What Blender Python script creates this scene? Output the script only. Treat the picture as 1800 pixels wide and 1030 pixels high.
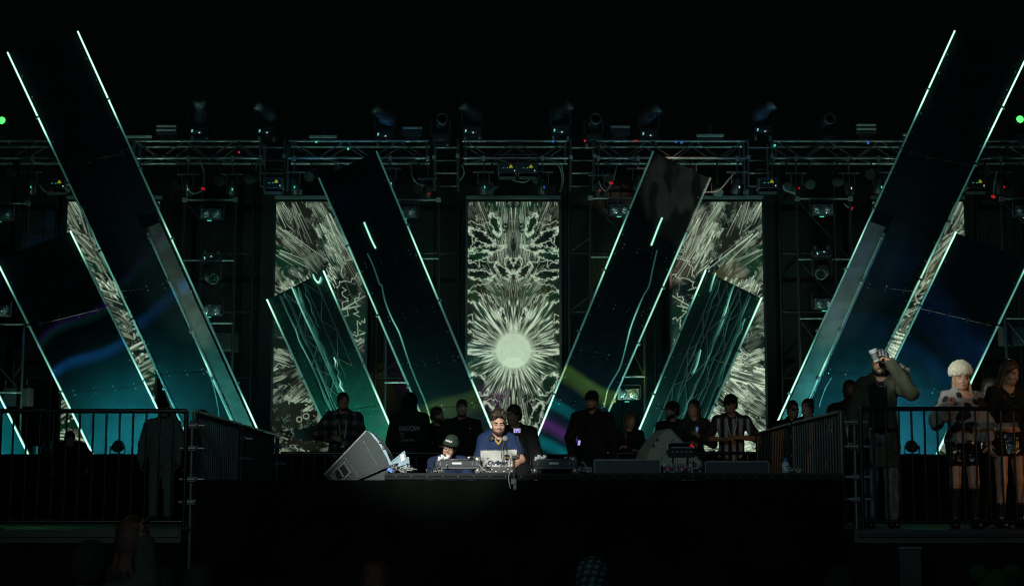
import bpy, math, random
import numpy as np
from mathutils import Vector, Matrix, Quaternion
from mathutils.bvhtree import BVHTree

for _o in list(bpy.data.objects):
    bpy.data.objects.remove(_o, do_unlink=True)
SC = bpy.context.scene
COL = SC.collection
R = math.radians
rng = random.Random(7)

# ------------------------------------------------------------------ camera
FPX = 2930.0                      # focal length in pixels of the 1800 px wide photograph
PITCH = math.atan(370.0 / FPX)
CAMZ = 2.0
cd = bpy.data.cameras.new('camera')
cd.sensor_width = 36.0
cd.sensor_fit = 'HORIZONTAL'
cd.lens = FPX / 1800.0 * 36.0
cd.clip_start = 0.1
cd.clip_end = 3000.0
cam = bpy.data.objects.new('camera', cd)
cam.location = (0, 0, CAMZ)
cam.rotation_euler = (math.pi / 2 + PITCH, 0, 0)
COL.objects.link(cam)
SC.camera = cam

# ------------------------------------------------------------------ night sky
world = bpy.data.worlds.new('World')
SC.world = world
world.use_nodes = True
_nt = world.node_tree
_bg = _nt.nodes['Background']
_sky = _nt.nodes.new('ShaderNodeTexSky')
_sky.sky_type = 'NISHITA'
_sky.sun_disc = False
_sky.sun_elevation = R(-8)
_sky.sun_rotation = R(200)
_mix = _nt.nodes.new('ShaderNodeMixRGB')
_mix.blend_type = 'ADD'
_mix.inputs[0].default_value = 1.0
_mix.inputs[2].default_value = (0.010, 0.026, 0.020, 1)
_nt.links.new(_sky.outputs[0], _mix.inputs[1])
_nt.links.new(_mix.outputs[0], _bg.inputs['Color'])
_bg.inputs['Strength'].default_value = 0.05

SC.view_settings.view_transform = 'Standard'
SC.view_settings.look = 'None'
SC.view_settings.exposure = 0.0
SC.view_settings.gamma = 1.0
SC.cycles.use_denoising = True
SC.cycles.max_bounces = 6
SC.cycles.diffuse_bounces = 2
SC.cycles.glossy_bounces = 4
SC.cycles.transmission_bounces = 3
SC.cycles.volume_bounces = 0
SC.cycles.sample_clamp_indirect = 2.0
SC.cycles.caustics_reflective = False
SC.cycles.caustics_refractive = False
SC.cycles.filter_width = 1.2


def spot(name, loc, target, energy, color, size_deg, blend=0.4, radius=0.08, parent=None):
    l = bpy.data.lights.new(name, 'SPOT')
    l.energy = energy
    l.color = color
    l.spot_size = R(size_deg)
    l.spot_blend = blend
    l.shadow_soft_size = radius
    o = bpy.data.objects.new(name, l)
    o.location = loc
    o.rotation_euler = (Vector(target) - Vector(loc)).to_track_quat('-Z', 'Y').to_euler()
    COL.objects.link(o)
    if parent is not None:
        o.parent = parent
        o.matrix_parent_inverse = Matrix.Translation(-Vector(parent.location))
    return o


# one follow spot from the front-of-house tower lights the performer and the gear around him
KEY = spot('follow_spot', (-4.6, -3.0, 8.6), (-0.60, 15.7, 2.78), 22000, (0.98, 0.97, 0.90), 7.0, 0.7, 0.06)
# added broad, dim frontal fill lamp, and an amber lamp far off to the right
FILL = spot('added_front_fill', (-5.2, -6.0, 8.6), (0.3, 15.6, 2.3), 1100, (0.80, 1.0, 0.88), 34, 0.9, 0.3)
AMBER = spot('amber_house_lamp', (13.0, 6.0, 4.5), (5.4, 15.9, 2.6), 900, (1.0, 0.50, 0.20), 14, 0.9, 0.15)
SHEEN = spot('added_blue_fill', (0.5, -8.0, 9.5), (0.0, 24.6, 5.6), 900, (0.30, 0.66, 0.90), 44, 0.6, 0.4)  # unseen lamp added to lift the mirror panels with blue
SIDE = spot('side_spill', (-7.5, -2.0, 8.8), (3.86, 15.8, 3.36), 21000, (0.96, 1.0, 0.86), 2.5, 1.0, 0.05)


# ------------------------------------------------------------------ pixel -> place
def P(px, py, Y):
    u = (px - 900.0) / FPX
    v = (515.0 - py) / FPX
    c, s = math.cos(PITCH), math.sin(PITCH)
    dy = c - v * s
    dz = s + v * c
    k = Y / dy
    return Vector((u * k, Y, CAMZ + dz * k))


def PPL(px, py, p0, n):
    """the pixel's ray met with a plane through p0 with normal n"""
    u = (px - 900.0) / FPX
    v = (515.0 - py) / FPX
    c, s = math.cos(PITCH), math.sin(PITCH)
    d = Vector((u, c - v * s, s + v * c))
    o = Vector((0, 0, CAMZ))
    t = (p0 - o).dot(n) / d.dot(n)
    return o + d * t


# ------------------------------------------------------------------ materials
MATS = {}


def mat(name, col=(0.1, 0.1, 0.1), rough=0.6, metal=0.0, var=0.25, scale=8.0, bump=0.0, bscale=60.0, spec=0.5,
        emit=None, estr=0.0, attr=None, sheen=0.0, coat=0.0):
    if name in MATS:
        return MATS[name]
    m = bpy.data.materials.new(name)
    m.use_nodes = True
    nt = m.node_tree
    b = nt.nodes['Principled BSDF']
    b.inputs['Roughness'].default_value = rough
    b.inputs['Metallic'].default_value = metal
    b.inputs['Specular IOR Level'].default_value = spec
    if sheen:
        b.inputs['Sheen Weight'].default_value = sheen
    if coat:
        b.inputs['Coat Weight'].default_value = coat
    tc = nt.nodes.new('ShaderNodeTexCoord')
    n = nt.nodes.new('ShaderNodeTexNoise')
    n.inputs['Scale'].default_value = scale
    n.inputs['Detail'].default_value = 4
    nt.links.new(tc.outputs['Object'], n.inputs['Vector'])
    mx = nt.nodes.new('ShaderNodeMixRGB')
    mx.blend_type = 'MULTIPLY'
    mx.inputs[0].default_value = 1.0
    ramp = nt.nodes.new('ShaderNodeMapRange')
    ramp.inputs[1].default_value = 0.3
    ramp.inputs[2].default_value = 0.7
    ramp.inputs[3].default_value = 1.0 - var
    ramp.inputs[4].default_value = 1.0 + var * 0.6
    nt.links.new(n.outputs['Fac'], ramp.inputs[0])
    nt.links.new(ramp.outputs[0], mx.inputs[2])
    if attr:
        a = nt.nodes.new('ShaderNodeAttribute')
        a.attribute_name = attr
        nt.links.new(a.outputs['Color'], mx.inputs[1])
    else:
        mx.inputs[1].default_value = (*col, 1)
    nt.links.new(mx.outputs[0], b.inputs['Base Color'])
    rr = nt.nodes.new('ShaderNodeMapRange')
    rr.inputs[3].default_value = max(0.02, rough - 0.1)
    rr.inputs[4].default_value = min(1.0, rough + 0.1)
    nt.links.new(n.outputs['Fac'], rr.inputs[0])
    nt.links.new(rr.outputs[0], b.inputs['Roughness'])
    if bump:
        n2 = nt.nodes.new('ShaderNodeTexNoise')
        n2.inputs['Scale'].default_value = bscale
        n2.inputs['Detail'].default_value = 3
        nt.links.new(tc.outputs['Object'], n2.inputs['Vector'])
        bp = nt.nodes.new('ShaderNodeBump')
        bp.inputs['Strength'].default_value = bump
        bp.inputs['Distance'].default_value = 0.02
        nt.links.new(n2.outputs['Fac'], bp.inputs['Height'])
        nt.links.new(bp.outputs[0], b.inputs['Normal'])
    if emit is not None:
        b.inputs['Emission Color'].default_value = (*emit, 1)
        b.inputs['Emission Strength'].default_value = estr
    MATS[name] = m
    return m


M = {}
M['black_metal'] = mat('black_painted_metal', (0.018, 0.020, 0.020), 0.38, 0.0, 0.4, 20, 0.05, 80, 0.6)
M['bolt'] = mat('bright_bolt', (0.8, 0.82, 0.8), 0.3, 0.6, 0.1, 30)
M['rail_metal'] = mat('rail_metal', (0.016, 0.018, 0.018), 0.30, 0.35, 0.4, 14, 0.04, 90, 0.6)
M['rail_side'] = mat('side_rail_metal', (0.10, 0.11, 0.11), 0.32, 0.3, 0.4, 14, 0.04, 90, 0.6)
M['steel'] = mat('galvanised_steel', (0.36, 0.37, 0.36), 0.38, 0.6, 0.3, 30, 0.03, 60)
M['alu'] = mat('truss_aluminium', (0.50, 0.52, 0.52), 0.33, 0.6, 0.35, 9, 0.03, 70)
M['alu_dark'] = mat('dull_aluminium', (0.17, 0.18, 0.18), 0.45, 0.45, 0.4, 9, 0.03, 70)
M['plastic'] = mat('black_plastic', (0.022, 0.023, 0.024), 0.42, 0, 0.3, 25, 0.03, 120)
M['plastic_grey'] = mat('grey_plastic', (0.20, 0.21, 0.205), 0.45, 0, 0.3, 25, 0.03, 120)
M['drape'] = mat('black_drape', (0.0055, 0.0085, 0.0065), 0.95, 0, 0.35, 3, 0.2, 14, 0.02)
M['backdrop'] = mat('backdrop_cloth', (0.034, 0.032, 0.030), 0.9, 0, 0.22, 0.8, 0.15, 9, 0.2)
M['deck'] = mat('stage_deck_ply', (0.035, 0.034, 0.032), 0.6, 0, 0.4, 5, 0.1, 40)
M['ground'] = mat('trampled_ground', (0.030, 0.032, 0.028), 0.95, 0, 0.5, 0.7, 0.5, 6)
M['white'] = mat('white_paint', (0.75, 0.76, 0.74), 0.5, 0, 0.1, 30)
M['yellow'] = mat('warning_yellow', (0.75, 0.72, 0.04), 0.5, 0, 0.1, 30, emit=(0.8, 0.75, 0.02), estr=0.22)
M['red'] = mat('red_connector', (0.8, 0.03, 0.04), 0.4, 0, 0.1, 30, emit=(0.9, 0.02, 0.03), estr=0.35)
M['cable'] = mat('rubber_cable', (0.03, 0.032, 0.032), 0.5, 0, 0.2, 30)
M['cable_pale'] = mat('pale_cable', (0.35, 0.38, 0.36), 0.5, 0, 0.2, 30)
M['lens'] = mat('lens_glass', (0.02, 0.03, 0.03), 0.04, 0, 0.05, 5, spec=1.0, coat=1.0)
M['reflector'] = mat('blinder_reflector', (0.75, 0.78, 0.70), 0.22, 0.85, 0.3, 40, 0.3, 60)
M['speaker_paint'] = mat('textured_speaker_paint', (0.036, 0.052, 0.050), 0.62, 0, 0.15, 40, 0.35, 260)
M['speaker_olive'] = mat('olive_speaker_paint', (0.44, 0.45, 0.35), 0.6, 0, 0.15, 40, 0.35, 260)
M['grille'] = mat('speaker_grille', (0.17, 0.19, 0.19), 0.5, 0.4, 0.25, 200, 0.3, 320)
M['blue_plastic'] = mat('pale_blue_plastic', (0.20, 0.33, 0.40), 0.35, 0, 0.25, 12, 0.05, 30)
M['paper'] = mat('paper_label', (0.72, 0.74, 0.72), 0.8, 0, 0.1, 20)
M['skin'] = mat('skin_light', (0.50, 0.29, 0.20), 0.5, 0, 0.16, 18, 0.1, 120)
M['skin_tan'] = mat('skin_tan', (0.36, 0.20, 0.125), 0.5, 0, 0.16, 18, 0.1, 120)
M['hair_dark'] = mat('dark_hair', (0.016, 0.012, 0.010), 0.42, 0, 0.5, 60, 0.5, 140)
M['hair_brown'] = mat('brown_hair', (0.060, 0.032, 0.018), 0.42, 0, 0.5, 60, 0.5, 140)
M['hair_blond'] = mat('blond_hair', (0.42, 0.29, 0.15), 0.42, 0, 0.4, 60, 0.5, 140)

def hair_mat(name, col, dark=.35):
    m = bpy.data.materials.new(name)
    m.use_nodes = True
    nt = m.node_tree
    b = nt.nodes['Principled BSDF']
    b.inputs['Roughness'].default_value = .38
    tc = nt.nodes.new('ShaderNodeTexCoord')
    mp = nt.nodes.new('ShaderNodeMapping')
    mp.inputs['Scale'].default_value = (150, 150, 9)
    n = nt.nodes.new('ShaderNodeTexNoise')
    n.inputs['Scale'].default_value = 1.0
    n.inputs['Detail'].default_value = 3
    nt.links.new(tc.outputs['Object'], mp.inputs[0])
    nt.links.new(mp.outputs[0], n.inputs['Vector'])
    rp = nt.nodes.new('ShaderNodeValToRGB')
    rp.color_ramp.elements[0].position = .35
    rp.color_ramp.elements[0].color = (*[c * dark for c in col], 1)
    rp.color_ramp.elements[1].position = .65
    rp.color_ramp.elements[1].color = (*[min(1, c * 1.35) for c in col], 1)
    nt.links.new(n.outputs['Fac'], rp.inputs[0])
    nt.links.new(rp.outputs[0], b.inputs['Base Color'])
    bp = nt.nodes.new('ShaderNodeBump')
    bp.inputs['Strength'].default_value = .8
    bp.inputs['Distance'].default_value = .01
    nt.links.new(n.outputs['Fac'], bp.inputs['Height'])
    nt.links.new(bp.outputs[0], b.inputs['Normal'])
    return m


M['hair_brown'] = hair_mat('wavy_brown_hair', (.085, .045, .026))
M['hair_blond'] = hair_mat('long_blond_hair', (.48, .33, .17))
M['hair_dark'] = hair_mat('black_brown_hair', (.018, .013, .011))
M['fur_white'] = mat('cream_fur', (0.66, 0.62, 0.50), 0.9, 0, 0.25, 30, 0.4, 90, 0.1, sheen=0.3)
M['fur_grey'] = mat('grey_fur', (0.20, 0.21, 0.20), 0.9, 0, 0.6, 40, 0.4, 90, 0.1)
M['cloth_black'] = mat('black_cloth', (0.014, 0.015, 0.016), 0.9, 0, 0.3, 12, 0.25, 30, 0.15)
M['cloth_dark'] = mat('charcoal_cloth', (0.030, 0.033, 0.034), 0.9, 0, 0.3, 12, 0.25, 30, 0.15)
M['cloth_navy'] = mat('navy_cloth', (0.016, 0.030, 0.075), 0.8, 0, 0.3, 12, 0.25, 30, 0.2)
M['cloth_olive'] = mat('olive_canvas', (0.060, 0.064, 0.044), 0.88, 0, 0.3, 9, 0.3, 26, 0.2)
M['cloth_grey'] = mat('sage_grey_sweat_cloth', (0.16, 0.19, 0.155), 0.92, 0, 0.2, 9, 0.3, 26, 0.1)
M['denim'] = mat('washed_grey_denim', (0.13, 0.145, 0.155), 0.85, 0, 0.4, 14, 0.2, 60, 0.2)
M['vinyl'] = mat('shiny_black_vinyl', (0.012, 0.012, 0.013), 0.16, 0, 0.2, 18, 0.5, 26, 0.8)
M['leather'] = mat('black_leather', (0.013, 0.013, 0.014), 0.3, 0, 0.2, 18, 0.2, 40, 0.6)
M['vc_cloth'] = mat('printed_cloth', rough=0.75, var=0.12, scale=14, bump=0.25, bscale=28, attr='Col', spec=0.25)
M['eye'] = mat('eye_white', (0.6, 0.58, 0.55), 0.2, 0, 0.05, 20)
M['gold'] = mat('gold_trim', (0.75, 0.5, 0.1), 0.35, 0.8, 0.2, 20)
M['cap_green'] = mat('dark_green_cap', (0.030, 0.048, 0.036), 0.85, 0, 0.3, 14, 0.2, 50, 0.15)
M['red_cloth'] = mat('red_cap_brim', (0.55, 0.03, 0.04), 0.7, 0, 0.2, 14)
M['clear_cup'] = mat('clear_plastic_cup', (0.7, 0.74, 0.74), 0.12, 0, 0.1, 20, spec=0.7)
M['water'] = mat('bottle_plastic', (0.42, 0.52, 0.55), 0.12, 0, 0.15, 20, spec=0.7)
M['cap_blue'] = mat('blue_bottle_cap', (0.05, 0.2, 0.75), 0.4, 0, 0.1, 20)


def emat(name, col, strength):
    if name in MATS:
        return MATS[name]
    m = bpy.data.materials.new(name)
    m.use_nodes = True
    b = m.node_tree.nodes['Principled BSDF']
    b.inputs['Base Color'].default_value = (0.02, 0.02, 0.02, 1)
    b.inputs['Emission Color'].default_value = (*col, 1)
    b.inputs['Emission Strength'].default_value = strength
    MATS[name] = m
    return m


M['led_green'] = emat('green_lamp_lens', (0.07, 1.0, 0.11), 2.4)
M['led_white'] = emat('pale_indicator', (0.6, 1.0, 0.9), 0.9)
M['led_teal'] = emat('teal_indicator', (0.08, 0.8, 0.6), 0.9)
M['led_red'] = emat('red_indicator', (1.0, 0.02, 0.03), .5)
M['led_blue'] = emat('blue_indicator', (0.05, 0.2, 1.0), .6)
M['phone_glow'] = emat('lit_phone_screen', (0.50, 0.40, 0.95), 0.9)


def led_mat():
    m = bpy.data.materials.new('led_tube_glow')
    m.use_nodes = True
    nt = m.node_tree
    b = nt.nodes['Principled BSDF']
    b.inputs['Base Color'].default_value = (0.25, 0.3, 0.3, 1)
    b.inputs['Roughness'].default_value = 0.25
    a = nt.nodes.new('ShaderNodeAttribute')
    a.attribute_name = 'glow'
    rp = nt.nodes.new('ShaderNodeValToRGB')
    rp.color_ramp.elements[0].position = 0.0
    rp.color_ramp.elements[0].color = (0.03, 0.30, 0.24, 1)
    rp.color_ramp.elements[1].position = 0.9
    rp.color_ramp.elements[1].color = (0.50, 1.0, 0.70, 1)
    e = rp.color_ramp.elements.new(0.5)
    e.color = (0.22, 0.85, 0.64, 1)
    mp = nt.nodes.new('ShaderNodeMath')
    mp.operation = 'POWER'
    mp.inputs[1].default_value = 2.3
    mu = nt.nodes.new('ShaderNodeMath')
    mu.operation = 'MULTIPLY'
    mu.inputs[1].default_value = 1.75
    ad = nt.nodes.new('ShaderNodeMath')
    ad.operation = 'ADD'
    ad.inputs[1].default_value = 0.07
    nt.links.new(a.outputs['Fac'], rp.inputs[0])
    nt.links.new(a.outputs['Fac'], mp.inputs[0])
    nt.links.new(mp.outputs[0], mu.inputs[0])
    nt.links.new(mu.outputs[0], ad.inputs[0])
    nt.links.new(rp.outputs[0], b.inputs['Emission Color'])
    nt.links.new(ad.outputs[0], b.inputs['Emission Strength'])
    return m


M['led'] = led_mat()


def mirror_mat(name, tint=(0.30, 0.34, 0.36), film=0.20, wav=0.05, wscale=1.6, diff=(0.10, 0.17, 0.19)):
    """dark mirror foil under an added diffuse film that catches coloured light, a little wavy"""
    m = bpy.data.materials.new(name)
    m.use_nodes = True
    nt = m.node_tree
    out = nt.nodes['Material Output']
    b = nt.nodes['Principled BSDF']
    b.inputs['Metallic'].default_value = 1.0
    b.inputs['Base Color'].default_value = (*tint, 1)
    b.inputs['Roughness'].default_value = 0.045
    tc = nt.nodes.new('ShaderNodeTexCoord')
    n = nt.nodes.new('ShaderNodeTexNoise')
    n.inputs['Scale'].default_value = wscale
    n.inputs['Detail'].default_value = 1
    nt.links.new(tc.outputs['Object'], n.inputs['Vector'])
    bp = nt.nodes.new('ShaderNodeBump')
    bp.inputs['Strength'].default_value = wav
    bp.inputs['Distance'].default_value = 0.3
    nt.links.new(n.outputs['Fac'], bp.inputs['Height'])
    nt.links.new(bp.outputs[0], b.inputs['Normal'])
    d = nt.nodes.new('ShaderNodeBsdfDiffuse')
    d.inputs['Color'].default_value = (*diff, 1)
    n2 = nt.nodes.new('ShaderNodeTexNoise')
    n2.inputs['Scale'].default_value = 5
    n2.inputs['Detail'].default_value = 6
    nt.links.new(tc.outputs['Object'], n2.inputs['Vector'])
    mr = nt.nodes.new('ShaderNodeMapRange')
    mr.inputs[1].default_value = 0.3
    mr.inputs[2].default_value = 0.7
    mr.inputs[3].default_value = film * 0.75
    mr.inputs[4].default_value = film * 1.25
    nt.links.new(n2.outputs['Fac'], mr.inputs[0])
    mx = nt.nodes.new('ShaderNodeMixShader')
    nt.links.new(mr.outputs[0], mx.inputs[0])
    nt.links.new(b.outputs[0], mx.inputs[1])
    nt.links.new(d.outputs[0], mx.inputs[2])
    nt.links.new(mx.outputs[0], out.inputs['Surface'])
    return m


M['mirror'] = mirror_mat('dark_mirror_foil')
M['mirror_teal'] = mirror_mat('teal_lit_mirror', (.30, .38, .36), .24, .05, 1.6, (.20, .46, .38))  # teal glow of the short panels put into the film colour
M['mirror_plain'] = mirror_mat('reflection_strip_foil', (0.42, 0.46, 0.44), 0.5, 0.03, 4.0, (0.42, 0.47, 0.42))  # bright reflection on the tall panels put into this pale colour


# ------------------------------------------------------------------ objects and tags
def tag(o, label=None, cat=None, group=None, kind=None):
    if label:
        o['label'] = label
    if cat:
        o['category'] = cat
    if group:
        o['group'] = group
    if kind:
        o['kind'] = kind
    return o


def thing(name, label, cat, loc=(0, 0, 0), group=None, rotz=0.0, scale=1.0):
    o = bpy.data.objects.new(name, None)
    o.empty_display_size = 0.2
    o.location = loc
    o.rotation_euler = (0, 0, rotz)
    o.scale = (scale, scale, scale)
    COL.objects.link(o)
    return tag(o, label, cat, group)


def child(o, parent):
    """world-built object o becomes a part of parent (a parent that is only translated)"""
    if parent is not None:
        o.parent = parent
        w = Vector((0, 0, 0))
        q = parent
        while q is not None:
            w += q.location
            q = q.parent
        o.location = Vector(o.location) - w
    return o


SHARED = {}


def shared(kind, mt):
    key = (kind, mt.name)
    if key in SHARED:
        return SHARED[key]
    if kind == 'rod':
        n = 10
        vs = [(math.cos(2 * math.pi * i / n), math.sin(2 * math.pi * i / n), z) for z in (0, 1) for i in range(n)]
        fs = [(i, (i + 1) % n, n + (i + 1) % n, n + i) for i in range(n)] + [tuple(range(n - 1, -1, -1)), tuple(range(n, 2 * n))]
    elif kind == 'slab':
        # unit box with a small chamfer
        c = 0.46
        h = 0.5
        vs, fs = [], []
        for sx in (-1, 1):
            for sy in (-1, 1):
                for sz in (-1, 1):
                    vs += [(sx * h, sy * c, sz * c), (sx * c, sy * h, sz * c), (sx * c, sy * c, sz * h)]
        import bmesh
        bm = bmesh.new()
        for v in vs:
            bm.verts.new(v)
        bmesh.ops.convex_hull(bm, input=bm.verts)
        me = bpy.data.meshes.new('slab')
        bm.to_mesh(me)
        bm.free()
        me.materials.append(mt)
        SHARED[key] = me
        return me
    elif kind == 'box':
        vs = [(x, y, z) for x in (-.5, .5) for y in (-.5, .5) for z in (-.5, .5)]
        fs = [(0, 1, 3, 2), (4, 6, 7, 5), (0, 4, 5, 1), (2, 3, 7, 6), (0, 2, 6, 4), (1, 5, 7, 3)]
    elif kind == 'ball':
        vs, fs = [], []
        nu, nv = 10, 6
        for j in range(nv + 1):
            a = math.pi * j / nv
            for i in range(nu):
                t = 2 * math.pi * i / nu
                vs.append((math.sin(a) * math.cos(t), math.sin(a) * math.sin(t), math.cos(a)))
        for j in range(nv):
            for i in range(nu):
                fs.append((j * nu + i, (j + 1) * nu + i, (j + 1) * nu + (i + 1) % nu, j * nu + (i + 1) % nu))
    me = bpy.data.meshes.new(kind)
    me.from_pydata(vs, [], fs)
    me.materials.append(mt)
    if kind in ('rod', 'ball'):
        for p in me.polygons:
            p.use_smooth = len(p.vertices) == 4
    me.update()
    SHARED[key] = me
    return me


def rod(name, a, b, r, mt, parent=None, r2=None):
    a, b = Vector(a), Vector(b)
    o = bpy.data.objects.new(name, shared('rod', mt))
    d = b - a
    o.location = a
    o.rotation_mode = 'QUATERNION'
    o.rotation_quaternion = d.to_track_quat('Z', 'Y')
    o.scale = (r, r2 or r, max(d.length, 1e-4))
    COL.objects.link(o)
    return child(o, parent)


def slab(name, c, size, mt, parent=None, rot=(0, 0, 0), kind='slab'):
    o = bpy.data.objects.new(name, shared(kind, mt))
    o.location = c
    o.scale = size
    o.rotation_euler = rot
    COL.objects.link(o)
    return child(o, parent)


def ball(name, c, r, mt, parent=None):
    o = bpy.data.objects.new(name, shared('ball', mt))
    o.location = c
    o.scale = (r, r, r) if not isinstance(r, (tuple, list)) else r
    COL.objects.link(o)
    return child(o, parent)


def obj(name, vs, fs, mt, parent=None, smooth=False, origin=None):
    me = bpy.data.meshes.new(name)
    vs = [Vector(v) for v in vs]
    if origin is None:
        origin = sum(vs, Vector()) / len(vs)
    me.from_pydata([tuple(v - origin) for v in vs], [], fs)
    me.materials.append(mt)
    if smooth:
        for p in me.polygons:
            p.use_smooth = True
    me.update()
    o = bpy.data.objects.new(name, me)
    o.location = origin
    COL.objects.link(o)
    return child(o, parent)


def prism(name, poly, off, mt, parent=None):
    """closed polygon (3-D points) extruded by the vector off"""
    n = len(poly)
    off = Vector(off)
    vs = [Vector(p) for p in poly] + [Vector(p) + off for p in poly]
    fs = [tuple(range(n)), tuple(range(2 * n - 1, n - 1, -1))] + [(i, n + i, n + (i + 1) % n, (i + 1) % n) for i in range(n)]
    o = obj(name, vs, fs, mt, parent)
    import bmesh
    bm = bmesh.new()
    bm.from_mesh(o.data)
    bmesh.ops.recalc_face_normals(bm, faces=bm.faces)
    bm.to_mesh(o.data)
    bm.free()
    return o


def tube(name, pts, r, mt, parent=None, sub=4, n=6):
    """smooth tube along a polyline"""
    pts = [Vector(p) for p in pts]
    line = []
    for i in range(len(pts) - 1):
        p0 = pts[max(i - 1, 0)]
        p1, p2 = pts[i], pts[i + 1]
        p3 = pts[min(i + 2, len(pts) - 1)]
        for k in range(sub):
            t = k / sub
            line.append(0.5 * ((2 * p1) + (p2 - p0) * t + (2 * p0 - 5 * p1 + 4 * p2 - p3) * t * t + (3 * p1 - p0 - 3 * p2 + p3) * t ** 3))
    line.append(pts[-1])
    vs, fs = [], []
    up = Vector((0.13, 0.31, 0.94))
    for i, p in enumerate(line):
        d = (line[min(i + 1, len(line) - 1)] - line[max(i - 1, 0)]).normalized()
        s = d.cross(up)
        if s.length < 1e-3:
            s = d.cross(Vector((1, 0, 0)))
        s.normalize()
        w = s.cross(d)
        for k in range(n):
            a = 2 * math.pi * k / n
            vs.append(p + (s * math.cos(a) + w * math.sin(a)) * r)
    for i in range(len(line) - 1):
        for k in range(n):
            fs.append((i * n + k, i * n + (k + 1) % n, (i + 1) * n + (k + 1) % n, (i + 1) * n + k))
    return obj(name, vs, fs, mt, parent, smooth=True)


def lathe(name, prof, c, axis, mt, parent=None, n=20):
    """profile [(radius, height)] turned round axis at c"""
    q = Vector(axis).to_track_quat('Z', 'Y')
    vs, fs = [], []
    for r, h in prof:
        for i in range(n):
            a = 2 * math.pi * i / n
            vs.append(Vector(c) + q @ Vector((r * math.cos(a), r * math.sin(a), h)))
    m_ = len(prof)
    for j in range(m_ - 1):
        for i in range(n):
            fs.append((j * n + i, j * n + (i + 1) % n, (j + 1) * n + (i + 1) % n, (j + 1) * n + i))
    fs.append(tuple(range(n - 1, -1, -1)))
    fs.append(tuple(range((m_ - 1) * n, m_ * n)))
    o = obj(name, vs, fs, mt, parent, smooth=False)
    for p in o.data.polygons:
        p.use_smooth = len(p.vertices) == 4
    return o


def sheet_xz(name, x0, x1, z0, z1, y, mt, parent=None, thick=0.03, kind=None):
    o = slab(name, ((x0 + x1) / 2, y + thick / 2, (z0 + z1) / 2), (x1 - x0, thick, z1 - z0), mt, parent, kind='box')
    if kind:
        o['kind'] = kind
    return o


def struct(name, x0, x1, y0, y1, z0, z1, mt):
    o = slab(name, ((x0 + x1) / 2, (y0 + y1) / 2, (z0 + z1) / 2), (x1 - x0, y1 - y0, z1 - z0), mt, kind='box')
    o['kind'] = 'structure'
    return o


def text_mesh(s, size, shear=0.0, extrude=0.0, bold=0.0, align='CENTER'):
    cu = bpy.data.curves.new('lettering', 'FONT')
    cu.body = s
    cu.size = size
    cu.shear = shear
    cu.extrude = extrude
    cu.offset = bold
    cu.align_x = align
    cu.resolution_u = 3
    o = bpy.data.objects.new('lettering', cu)
    COL.objects.link(o)
    dg = bpy.context.evaluated_depsgraph_get()
    me = bpy.data.meshes.new_from_object(o.evaluated_get(dg))
    bpy.data.objects.remove(o, do_unlink=True)
    return me

# ------------------------------------------------------------------ ground, decks and risers
PLAT = 1.77          # side and rear platform floor
PIT = 1.33           # floor the performer stands on
RISER = 2.66         # riser that carries the leaning mirror panels
YF = 15.2            # front line of the platforms
XL, XR = -2.93, 2.93
g = slab('ground', (0, 40, -0.05), (240, 240, 0.1), M['ground'], kind='box')
g['kind'] = 'structure'
struct('stage_deck_left', -11.0, XL - 0.06, YF, 20.5, PLAT - 0.12, PLAT, M['deck'])
struct('stage_deck_right', XR + 0.16, 11.0, YF, 20.5, PLAT - 0.12, PLAT, M['deck'])
struct('stage_deck_centre', XL - 0.05, XR + 0.15, YF + 0.1, 20.496, PIT - 0.12, PIT, M['deck'])
struct('stage_deck_step', -1.2, 1.6, 19.2, 20.49, PIT, 1.5, M['deck'])
struct('stage_deck_rear', -11.0, 11.0, 20.5, 22.4, PLAT - 0.116, PLAT + 0.004, M['deck'])
struct('stage_riser_deck', -13.0, 13.0, 22.42, 29.5, RISER - 0.12, RISER, M['deck'])


def skirt(name, x0, x1, z0, z1, y, label, folds=0.16, amp=0.012, mt=None, seed=1):
    r = random.Random(seed)
    nx = max(8, int((x1 - x0) / 0.03))
    nz = 8
    vs, fs = [], []
    ph = [r.uniform(0, 6.28) for _ in range(6)]
    for j in range(nz + 1):
        t = j / nz
        for i in range(nx + 1):
            x = x0 + (x1 - x0) * i / nx
            d = math.sin(x / folds * 6.28 + ph[0] + 0.6 * math.sin(x * 2.1 + ph[1])) * 0.6 + 0.4 * math.sin(x / folds * 3.1 + ph[2] + t * 1.1)
            vs.append((x, y - amp * d * (0.25 + 0.75 * t), z1 + (z0 - z1) * t))
    for j in range(nz):
        for i in range(nx):
            a = j * (nx + 1) + i
            fs.append((a, a + nx + 1, a + nx + 2, a + 1))
    o = obj(name, vs, fs, mt or M['drape'], smooth=True)
    tag(o, label, 'drape')
    return o


skirt('stage_skirt', -11.0, XL - 0.02, 0.0, PLAT - 0.12, YF + 0.02, 'black skirt hanging below the left railing platform', 0.22, 0.02, seed=2)
skirt('stage_skirt', XR + 0.12, 11.0, 0.0, PLAT - 0.12, YF + 0.02, 'black skirt hanging below the right railing platform', 0.22, 0.02, seed=3)
skirt('riser_skirt', -12.9, 12.9, PLAT, RISER - 0.02, 22.4, 'long black skirt of the rear riser below the mirror panels', 0.2, 0.02, seed=4)

# deck edge trim of the two platforms: a pale aluminium strip the light catches
for sx, lab in ((-1, 'left'), (1, 'right')):
    xa, xb = (-11.0, XL - 0.08) if sx < 0 else (XR + 0.2, 11.0)
    o = slab('deck_edge_trim', ((xa + xb) / 2, YF - 0.012, PLAT - 0.05), (xb - xa, 0.02, 0.035), M['plastic'], kind='box')
    tag(o, f'thin metal trim along the front edge of the {lab} platform floor', 'trim')

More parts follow.
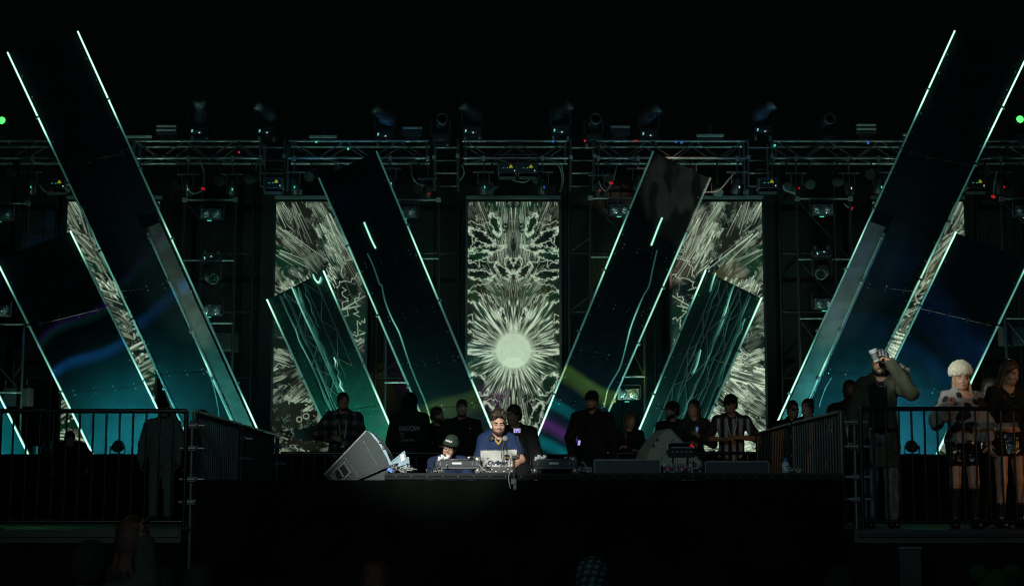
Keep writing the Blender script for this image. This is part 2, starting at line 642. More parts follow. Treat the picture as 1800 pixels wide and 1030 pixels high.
# ------------------------------------------------------------------ backdrop cloth behind everything
bd = thing('backdrop', 'dark grey green backdrop of upright cloth panels behind the screens', 'backdrop', (0, 29.0, RISER))
k = 0
x = -10.4
while x < 10.4:
    w = 1.02 + 0.22 * ((k * 37) % 5) / 4
    top = P(900, 326, 29.0).z + (0.02 if k % 2 else 0.0)
    o = slab('backdrop_panel', (x + w / 2, 29.0 + (0.03 if k % 3 == 0 else 0.0), (RISER + top) / 2), (w - 0.025, 0.03, top - RISER), M['backdrop'], bd, kind='box')
    k += 1
    x += w

# ------------------------------------------------------------------ LED screens
CREAM = np.array([0.42, 0.54, 0.39], np.float32)


def vnoise(x, y, seed):
    """smooth lattice noise, 0..1"""
    xi, yi = np.floor(x).astype(np.int64), np.floor(y).astype(np.int64)
    xf, yf = x - xi, y - yi
    xf, yf = xf * xf * (3 - 2 * xf), yf * yf * (3 - 2 * yf)

    def hs(a, b):
        n = (a * 374761393 + b * 668265263 + seed * 1274126177) & 0x7fffffff
        n = ((n ^ (n >> 13)) * 1274126177) & 0x7fffffff
        return ((n ^ (n >> 16)) & 0xffff) / 65535.0
    return (hs(xi, yi) * (1 - xf) + hs(xi + 1, yi) * xf) * (1 - yf) + (hs(xi, yi + 1) * (1 - xf) + hs(xi + 1, yi + 1) * xf) * yf


def streaks(x, y, ang, seed, fine=.85, ln=46.0):
    u, w = x * np.cos(ang) + y * np.sin(ang), -x * np.sin(ang) + y * np.cos(ang)
    a = vnoise(u / ln, w * fine, seed)
    b = vnoise(u / (ln * .3), w * fine * .42, seed + 7)
    return np.clip((a * .75 + b * .5 - .56) * 4.2, 0, 1)


def seg(v, x0, y0, x1, y1, wd, val):
    h, w = v.shape
    pad = wd + 1.5
    ax, bx = int(max(0, min(x0, x1) - pad)), int(min(w, max(x0, x1) + pad + 1))
    ay, by = int(max(0, min(y0, y1) - pad)), int(min(h, max(y0, y1) + pad + 1))
    if ax >= bx or ay >= by:
        return
    yy, xx = np.mgrid[ay:by, ax:bx].astype(np.float64)
    dx, dy = x1 - x0, y1 - y0
    t = np.clip(((xx - x0) * dx + (yy - y0) * dy) / (dx * dx + dy * dy + 1e-6), 0, 1)
    d = np.hypot(xx - x0 - t * dx, yy - y0 - t * dy)
    sub = v[ay:by, ax:bx]
    np.maximum(sub, np.clip(wd * (1 - .55 * t) + .5 - d, 0, 1) * val, out=sub)


def fan(v, r, s, x, y, ang, n, ln, gap=1.5, spread=.25, val=.9, ser=.35):
    x, y, ln, gap = x * s, y * s, ln * s, gap * s
    nx, ny = -math.sin(ang), math.cos(ang)
    for i in range(n):
        o = (i - n / 2 + r.uniform(-.3, .3)) * gap
        a = ang + (i / n - .5) * spread + r.uniform(-.02, .02)
        l = ln * r.uniform(1 - ser, 1.05)
        st = r.uniform(-ser * .5, ser * .5) * ln
        x0, y0 = x + nx * o + math.cos(ang) * st, y + ny * o + math.sin(ang) * st
        seg(v, x0, y0, x0 + math.cos(a) * l, y0 + math.sin(a) * l, r.uniform(.25, .8), val * r.uniform(.3, 1.0))


def zig(v, r, s, x, y, ang, n, step, val=.75):
    x, y = x * s, y * s
    for i in range(n):
        a = ang + r.choice((-1, 1)) * r.uniform(.3, 1.25)
        l = step * s * r.uniform(.4, 1.4)
        x1, y1 = x + math.cos(a) * l, y + math.sin(a) * l
        seg(v, x, y, x1, y1, .8, val * r.uniform(.7, 1))
        x, y = x1, y1
        ang += r.uniform(-.3, .3)


def shards(W, H, seeds, seed, jag=5.0, extra=()):
    """feathery shards: seeds = (x, y, direction, brightness, wx, wy); returns light, cell id, border distance"""
    yy, xx = np.mgrid[0:H, 0:W].astype(np.float64)
    wx = xx + jag * (vnoise(xx / 3.2, yy / 3.2, seed) - .5) * 1.6 + 10 * (vnoise(xx / 22, yy / 22, seed + 1) - .5)
    wy = yy + jag * (vnoise(xx / 3.2, yy / 3.2, seed + 2) - .5) * 1.6 + 10 * (vnoise(xx / 22, yy / 22, seed + 3) - .5)
    best = np.full((H, W), 1e9)
    sec = np.full((H, W), 1e9)
    cid = np.zeros((H, W), int)
    for i, s in enumerate(seeds):
        c, sn = math.cos(s[2]), math.sin(s[2])
        dx, dy = wx - s[0], wy - s[1]
        d = np.hypot((dx * c + dy * sn) / s[4], (-dx * sn + dy * c) / s[5])
        sec = np.where(d < best, best, np.minimum(sec, d))
        cid = np.where(d < best, i, cid)
        best = np.minimum(best, d)
    ang = np.array([s[2] for s in seeds])[cid] + .30 * (vnoise(xx / 30, yy / 30, seed + 5) - .5)
    br = np.array([s[3] for s in seeds])[cid]
    ox = np.array([q[0] for q in seeds])[cid]
    oy = np.array([q[1] for q in seeds])[cid]
    st = streaks(xx - ox, yy - oy, ang, seed + 11)
    v = br * (st * 1.0 + .035 * (br > .3))
    edge = np.clip(1.0 - (sec - best) * 7.0, 0, 1) ** 2
    gate = np.clip((vnoise(xx / 9, yy / 9, seed + 21) - .40) * 5, 0, 1)
    v = np.maximum(v, edge * gate * .55)
    # serrated bright veins
    n = vnoise(wx / 26, wy / 26, seed + 31) - .5
    vein = np.clip(1 - np.abs(n) * 40, 0, 1) * np.clip((vnoise(xx / 14, yy / 14, seed + 33) - .42) * 6, 0, 1)
    v = np.maximum(v, vein * .5)
    return v, cid


DARKS = np.array([(.0003, .0012, .0006), (.0008, .010, .0035), (.0012, .017, .006), (.003, .005, .003), (.006, .0045, .002), (.0002, .0005, .0003)])


def centre_art(W, H):
    s = W / 160.0
    w2 = W // 2
    r = random.Random(3)
    sd = []
    def a(x, y, an, b, wx, wy):
        sd.append((x * s, y * s, an, b, wx * s, wy * s))
    # left half, 80 x 443
    a(20, 40, 1.32, .75, 30, 4); a(36, 30, 1.45, .5, 30, 3); a(60, 40, 1.5, .8, 34, 8); a(76, 70, 1.57, .6, 50, 6); a(8, 20, .9, .35, 18, 8)
    a(8, 62, .2, 0, 14, 10); a(30, 60, .6, 0, 16, 9); a(46, 62, 1.2, 0, 18, 7); a(18, 90, .1, 0, 22, 7); a(44, 96, 1.4, .6, 22, 4)
    a(62, 100, 1.5, .75, 30, 7); a(20, 120, -.1, .0, 26, 8); a(54, 128, 1.1, 0, 18, 6); a(60, 140, 1.0, .8, 20, 7); a(44, 150, 1.05, .7, 24, 6)
    a(14, 135, .1, .12, 18, 8); a(30, 170, 1.0, 0, 14, 10); a(74, 150, 1.5, .5, 18, 5); a(54, 175, 1.0, .85, 22, 7); a(70, 185, 1.2, .5, 20, 7)
    a(24, 195, 1.2, .25, 26, 10); a(8, 200, 1.2, 0, 22, 9); a(40, 210, 1.25, .3, 26, 8); a(66, 215, 1.45, .8, 26, 9); a(10, 240, .5, .05, 16, 12)
    a(24, 330, 2.3, .0, 22, 14); a(10, 300, 2.6, .35, 20, 8); a(60, 345, 1.8, .55, 24, 6); a(74, 360, 1.6, .35, 40, 5); a(40, 350, 2.1, .1, 20, 10); a(52, 390, 2.2, .6, 28, 5); a(24, 390, 2.4, .1, 30, 16); a(70, 410, 1.9, .45, 26, 6); a(40, 425, 2.1, .55, 24, 5)
    for i in range(22):
        a(r.uniform(0, 80), r.uniform(0, 240), r.uniform(.9, 1.6), r.choice((0, 0, .5)), r.uniform(6, 16), r.uniform(3, 7))
    v, cid = shards(w2, H, sd, 5, 5 * s)
    v *= .62
    for q in ((14, 0, 1.25, 5, 110, 1.6), (20, 0, 1.28, 3, 120, 2.2), (60, 0, 1.5, 6, 50, 1.8), (50, 60, 1.42, 7, 70, 1.7), (66, 50, 1.5, 8, 80, 1.6), (74, 20, 1.55, 5, 60, 1.6), (26, 118, .95, 8, 60, 1.8), (38, 112, 1.0, 8, 46, 1.6), (52, 118, 1.2, 7, 44, 1.6), (20, 165, 1.15, 6, 66, 2.2), (36, 185, 1.2, 9, 46, 1.8), (60, 165, 1.35, 8, 60, 1.7), (70, 120, 1.5, 6, 60, 1.6),
              (58, 300, 1.85, 8, 60, 1.7), (70, 300, 1.65, 8, 54, 1.6), (50, 340, 2.1, 7, 66, 1.8), (66, 340, 1.75, 8, 70, 1.8), (44, 385, 2.15, 5, 50, 2.0)):
        fan(v, r, s, q[0], q[1], q[2], max(3, int(q[3] * .7)), q[4], q[5] * 1.45, .12, .75)
    for q in ((8, 70, .1, 12, 6), (10, 46, 1.3, 14, 6), (50, 22, 1.9, 16, 6), (58, 40, 1.2, 10, 6), (0, 84, .1, 12, 6), (0, 104, -.25, 14, 7), (30, 96, .2, 10, 5), (0, 132, -.1, 10, 5), (2, 158, -.2, 14, 6), (16, 176, 1.1, 16, 6), (0, 200, .5, 12, 6), (6, 215, .6, 12, 6), (24, 232, .2, 10, 5), (10, 330, .7, 14, 6), (0, 300, .9, 12, 6), (28, 370, 1.2, 14, 6)):
        zig(v, r, s, *q)
    yy, xx = np.mgrid[0:H, 0:w2].astype(np.float64)
    rgb = DARKS[(cid * 7) % 6] * .9
    for q, (lx, ly, la, lw, lh) in enumerate(((24, 62, .55, 26, 8), (48, 40, 1.25, 20, 7), (34, 84, -.1, 30, 6), (16, 96, -.25, 24, 7), (60, 122, .9, 18, 7), (20, 128, .1, 26, 8), (72, 112, 1.3, 14, 6), (12, 168, .3, 20, 9), (36, 176, 1.0, 14, 6), (14, 222, .5, 22, 9), (62, 200, 1.3, 12, 5), (20, 318, .9, 22, 12), (40, 372, 1.2, 24, 8), (12, 380, 1.4, 30, 10), (66, 395, 1.5, 20, 5))):
        c_, s_ = math.cos(la), math.sin(la)
        jx = (vnoise(xx / 3.0, yy / 3.0, 60 + q) - .5) * 7 * s
        jy = (vnoise(xx / 3.0, yy / 3.0, 90 + q) - .5) * 7 * s
        u, t = ((xx + jx - lx * s) * c_ + (yy + jy - ly * s) * s_) / (lw * s), (-(xx + jx - lx * s) * s_ + (yy + jy - ly * s) * c_) / (lh * s)
        d_ = np.hypot(u, t)
        v = np.where(d_ < 1, v * .10, v)
        v = np.maximum(v, .72 * np.clip(1 - np.abs(d_ - 1.0) * lh * .42, 0, 1))
    cx, cy, sr = w2 - .5, 260 * s, 29.5 * s
    dx, dy = xx - cx, yy - cy
    d = np.hypot(dx, dy)
    th = np.arctan2(dy, -dx)
    # rays round the sun
    ray = np.clip((vnoise(th * 34, d / (22 * s), 41) * .6 + vnoise(th * 70, d / (14 * s), 42) * .55 - .44) * 3.2, 0, 1)
    reach = (sr + (20 + 60 * vnoise(th * 5.5, th * 0, 43) + 18 * vnoise(th * 17, d / (20 * s), 44)) * s)
    fade = np.clip((reach - d) / (10 * s), 0, 1)
    near = np.clip(1 - (d - sr) / (26 * s), 0, 1)
    v = v * (1 - fade * .8) + fade * (ray * .66 + .05)
    v = np.maximum(v, near ** 1.6 * .62)
    disc = np.clip(sr - d + .5, 0, 1)
    tone = .70 + .05 * ((dy > 12 * s - 0 * dx) & (np.abs(dx) < (dy + 0) * .95)) + .03 * (vnoise(xx / 6, yy / 6, 9) - .5)
    for k in range(8):
        an = k * math.pi / 4
        tone = tone - .10 * (np.hypot(dx - math.cos(an) * 21 * s, dy - math.sin(an) * 21 * s) < 1.4 * s)
    v = v * (1 - disc) + disc * tone
    v = np.concatenate([v, v[:, ::-1]], 1)
    rgb = np.concatenate([rgb, rgb[:, ::-1]], 1)
    return v, rgb


def side_art(W, H, seed, bright=False):
    s = W / 160.0
    r = random.Random(seed)
    sd = []
    def a(x, y, an, b, wx, wy):
        sd.append((x * s, y * s, an, b, wx * s, wy * s))
    a(8, 20, 1.05, .8, 24, 6); a(28, 30, 1.25, .7, 30, 6); a(52, 50, .9, .0, 22, 16); a(70, 18, 1.05, .9, 36, 5); a(92, 50, 1.1, .85, 26, 9); a(100, 90, 1.05, .95, 44, 9); a(120, 75, 1.15, .9, 40, 9)
    a(118, 20, .8, .8, 20, 10); a(30, 75, .75, .9, 36, 7); a(10, 55, .6, .8, 18, 5); a(20, 105, .5, .0, 24, 12); a(64, 110, .95, .75, 26, 8); a(80, 130, .9, .0, 16, 12); a(140, 60, .9, .1, 20, 12)
    a(28, 150, .55, .95, 44, 8); a(44, 125, .5, .7, 30, 6); a(8, 130, 1.0, .8, 20, 8); a(60, 150, .6, .5, 26, 6); a(100, 140, .5, .0, 24, 18); a(120, 150, .4, .02, 22, 14); a(140, 120, .3, .0, 22, 16); a(88, 175, .3, .0, 20, 14)
    a(130, 185, -.7, .35, 20, 4); a(140, 205, .4, .0, 20, 12); a(104, 200, .7, .6, 12, 6); a(20, 190, 1.1, .65, 20, 9); a(50, 185, .3, .1, 20, 10); a(150, 170, .5, .35, 10, 6)
    for i in range(46):
        x, y = r.uniform(0, 160), r.uniform(215, 443)
        fl = -.25 + .5 * math.sin(y * .03 + x * .02) + .3 * math.sin(x * .05)
        a(x, y, fl, r.choice((0, .05, .55, .75, .85) if not bright else (.3, .55, .75, .85)), r.uniform(16, 34), r.uniform(4, 9))
    for i in range(26):
        a(r.uniform(0, 160), r.uniform(0, 215), r.uniform(.5, 1.3), r.choice((0, 0, .4, .7)), r.uniform(6, 14), r.uniform(2.5, 5))
    v, cid = shards(W, H, sd, seed, 6 * s)
    yg = np.mgrid[0:H, 0:W][0] / s
    v *= np.where(yg < 215, .5, .8)
    for q in ((2, 2, 1.05, 9, 46, 1.8), (26, 0, 1.2, 7, 76, 1.7), (66, 0, 1.02, 5, 90, 1.6), (72, 0, 1.05, 5, 60, 1.8), (84, 40, 1.05, 12, 120, 1.7), (100, 34, 1.12, 13, 110, 1.7), (116, 40, 1.2, 9, 84, 1.7), (120, 12, .75, 9, 40, 1.8), (12, 56, .72, 9, 104, 1.7), (0, 88, .5, 7, 56, 1.7), (6, 160, .5, 13, 112, 1.7), (0, 176, .58, 10, 90, 1.7), (20, 150, .42, 8, 90, 1.7)):
        fan(v, r, s, q[0], q[1], q[2], max(4, int(q[3] * .75)), q[4], q[5] * 1.35, .22, .95)
    for i in range(170):
        t = r.random()
        x, y = (74 + 26 * math.sin(t * 3) + r.gauss(0, 6), 36 + t * 130) if r.random() < .5 else (t * 100 + r.gauss(0, 4), 150 - 12 * math.sin(t * 3) + r.gauss(0, 6))
        an = .95 + r.uniform(-.25, .25)
        l = r.uniform(5, 15) * s
        seg(v, x * s, y * s, x * s + math.cos(an) * l, y * s + math.sin(an) * l, r.uniform(.4, .9), r.uniform(.4, .95))
    for q in ((158, 128, 2.6, 14, 6), (118, 150, 1.6, 14, 6), (96, 190, .1, 12, 6), (150, 160, 2.4, 12, 6), (158, 205, 2.8, 12, 6), (110, 205, .4, 10, 6), (150, 100, 2.0, 12, 5), (90, 150, .8, 10, 5), (120, 230, .2, 12, 6), (150, 240, 2.4, 12, 6)):
        zig(v, r, s, *q)
    for x0, y0, x1, y1 in ((100, 200, 158, 165), (112, 190, 150, 182)):
        seg(v, x0 * s, y0 * s, x1 * s, y1 * s, 1.4 * s, .6)
    rgb = DARKS[(cid * 5) % 6] * 1.0
    yy, xx = np.mgrid[0:H, 0:W].astype(np.float64)
    # little ringlets
    for (x, y) in ((140, 80), (143, 92), (44, 262), (34, 270), (58, 372), (46, 378)):
        dd = np.hypot(xx - x * s, yy - y * s) + 1.5 * s * (vnoise(xx / 4, yy / 4, 3) - .5)
        v = np.maximum(v * (1 - .7 * (dd < 7 * s)), .6 * np.clip(1 - np.abs(dd - 4.6 * s) / (1.5 * s), 0, 1))
    if bright:
        def dia(cx, cy, w, h, rot):
            c, sn = math.cos(rot), math.sin(rot)
            u, t = (xx - cx * s) * c + (yy - cy * s) * sn, -(xx - cx * s) * sn + (yy - cy * s) * c
            return (np.abs(u) < w * s) & (np.abs(t) < h * s)
        for q, (cx, cy, w, h, rot, li) in enumerate(((48, 300, 52, 40, -.75, .30), (92, 255, 44, 30, .78, .22), (30, 410, 60, 30, -.75, .36), (110, 370, 30, 46, .7, .20), (140, 250, 30, 30, .75, .14))):
            m = dia(cx, cy, w, h, rot)
            v = np.where(m, v * .95 + li * .62 + .10 * (vnoise(xx / 5, yy / 14, 77) - .5), v)
        m = dia(60, 130, 26, 20, .6)
        rgb = np.where(m[..., None], np.array([.035, .03, .012]), rgb)
    return v, rgb


def screen(name, label, x0, x1, canvas, flip, gain, Y):
    # x0, x1: pixel columns of its left and right edge half way up
    a = P((x0), 580, Y)
    b = P((x1), 580, Y)
    zt = P(900, 355, Y).z
    zb = RISER + 0.1
    c = (a.x + b.x) / 2
    w = b.x - a.x
    root = thing(name, label, 'screen', (c, Y, RISER), 'LED screens of the stage')
    v, base = canvas
    rgb = base + (np.clip(v, 0, 1.2) ** 1.75)[..., None] * CREAM * 2.0
    rgb = rgb + np.array([0.0008, 0.0016, 0.0011], np.float32)
    if flip:
        rgb = rgb[:, ::-1]
    h, wd = v.shape
    X = np.linspace(-w / 2, w / 2, wd)
    Z = np.linspace(zt, zb, h)
    zz, xx = np.meshgrid(Z, X, indexing='ij')
    co = np.stack([xx + c, np.full_like(xx, Y), zz], -1).reshape(-1, 3)
    co = co - np.array([c, Y, RISER])
    idx = np.arange(h * wd).reshape(h, wd)
    q = np.stack([idx[:-1, :-1], idx[1:, :-1], idx[1:, 1:], idx[:-1, 1:]], -1).reshape(-1, 4)
    me = np_mesh('display', co, q, False)
    at = me.color_attributes.new('Col', 'FLOAT_COLOR', 'POINT')
    full = np.ones((h * wd, 4), np.float32)
    full[:, :3] = rgb.reshape(-1, 3) * gain
    at.data.foreach_set('color', full.ravel())
    me.materials.append(M['screen'])
    o = bpy.data.objects.new('display', me)
    COL.objects.link(o)
    o.parent = root
    slab('cabinet', (c, Y + 0.055, (zt + zb) / 2), (w + 0.02, 0.1, zt - zb + 0.02), M['plastic'], root, kind='box')
    for s in (-1, 1):
        slab('frame_side', (c + s * (w / 2 + 0.02), Y + 0.03, (zt + zb) / 2), (0.035, 0.1, zt - zb + 0.03), M['black_metal'], root, kind='box')
    slab('header_bar', (c, Y + 0.03, zt + 0.075), (w + 0.06, 0.08, 0.06), M['plastic_grey'], root)
    for s in (-.25, .33):
        slab('hanging_bracket', (c + s * w, Y + 0.03, zt + 0.16), (0.09, 0.06, 0.11), M['plastic_grey'], root)
    return root


def np_mesh(name, co, quads, smooth=True):
    me = bpy.data.meshes.new(name)
    nv, nf = len(co), len(quads)
    me.vertices.add(nv)
    me.vertices.foreach_set('co', np.ascontiguousarray(co, np.float32).ravel())
    me.loops.add(nf * 4)
    me.loops.foreach_set('vertex_index', np.ascontiguousarray(quads, np.int32).ravel())
    me.polygons.add(nf)
    me.polygons.foreach_set('loop_start', np.arange(0, nf * 4, 4, dtype=np.int32))
    me.polygons.foreach_set('loop_total', np.full(nf, 4, np.int32))
    me.polygons.foreach_set('use_smooth', np.full(nf, smooth, bool))
    me.update(calc_edges=True)
    return me


def screen_mat():
    m = bpy.data.materials.new('screen_picture')
    m.use_nodes = True
    nt = m.node_tree
    b = nt.nodes['Principled BSDF']
    b.inputs['Base Color'].default_value = (0.01, 0.01, 0.01, 1)
    b.inputs['Roughness'].default_value = 0.6
    a = nt.nodes.new('ShaderNodeAttribute')
    a.attribute_name = 'Col'
    nt.links.new(a.outputs['Color'], b.inputs['Emission Color'])
    b.inputs['Emission Strength'].default_value = 1.0
    return m


M['screen'] = screen_mat()
YS = 27.5
cc = centre_art(164, 454)
s1 = side_art(164, 454, 5)
s1b = side_art(164, 454, 5, True)
s2 = side_art(120, 332, 23)
s2b = side_art(120, 332, 23, True)
screen('led_screen', 'tall central screen showing a pale sun with rays', 822, 983, cc, False, 1.0, YS)
screen('led_screen', 'tall screen of pale feathery streaks left of the sun screen', 482, 642, s1, False, 0.95, YS)
screen('led_screen', 'tall screen of pale streaks and bright facets right of the sun screen', 1182, 1343, s1b, True, 1.1, YS)
screen('led_screen', 'outermost left screen mostly hidden behind tall mirror panel', 112, 275, s2, False, 0.95, YS)
screen('led_screen', 'outermost right screen mostly hidden behind tall mirror panel', 1540, 1701, s2b, True, 1.0, YS)

# ------------------------------------------------------------------ leaning mirror panels with LED edge tubes


def led_tube(name, a, b, r, glow, parent, seg=14, mt=None):
    """tube with the attribute 'glow' along it, glow = [(t, value)]"""
    a, b = Vector(a), Vector(b)
    d = (b - a).normalized()
    s = d.cross(Vector((0, 1, 0))).normalized()
    w = s.cross(d)
    n = 8
    vs, fs, gl = [], [], []
    for i in range(seg + 1):
        t = i / seg
        for k in range(n):
            an = 2 * math.pi * k / n
            vs.append(a + (b - a) * t + (s * math.cos(an) + w * math.sin(an)) * r)
            gl.append(t)
    for i in range(seg):
        for k in range(n):
            fs.append((i * n + k, i * n + (k + 1) % n, (i + 1) * n + (k + 1) % n, (i + 1) * n + k))
    fs.append(tuple(range(n - 1, -1, -1)))
    fs.append(tuple(range(seg * n, seg * n + n)))
    o = obj(name, vs, fs, mt or M['led'], parent, smooth=True)
    at = o.data.attributes.new('glow', 'FLOAT', 'POINT')
    ts = [g_[0] for g_ in glow]
    gs = [g_[1] for g_ in glow]
    at.data.foreach_set('value', np.interp(np.array(gl), ts, gs).astype(np.float32))
    return o


def glow_of(spec, y0, y1):
    return [((y - y0) / (y1 - y0), v) for y, v in spec]


def panel_plane(px, py, Y, lean, yaw):
    p0 = P(px, py, Y)
    n = Vector((math.sin(yaw), -math.cos(yaw) * math.cos(lean), math.sin(lean))).normalized()
    return p0, n


def mirror_panel(label, TL, TR, BR, BL, Y, lean, yaw, sheets, gl, gr, seed, mt=None, bolts=True):
    r = random.Random(seed)
    p0, n = panel_plane((BL[0] + BR[0]) / 2, BL[1], Y, R(lean), R(yaw))
    c = [PPL(*q, p0, n) for q in (TL, TR, BR, BL)]
    base = (c[2] + c[3]) / 2
    root = thing('mirror_panel', label, 'mirror panel', (base.x, base.y, RISER), 'leaning mirror panels with lit edges')
    tl, tr, br, bl = c
    cuts = [0.0] + sorted(sheets) + [1.0]
    L = (bl - tl).length
    gp = 0.0022 / L * 1.5
    for i in range(len(cuts) - 1):
        t0, t1 = cuts[i] + (gp if i else 0), cuts[i + 1] - (gp if i < len(cuts) - 2 else 0)
        qa = [tl.lerp(bl, t0), tr.lerp(br, t0), tr.lerp(br, t1), tl.lerp(bl, t1)]
        # each sheet sits a hair off the plane of its neighbours and is slightly bowed
        k1, k2 = r.uniform(0, .006), r.uniform(-.006, .006)
        nu, nv = 6, 6
        vs, fs = [], []
        for side in (0, 1):
            for j in range(nv + 1):
                for ii in range(nu + 1):
                    u, v = ii / nu, j / nv
                    p = qa[0].lerp(qa[1], u).lerp(qa[3].lerp(qa[2], u), v)
                    bow = math.sin(math.pi * u) * math.sin(math.pi * v) * k2
                    vs.append(p + n * ((k1 + bow) if side == 0 else -0.03))
        m_ = (nu + 1) * (nv + 1)
        for j in range(nv):
            for ii in range(nu):
                a = j * (nu + 1) + ii
                fs.append((a, a + nu + 1, a + nu + 2, a + 1))
                fs.append((m_ + a, m_ + a + 1, m_ + a + nu + 2, m_ + a + nu + 1))
        rim = [ii for ii in range(nu + 1)] + [j * (nu + 1) + nu for j in range(1, nv + 1)] + [nv * (nu + 1) + ii for ii in range(nu - 1, -1, -1)] + [j * (nu + 1) for j in range(nv - 1, 0, -1)]
        for q in range(len(rim)):
            a, b = rim[q], rim[(q + 1) % len(rim)]
            k0 = len(vs)
            vs += [vs[a], vs[b], vs[m_ + b], vs[m_ + a]]
            fs.append((k0, k0 + 1, k0 + 2, k0 + 3))
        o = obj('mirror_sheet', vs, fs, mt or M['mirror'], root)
        for p in o.data.polygons[:2 * nu * nv]:
            p.use_smooth = True
        if bolts and i:
            for u in (.12, .38, .62, .88):
                for dv in (-.035, .035):
                    q = tl.lerp(tr, u).lerp(bl.lerp(br, u), cuts[i] + dv / L)
                    ball('bolt', q + n * 0.012, 0.008, M['bolt'], o)
    # edge profiles and LED tubes
    side = (tr - tl).normalized()
    for (a, b, sgn, spec, yy) in ((tl, bl, -1, gl, (TL[1], BL[1])), (tr, br, 1, gr, (TR[1], BR[1]))):
        d = (b - a).normalized()
        out = d.cross(n).normalized()
        if out.dot(side) * sgn < 0:
            out = -out
        prism('edge_profile', [a + out * .004 + n * .02, a + out * .036 + n * .02, a + out * .036 - n * .05, a + out * .004 - n * .05], b - a, M['alu'], root)
        led_tube('led_tube', a + out * .020 + n * .036, b + out * .020 + n * .036, 0.0105, glow_of(spec, *yy), root, seg=40)
        nb = int(L / 1.0)
        for q in range(1, nb):
            p = a.lerp(b, q / nb)
            o = slab('tube_clamp', p + out * .030 + n * .03, (.055, .055, .03), M['alu'], root)
            o.rotation_euler = d.to_track_quat('Z', 'Y').to_euler()
            for dd in (.3, .62):
                ball('bolt', a.lerp(b, (q - dd) / nb) - out * .03 + n * .012, .008, M['bolt'], root)
    # rear support: two struts down to the riser, so that the panel really stands
    for t in (.35, .6):
        m0 = tl.lerp(tr, .5).lerp(bl.lerp(br, .5), t) - n * .05
        foot = Vector((base.x * (1 - .0) + (m0.x - base.x) * .5, base.y + 1.1 + (1 - t) * .8, RISER))
        rod('rear_strut', m0, foot, .03, M['alu_dark'], root)
    for t in (.05, .5, .95):
        a = tl.lerp(bl, t) - n * .05
        b = tr.lerp(br, t) - n * .05
        rod('rear_spar', a, b, .025, M['alu_dark'], root)
    return root, c, n


YM = 24.6
A = {}
A['L1'] = mirror_panel('tallest leaning mirror panel on the left, reaching above the truss', (16, 93), (135, 58), (473, 806), (351, 806), YM, 7, 6, (.29, .60, .80),
                       [(93, 1), (235, 1), (275, .22), (400, .2), (440, .5), (600, .5), (650, .2), (806, .25)], [(58, 1), (200, 1), (235, .35), (270, .2), (385, .3), (420, .85), (480, .55), (560, .25), (690, .35), (720, 1), (806, 1)], 1)
A['L2'] = mirror_panel('broad short mirror panel with blue sheen above the left railing', (-4, 456), (122, 408), (317, 806), (170, 806), YM - .3, 5, 4, (.34, .68),
                       [(456, .95), (490, .9), (530, .3), (600, .35), (680, .85), (806, 1)], [(408, 1), (440, .9), (480, .25), (600, .3), (660, .85), (806, 1)], 2)
A['L3'] = mirror_panel('mirror panel cut off by the left edge of the picture', (-200, 640), (-62, 578), (51, 806), (-95, 806), YM - .5, 5, 4, (.5,),
                       [(640, .6), (806, .9)], [(578, .6), (700, .9), (806, 1)], 3)
A['L4'] = mirror_panel('tall mirror panel leaning between the left streak screen and sun screen', (563, 313), (660, 268), (884, 806), (776, 806), YM + .2, 6, -3, (.33, .52, .68, .83),
                       [(313, .3), (400, .28), (440, .6), (540, .7), (620, .45), (806, .4)], [(268, .3), (390, .28), (430, .85), (500, .8), (560, .25), (650, .25), (690, .9), (806, 1)], 4)
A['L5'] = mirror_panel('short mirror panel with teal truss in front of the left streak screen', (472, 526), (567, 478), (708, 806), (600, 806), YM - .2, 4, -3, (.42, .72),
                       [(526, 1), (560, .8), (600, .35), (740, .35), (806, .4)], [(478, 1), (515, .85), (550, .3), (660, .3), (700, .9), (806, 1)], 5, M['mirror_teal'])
A['R4'] = mirror_panel('tall mirror panel leaning between the sun screen and right facet screen', (1150, 268), (1246, 313), (1031, 806), (931, 806), YM + .2, 6, 3, (.31, .50, .66, .82),
                       [(268, .3), (380, .28), (420, .85), (500, .7), (540, .25), (660, .3), (700, .9), (806, 1)], [(313, .3), (400, .3), (440, .7), (560, .75), (640, .5), (806, .5)], 6)
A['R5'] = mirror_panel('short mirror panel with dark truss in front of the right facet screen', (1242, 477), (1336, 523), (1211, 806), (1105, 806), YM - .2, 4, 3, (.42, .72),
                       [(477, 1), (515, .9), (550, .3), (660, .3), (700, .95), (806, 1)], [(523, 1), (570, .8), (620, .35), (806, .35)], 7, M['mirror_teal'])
A['R1'] = mirror_panel('tallest leaning mirror panel on the right, reaching above the truss', (1680, 57), (1806, 92), (1464, 806), (1340, 806), YM, 7, -6, (.29, .60, .80),
                       [(57, 1), (190, 1), (225, .35), (270, .2), (380, .3), (430, .8), (500, .4), (600, .3), (650, .85), (806, 1)], [(92, 1), (235, 1), (280, .25), (420, .3), (480, .8), (560, .5), (620, .25), (806, .3)], 8)
A['R2'] = mirror_panel('broad short mirror panel with blue sheen behind the fur hat woman', (1682, 410), (1806, 457), (1640, 806), (1492, 806), YM - .3, 5, -4, (.34, .68),
                       [(410, 1), (450, .9), (520, .4), (640, .5), (806, .7)], [(457, .9), (500, .5), (600, .45), (680, .9), (806, 1)], 9)


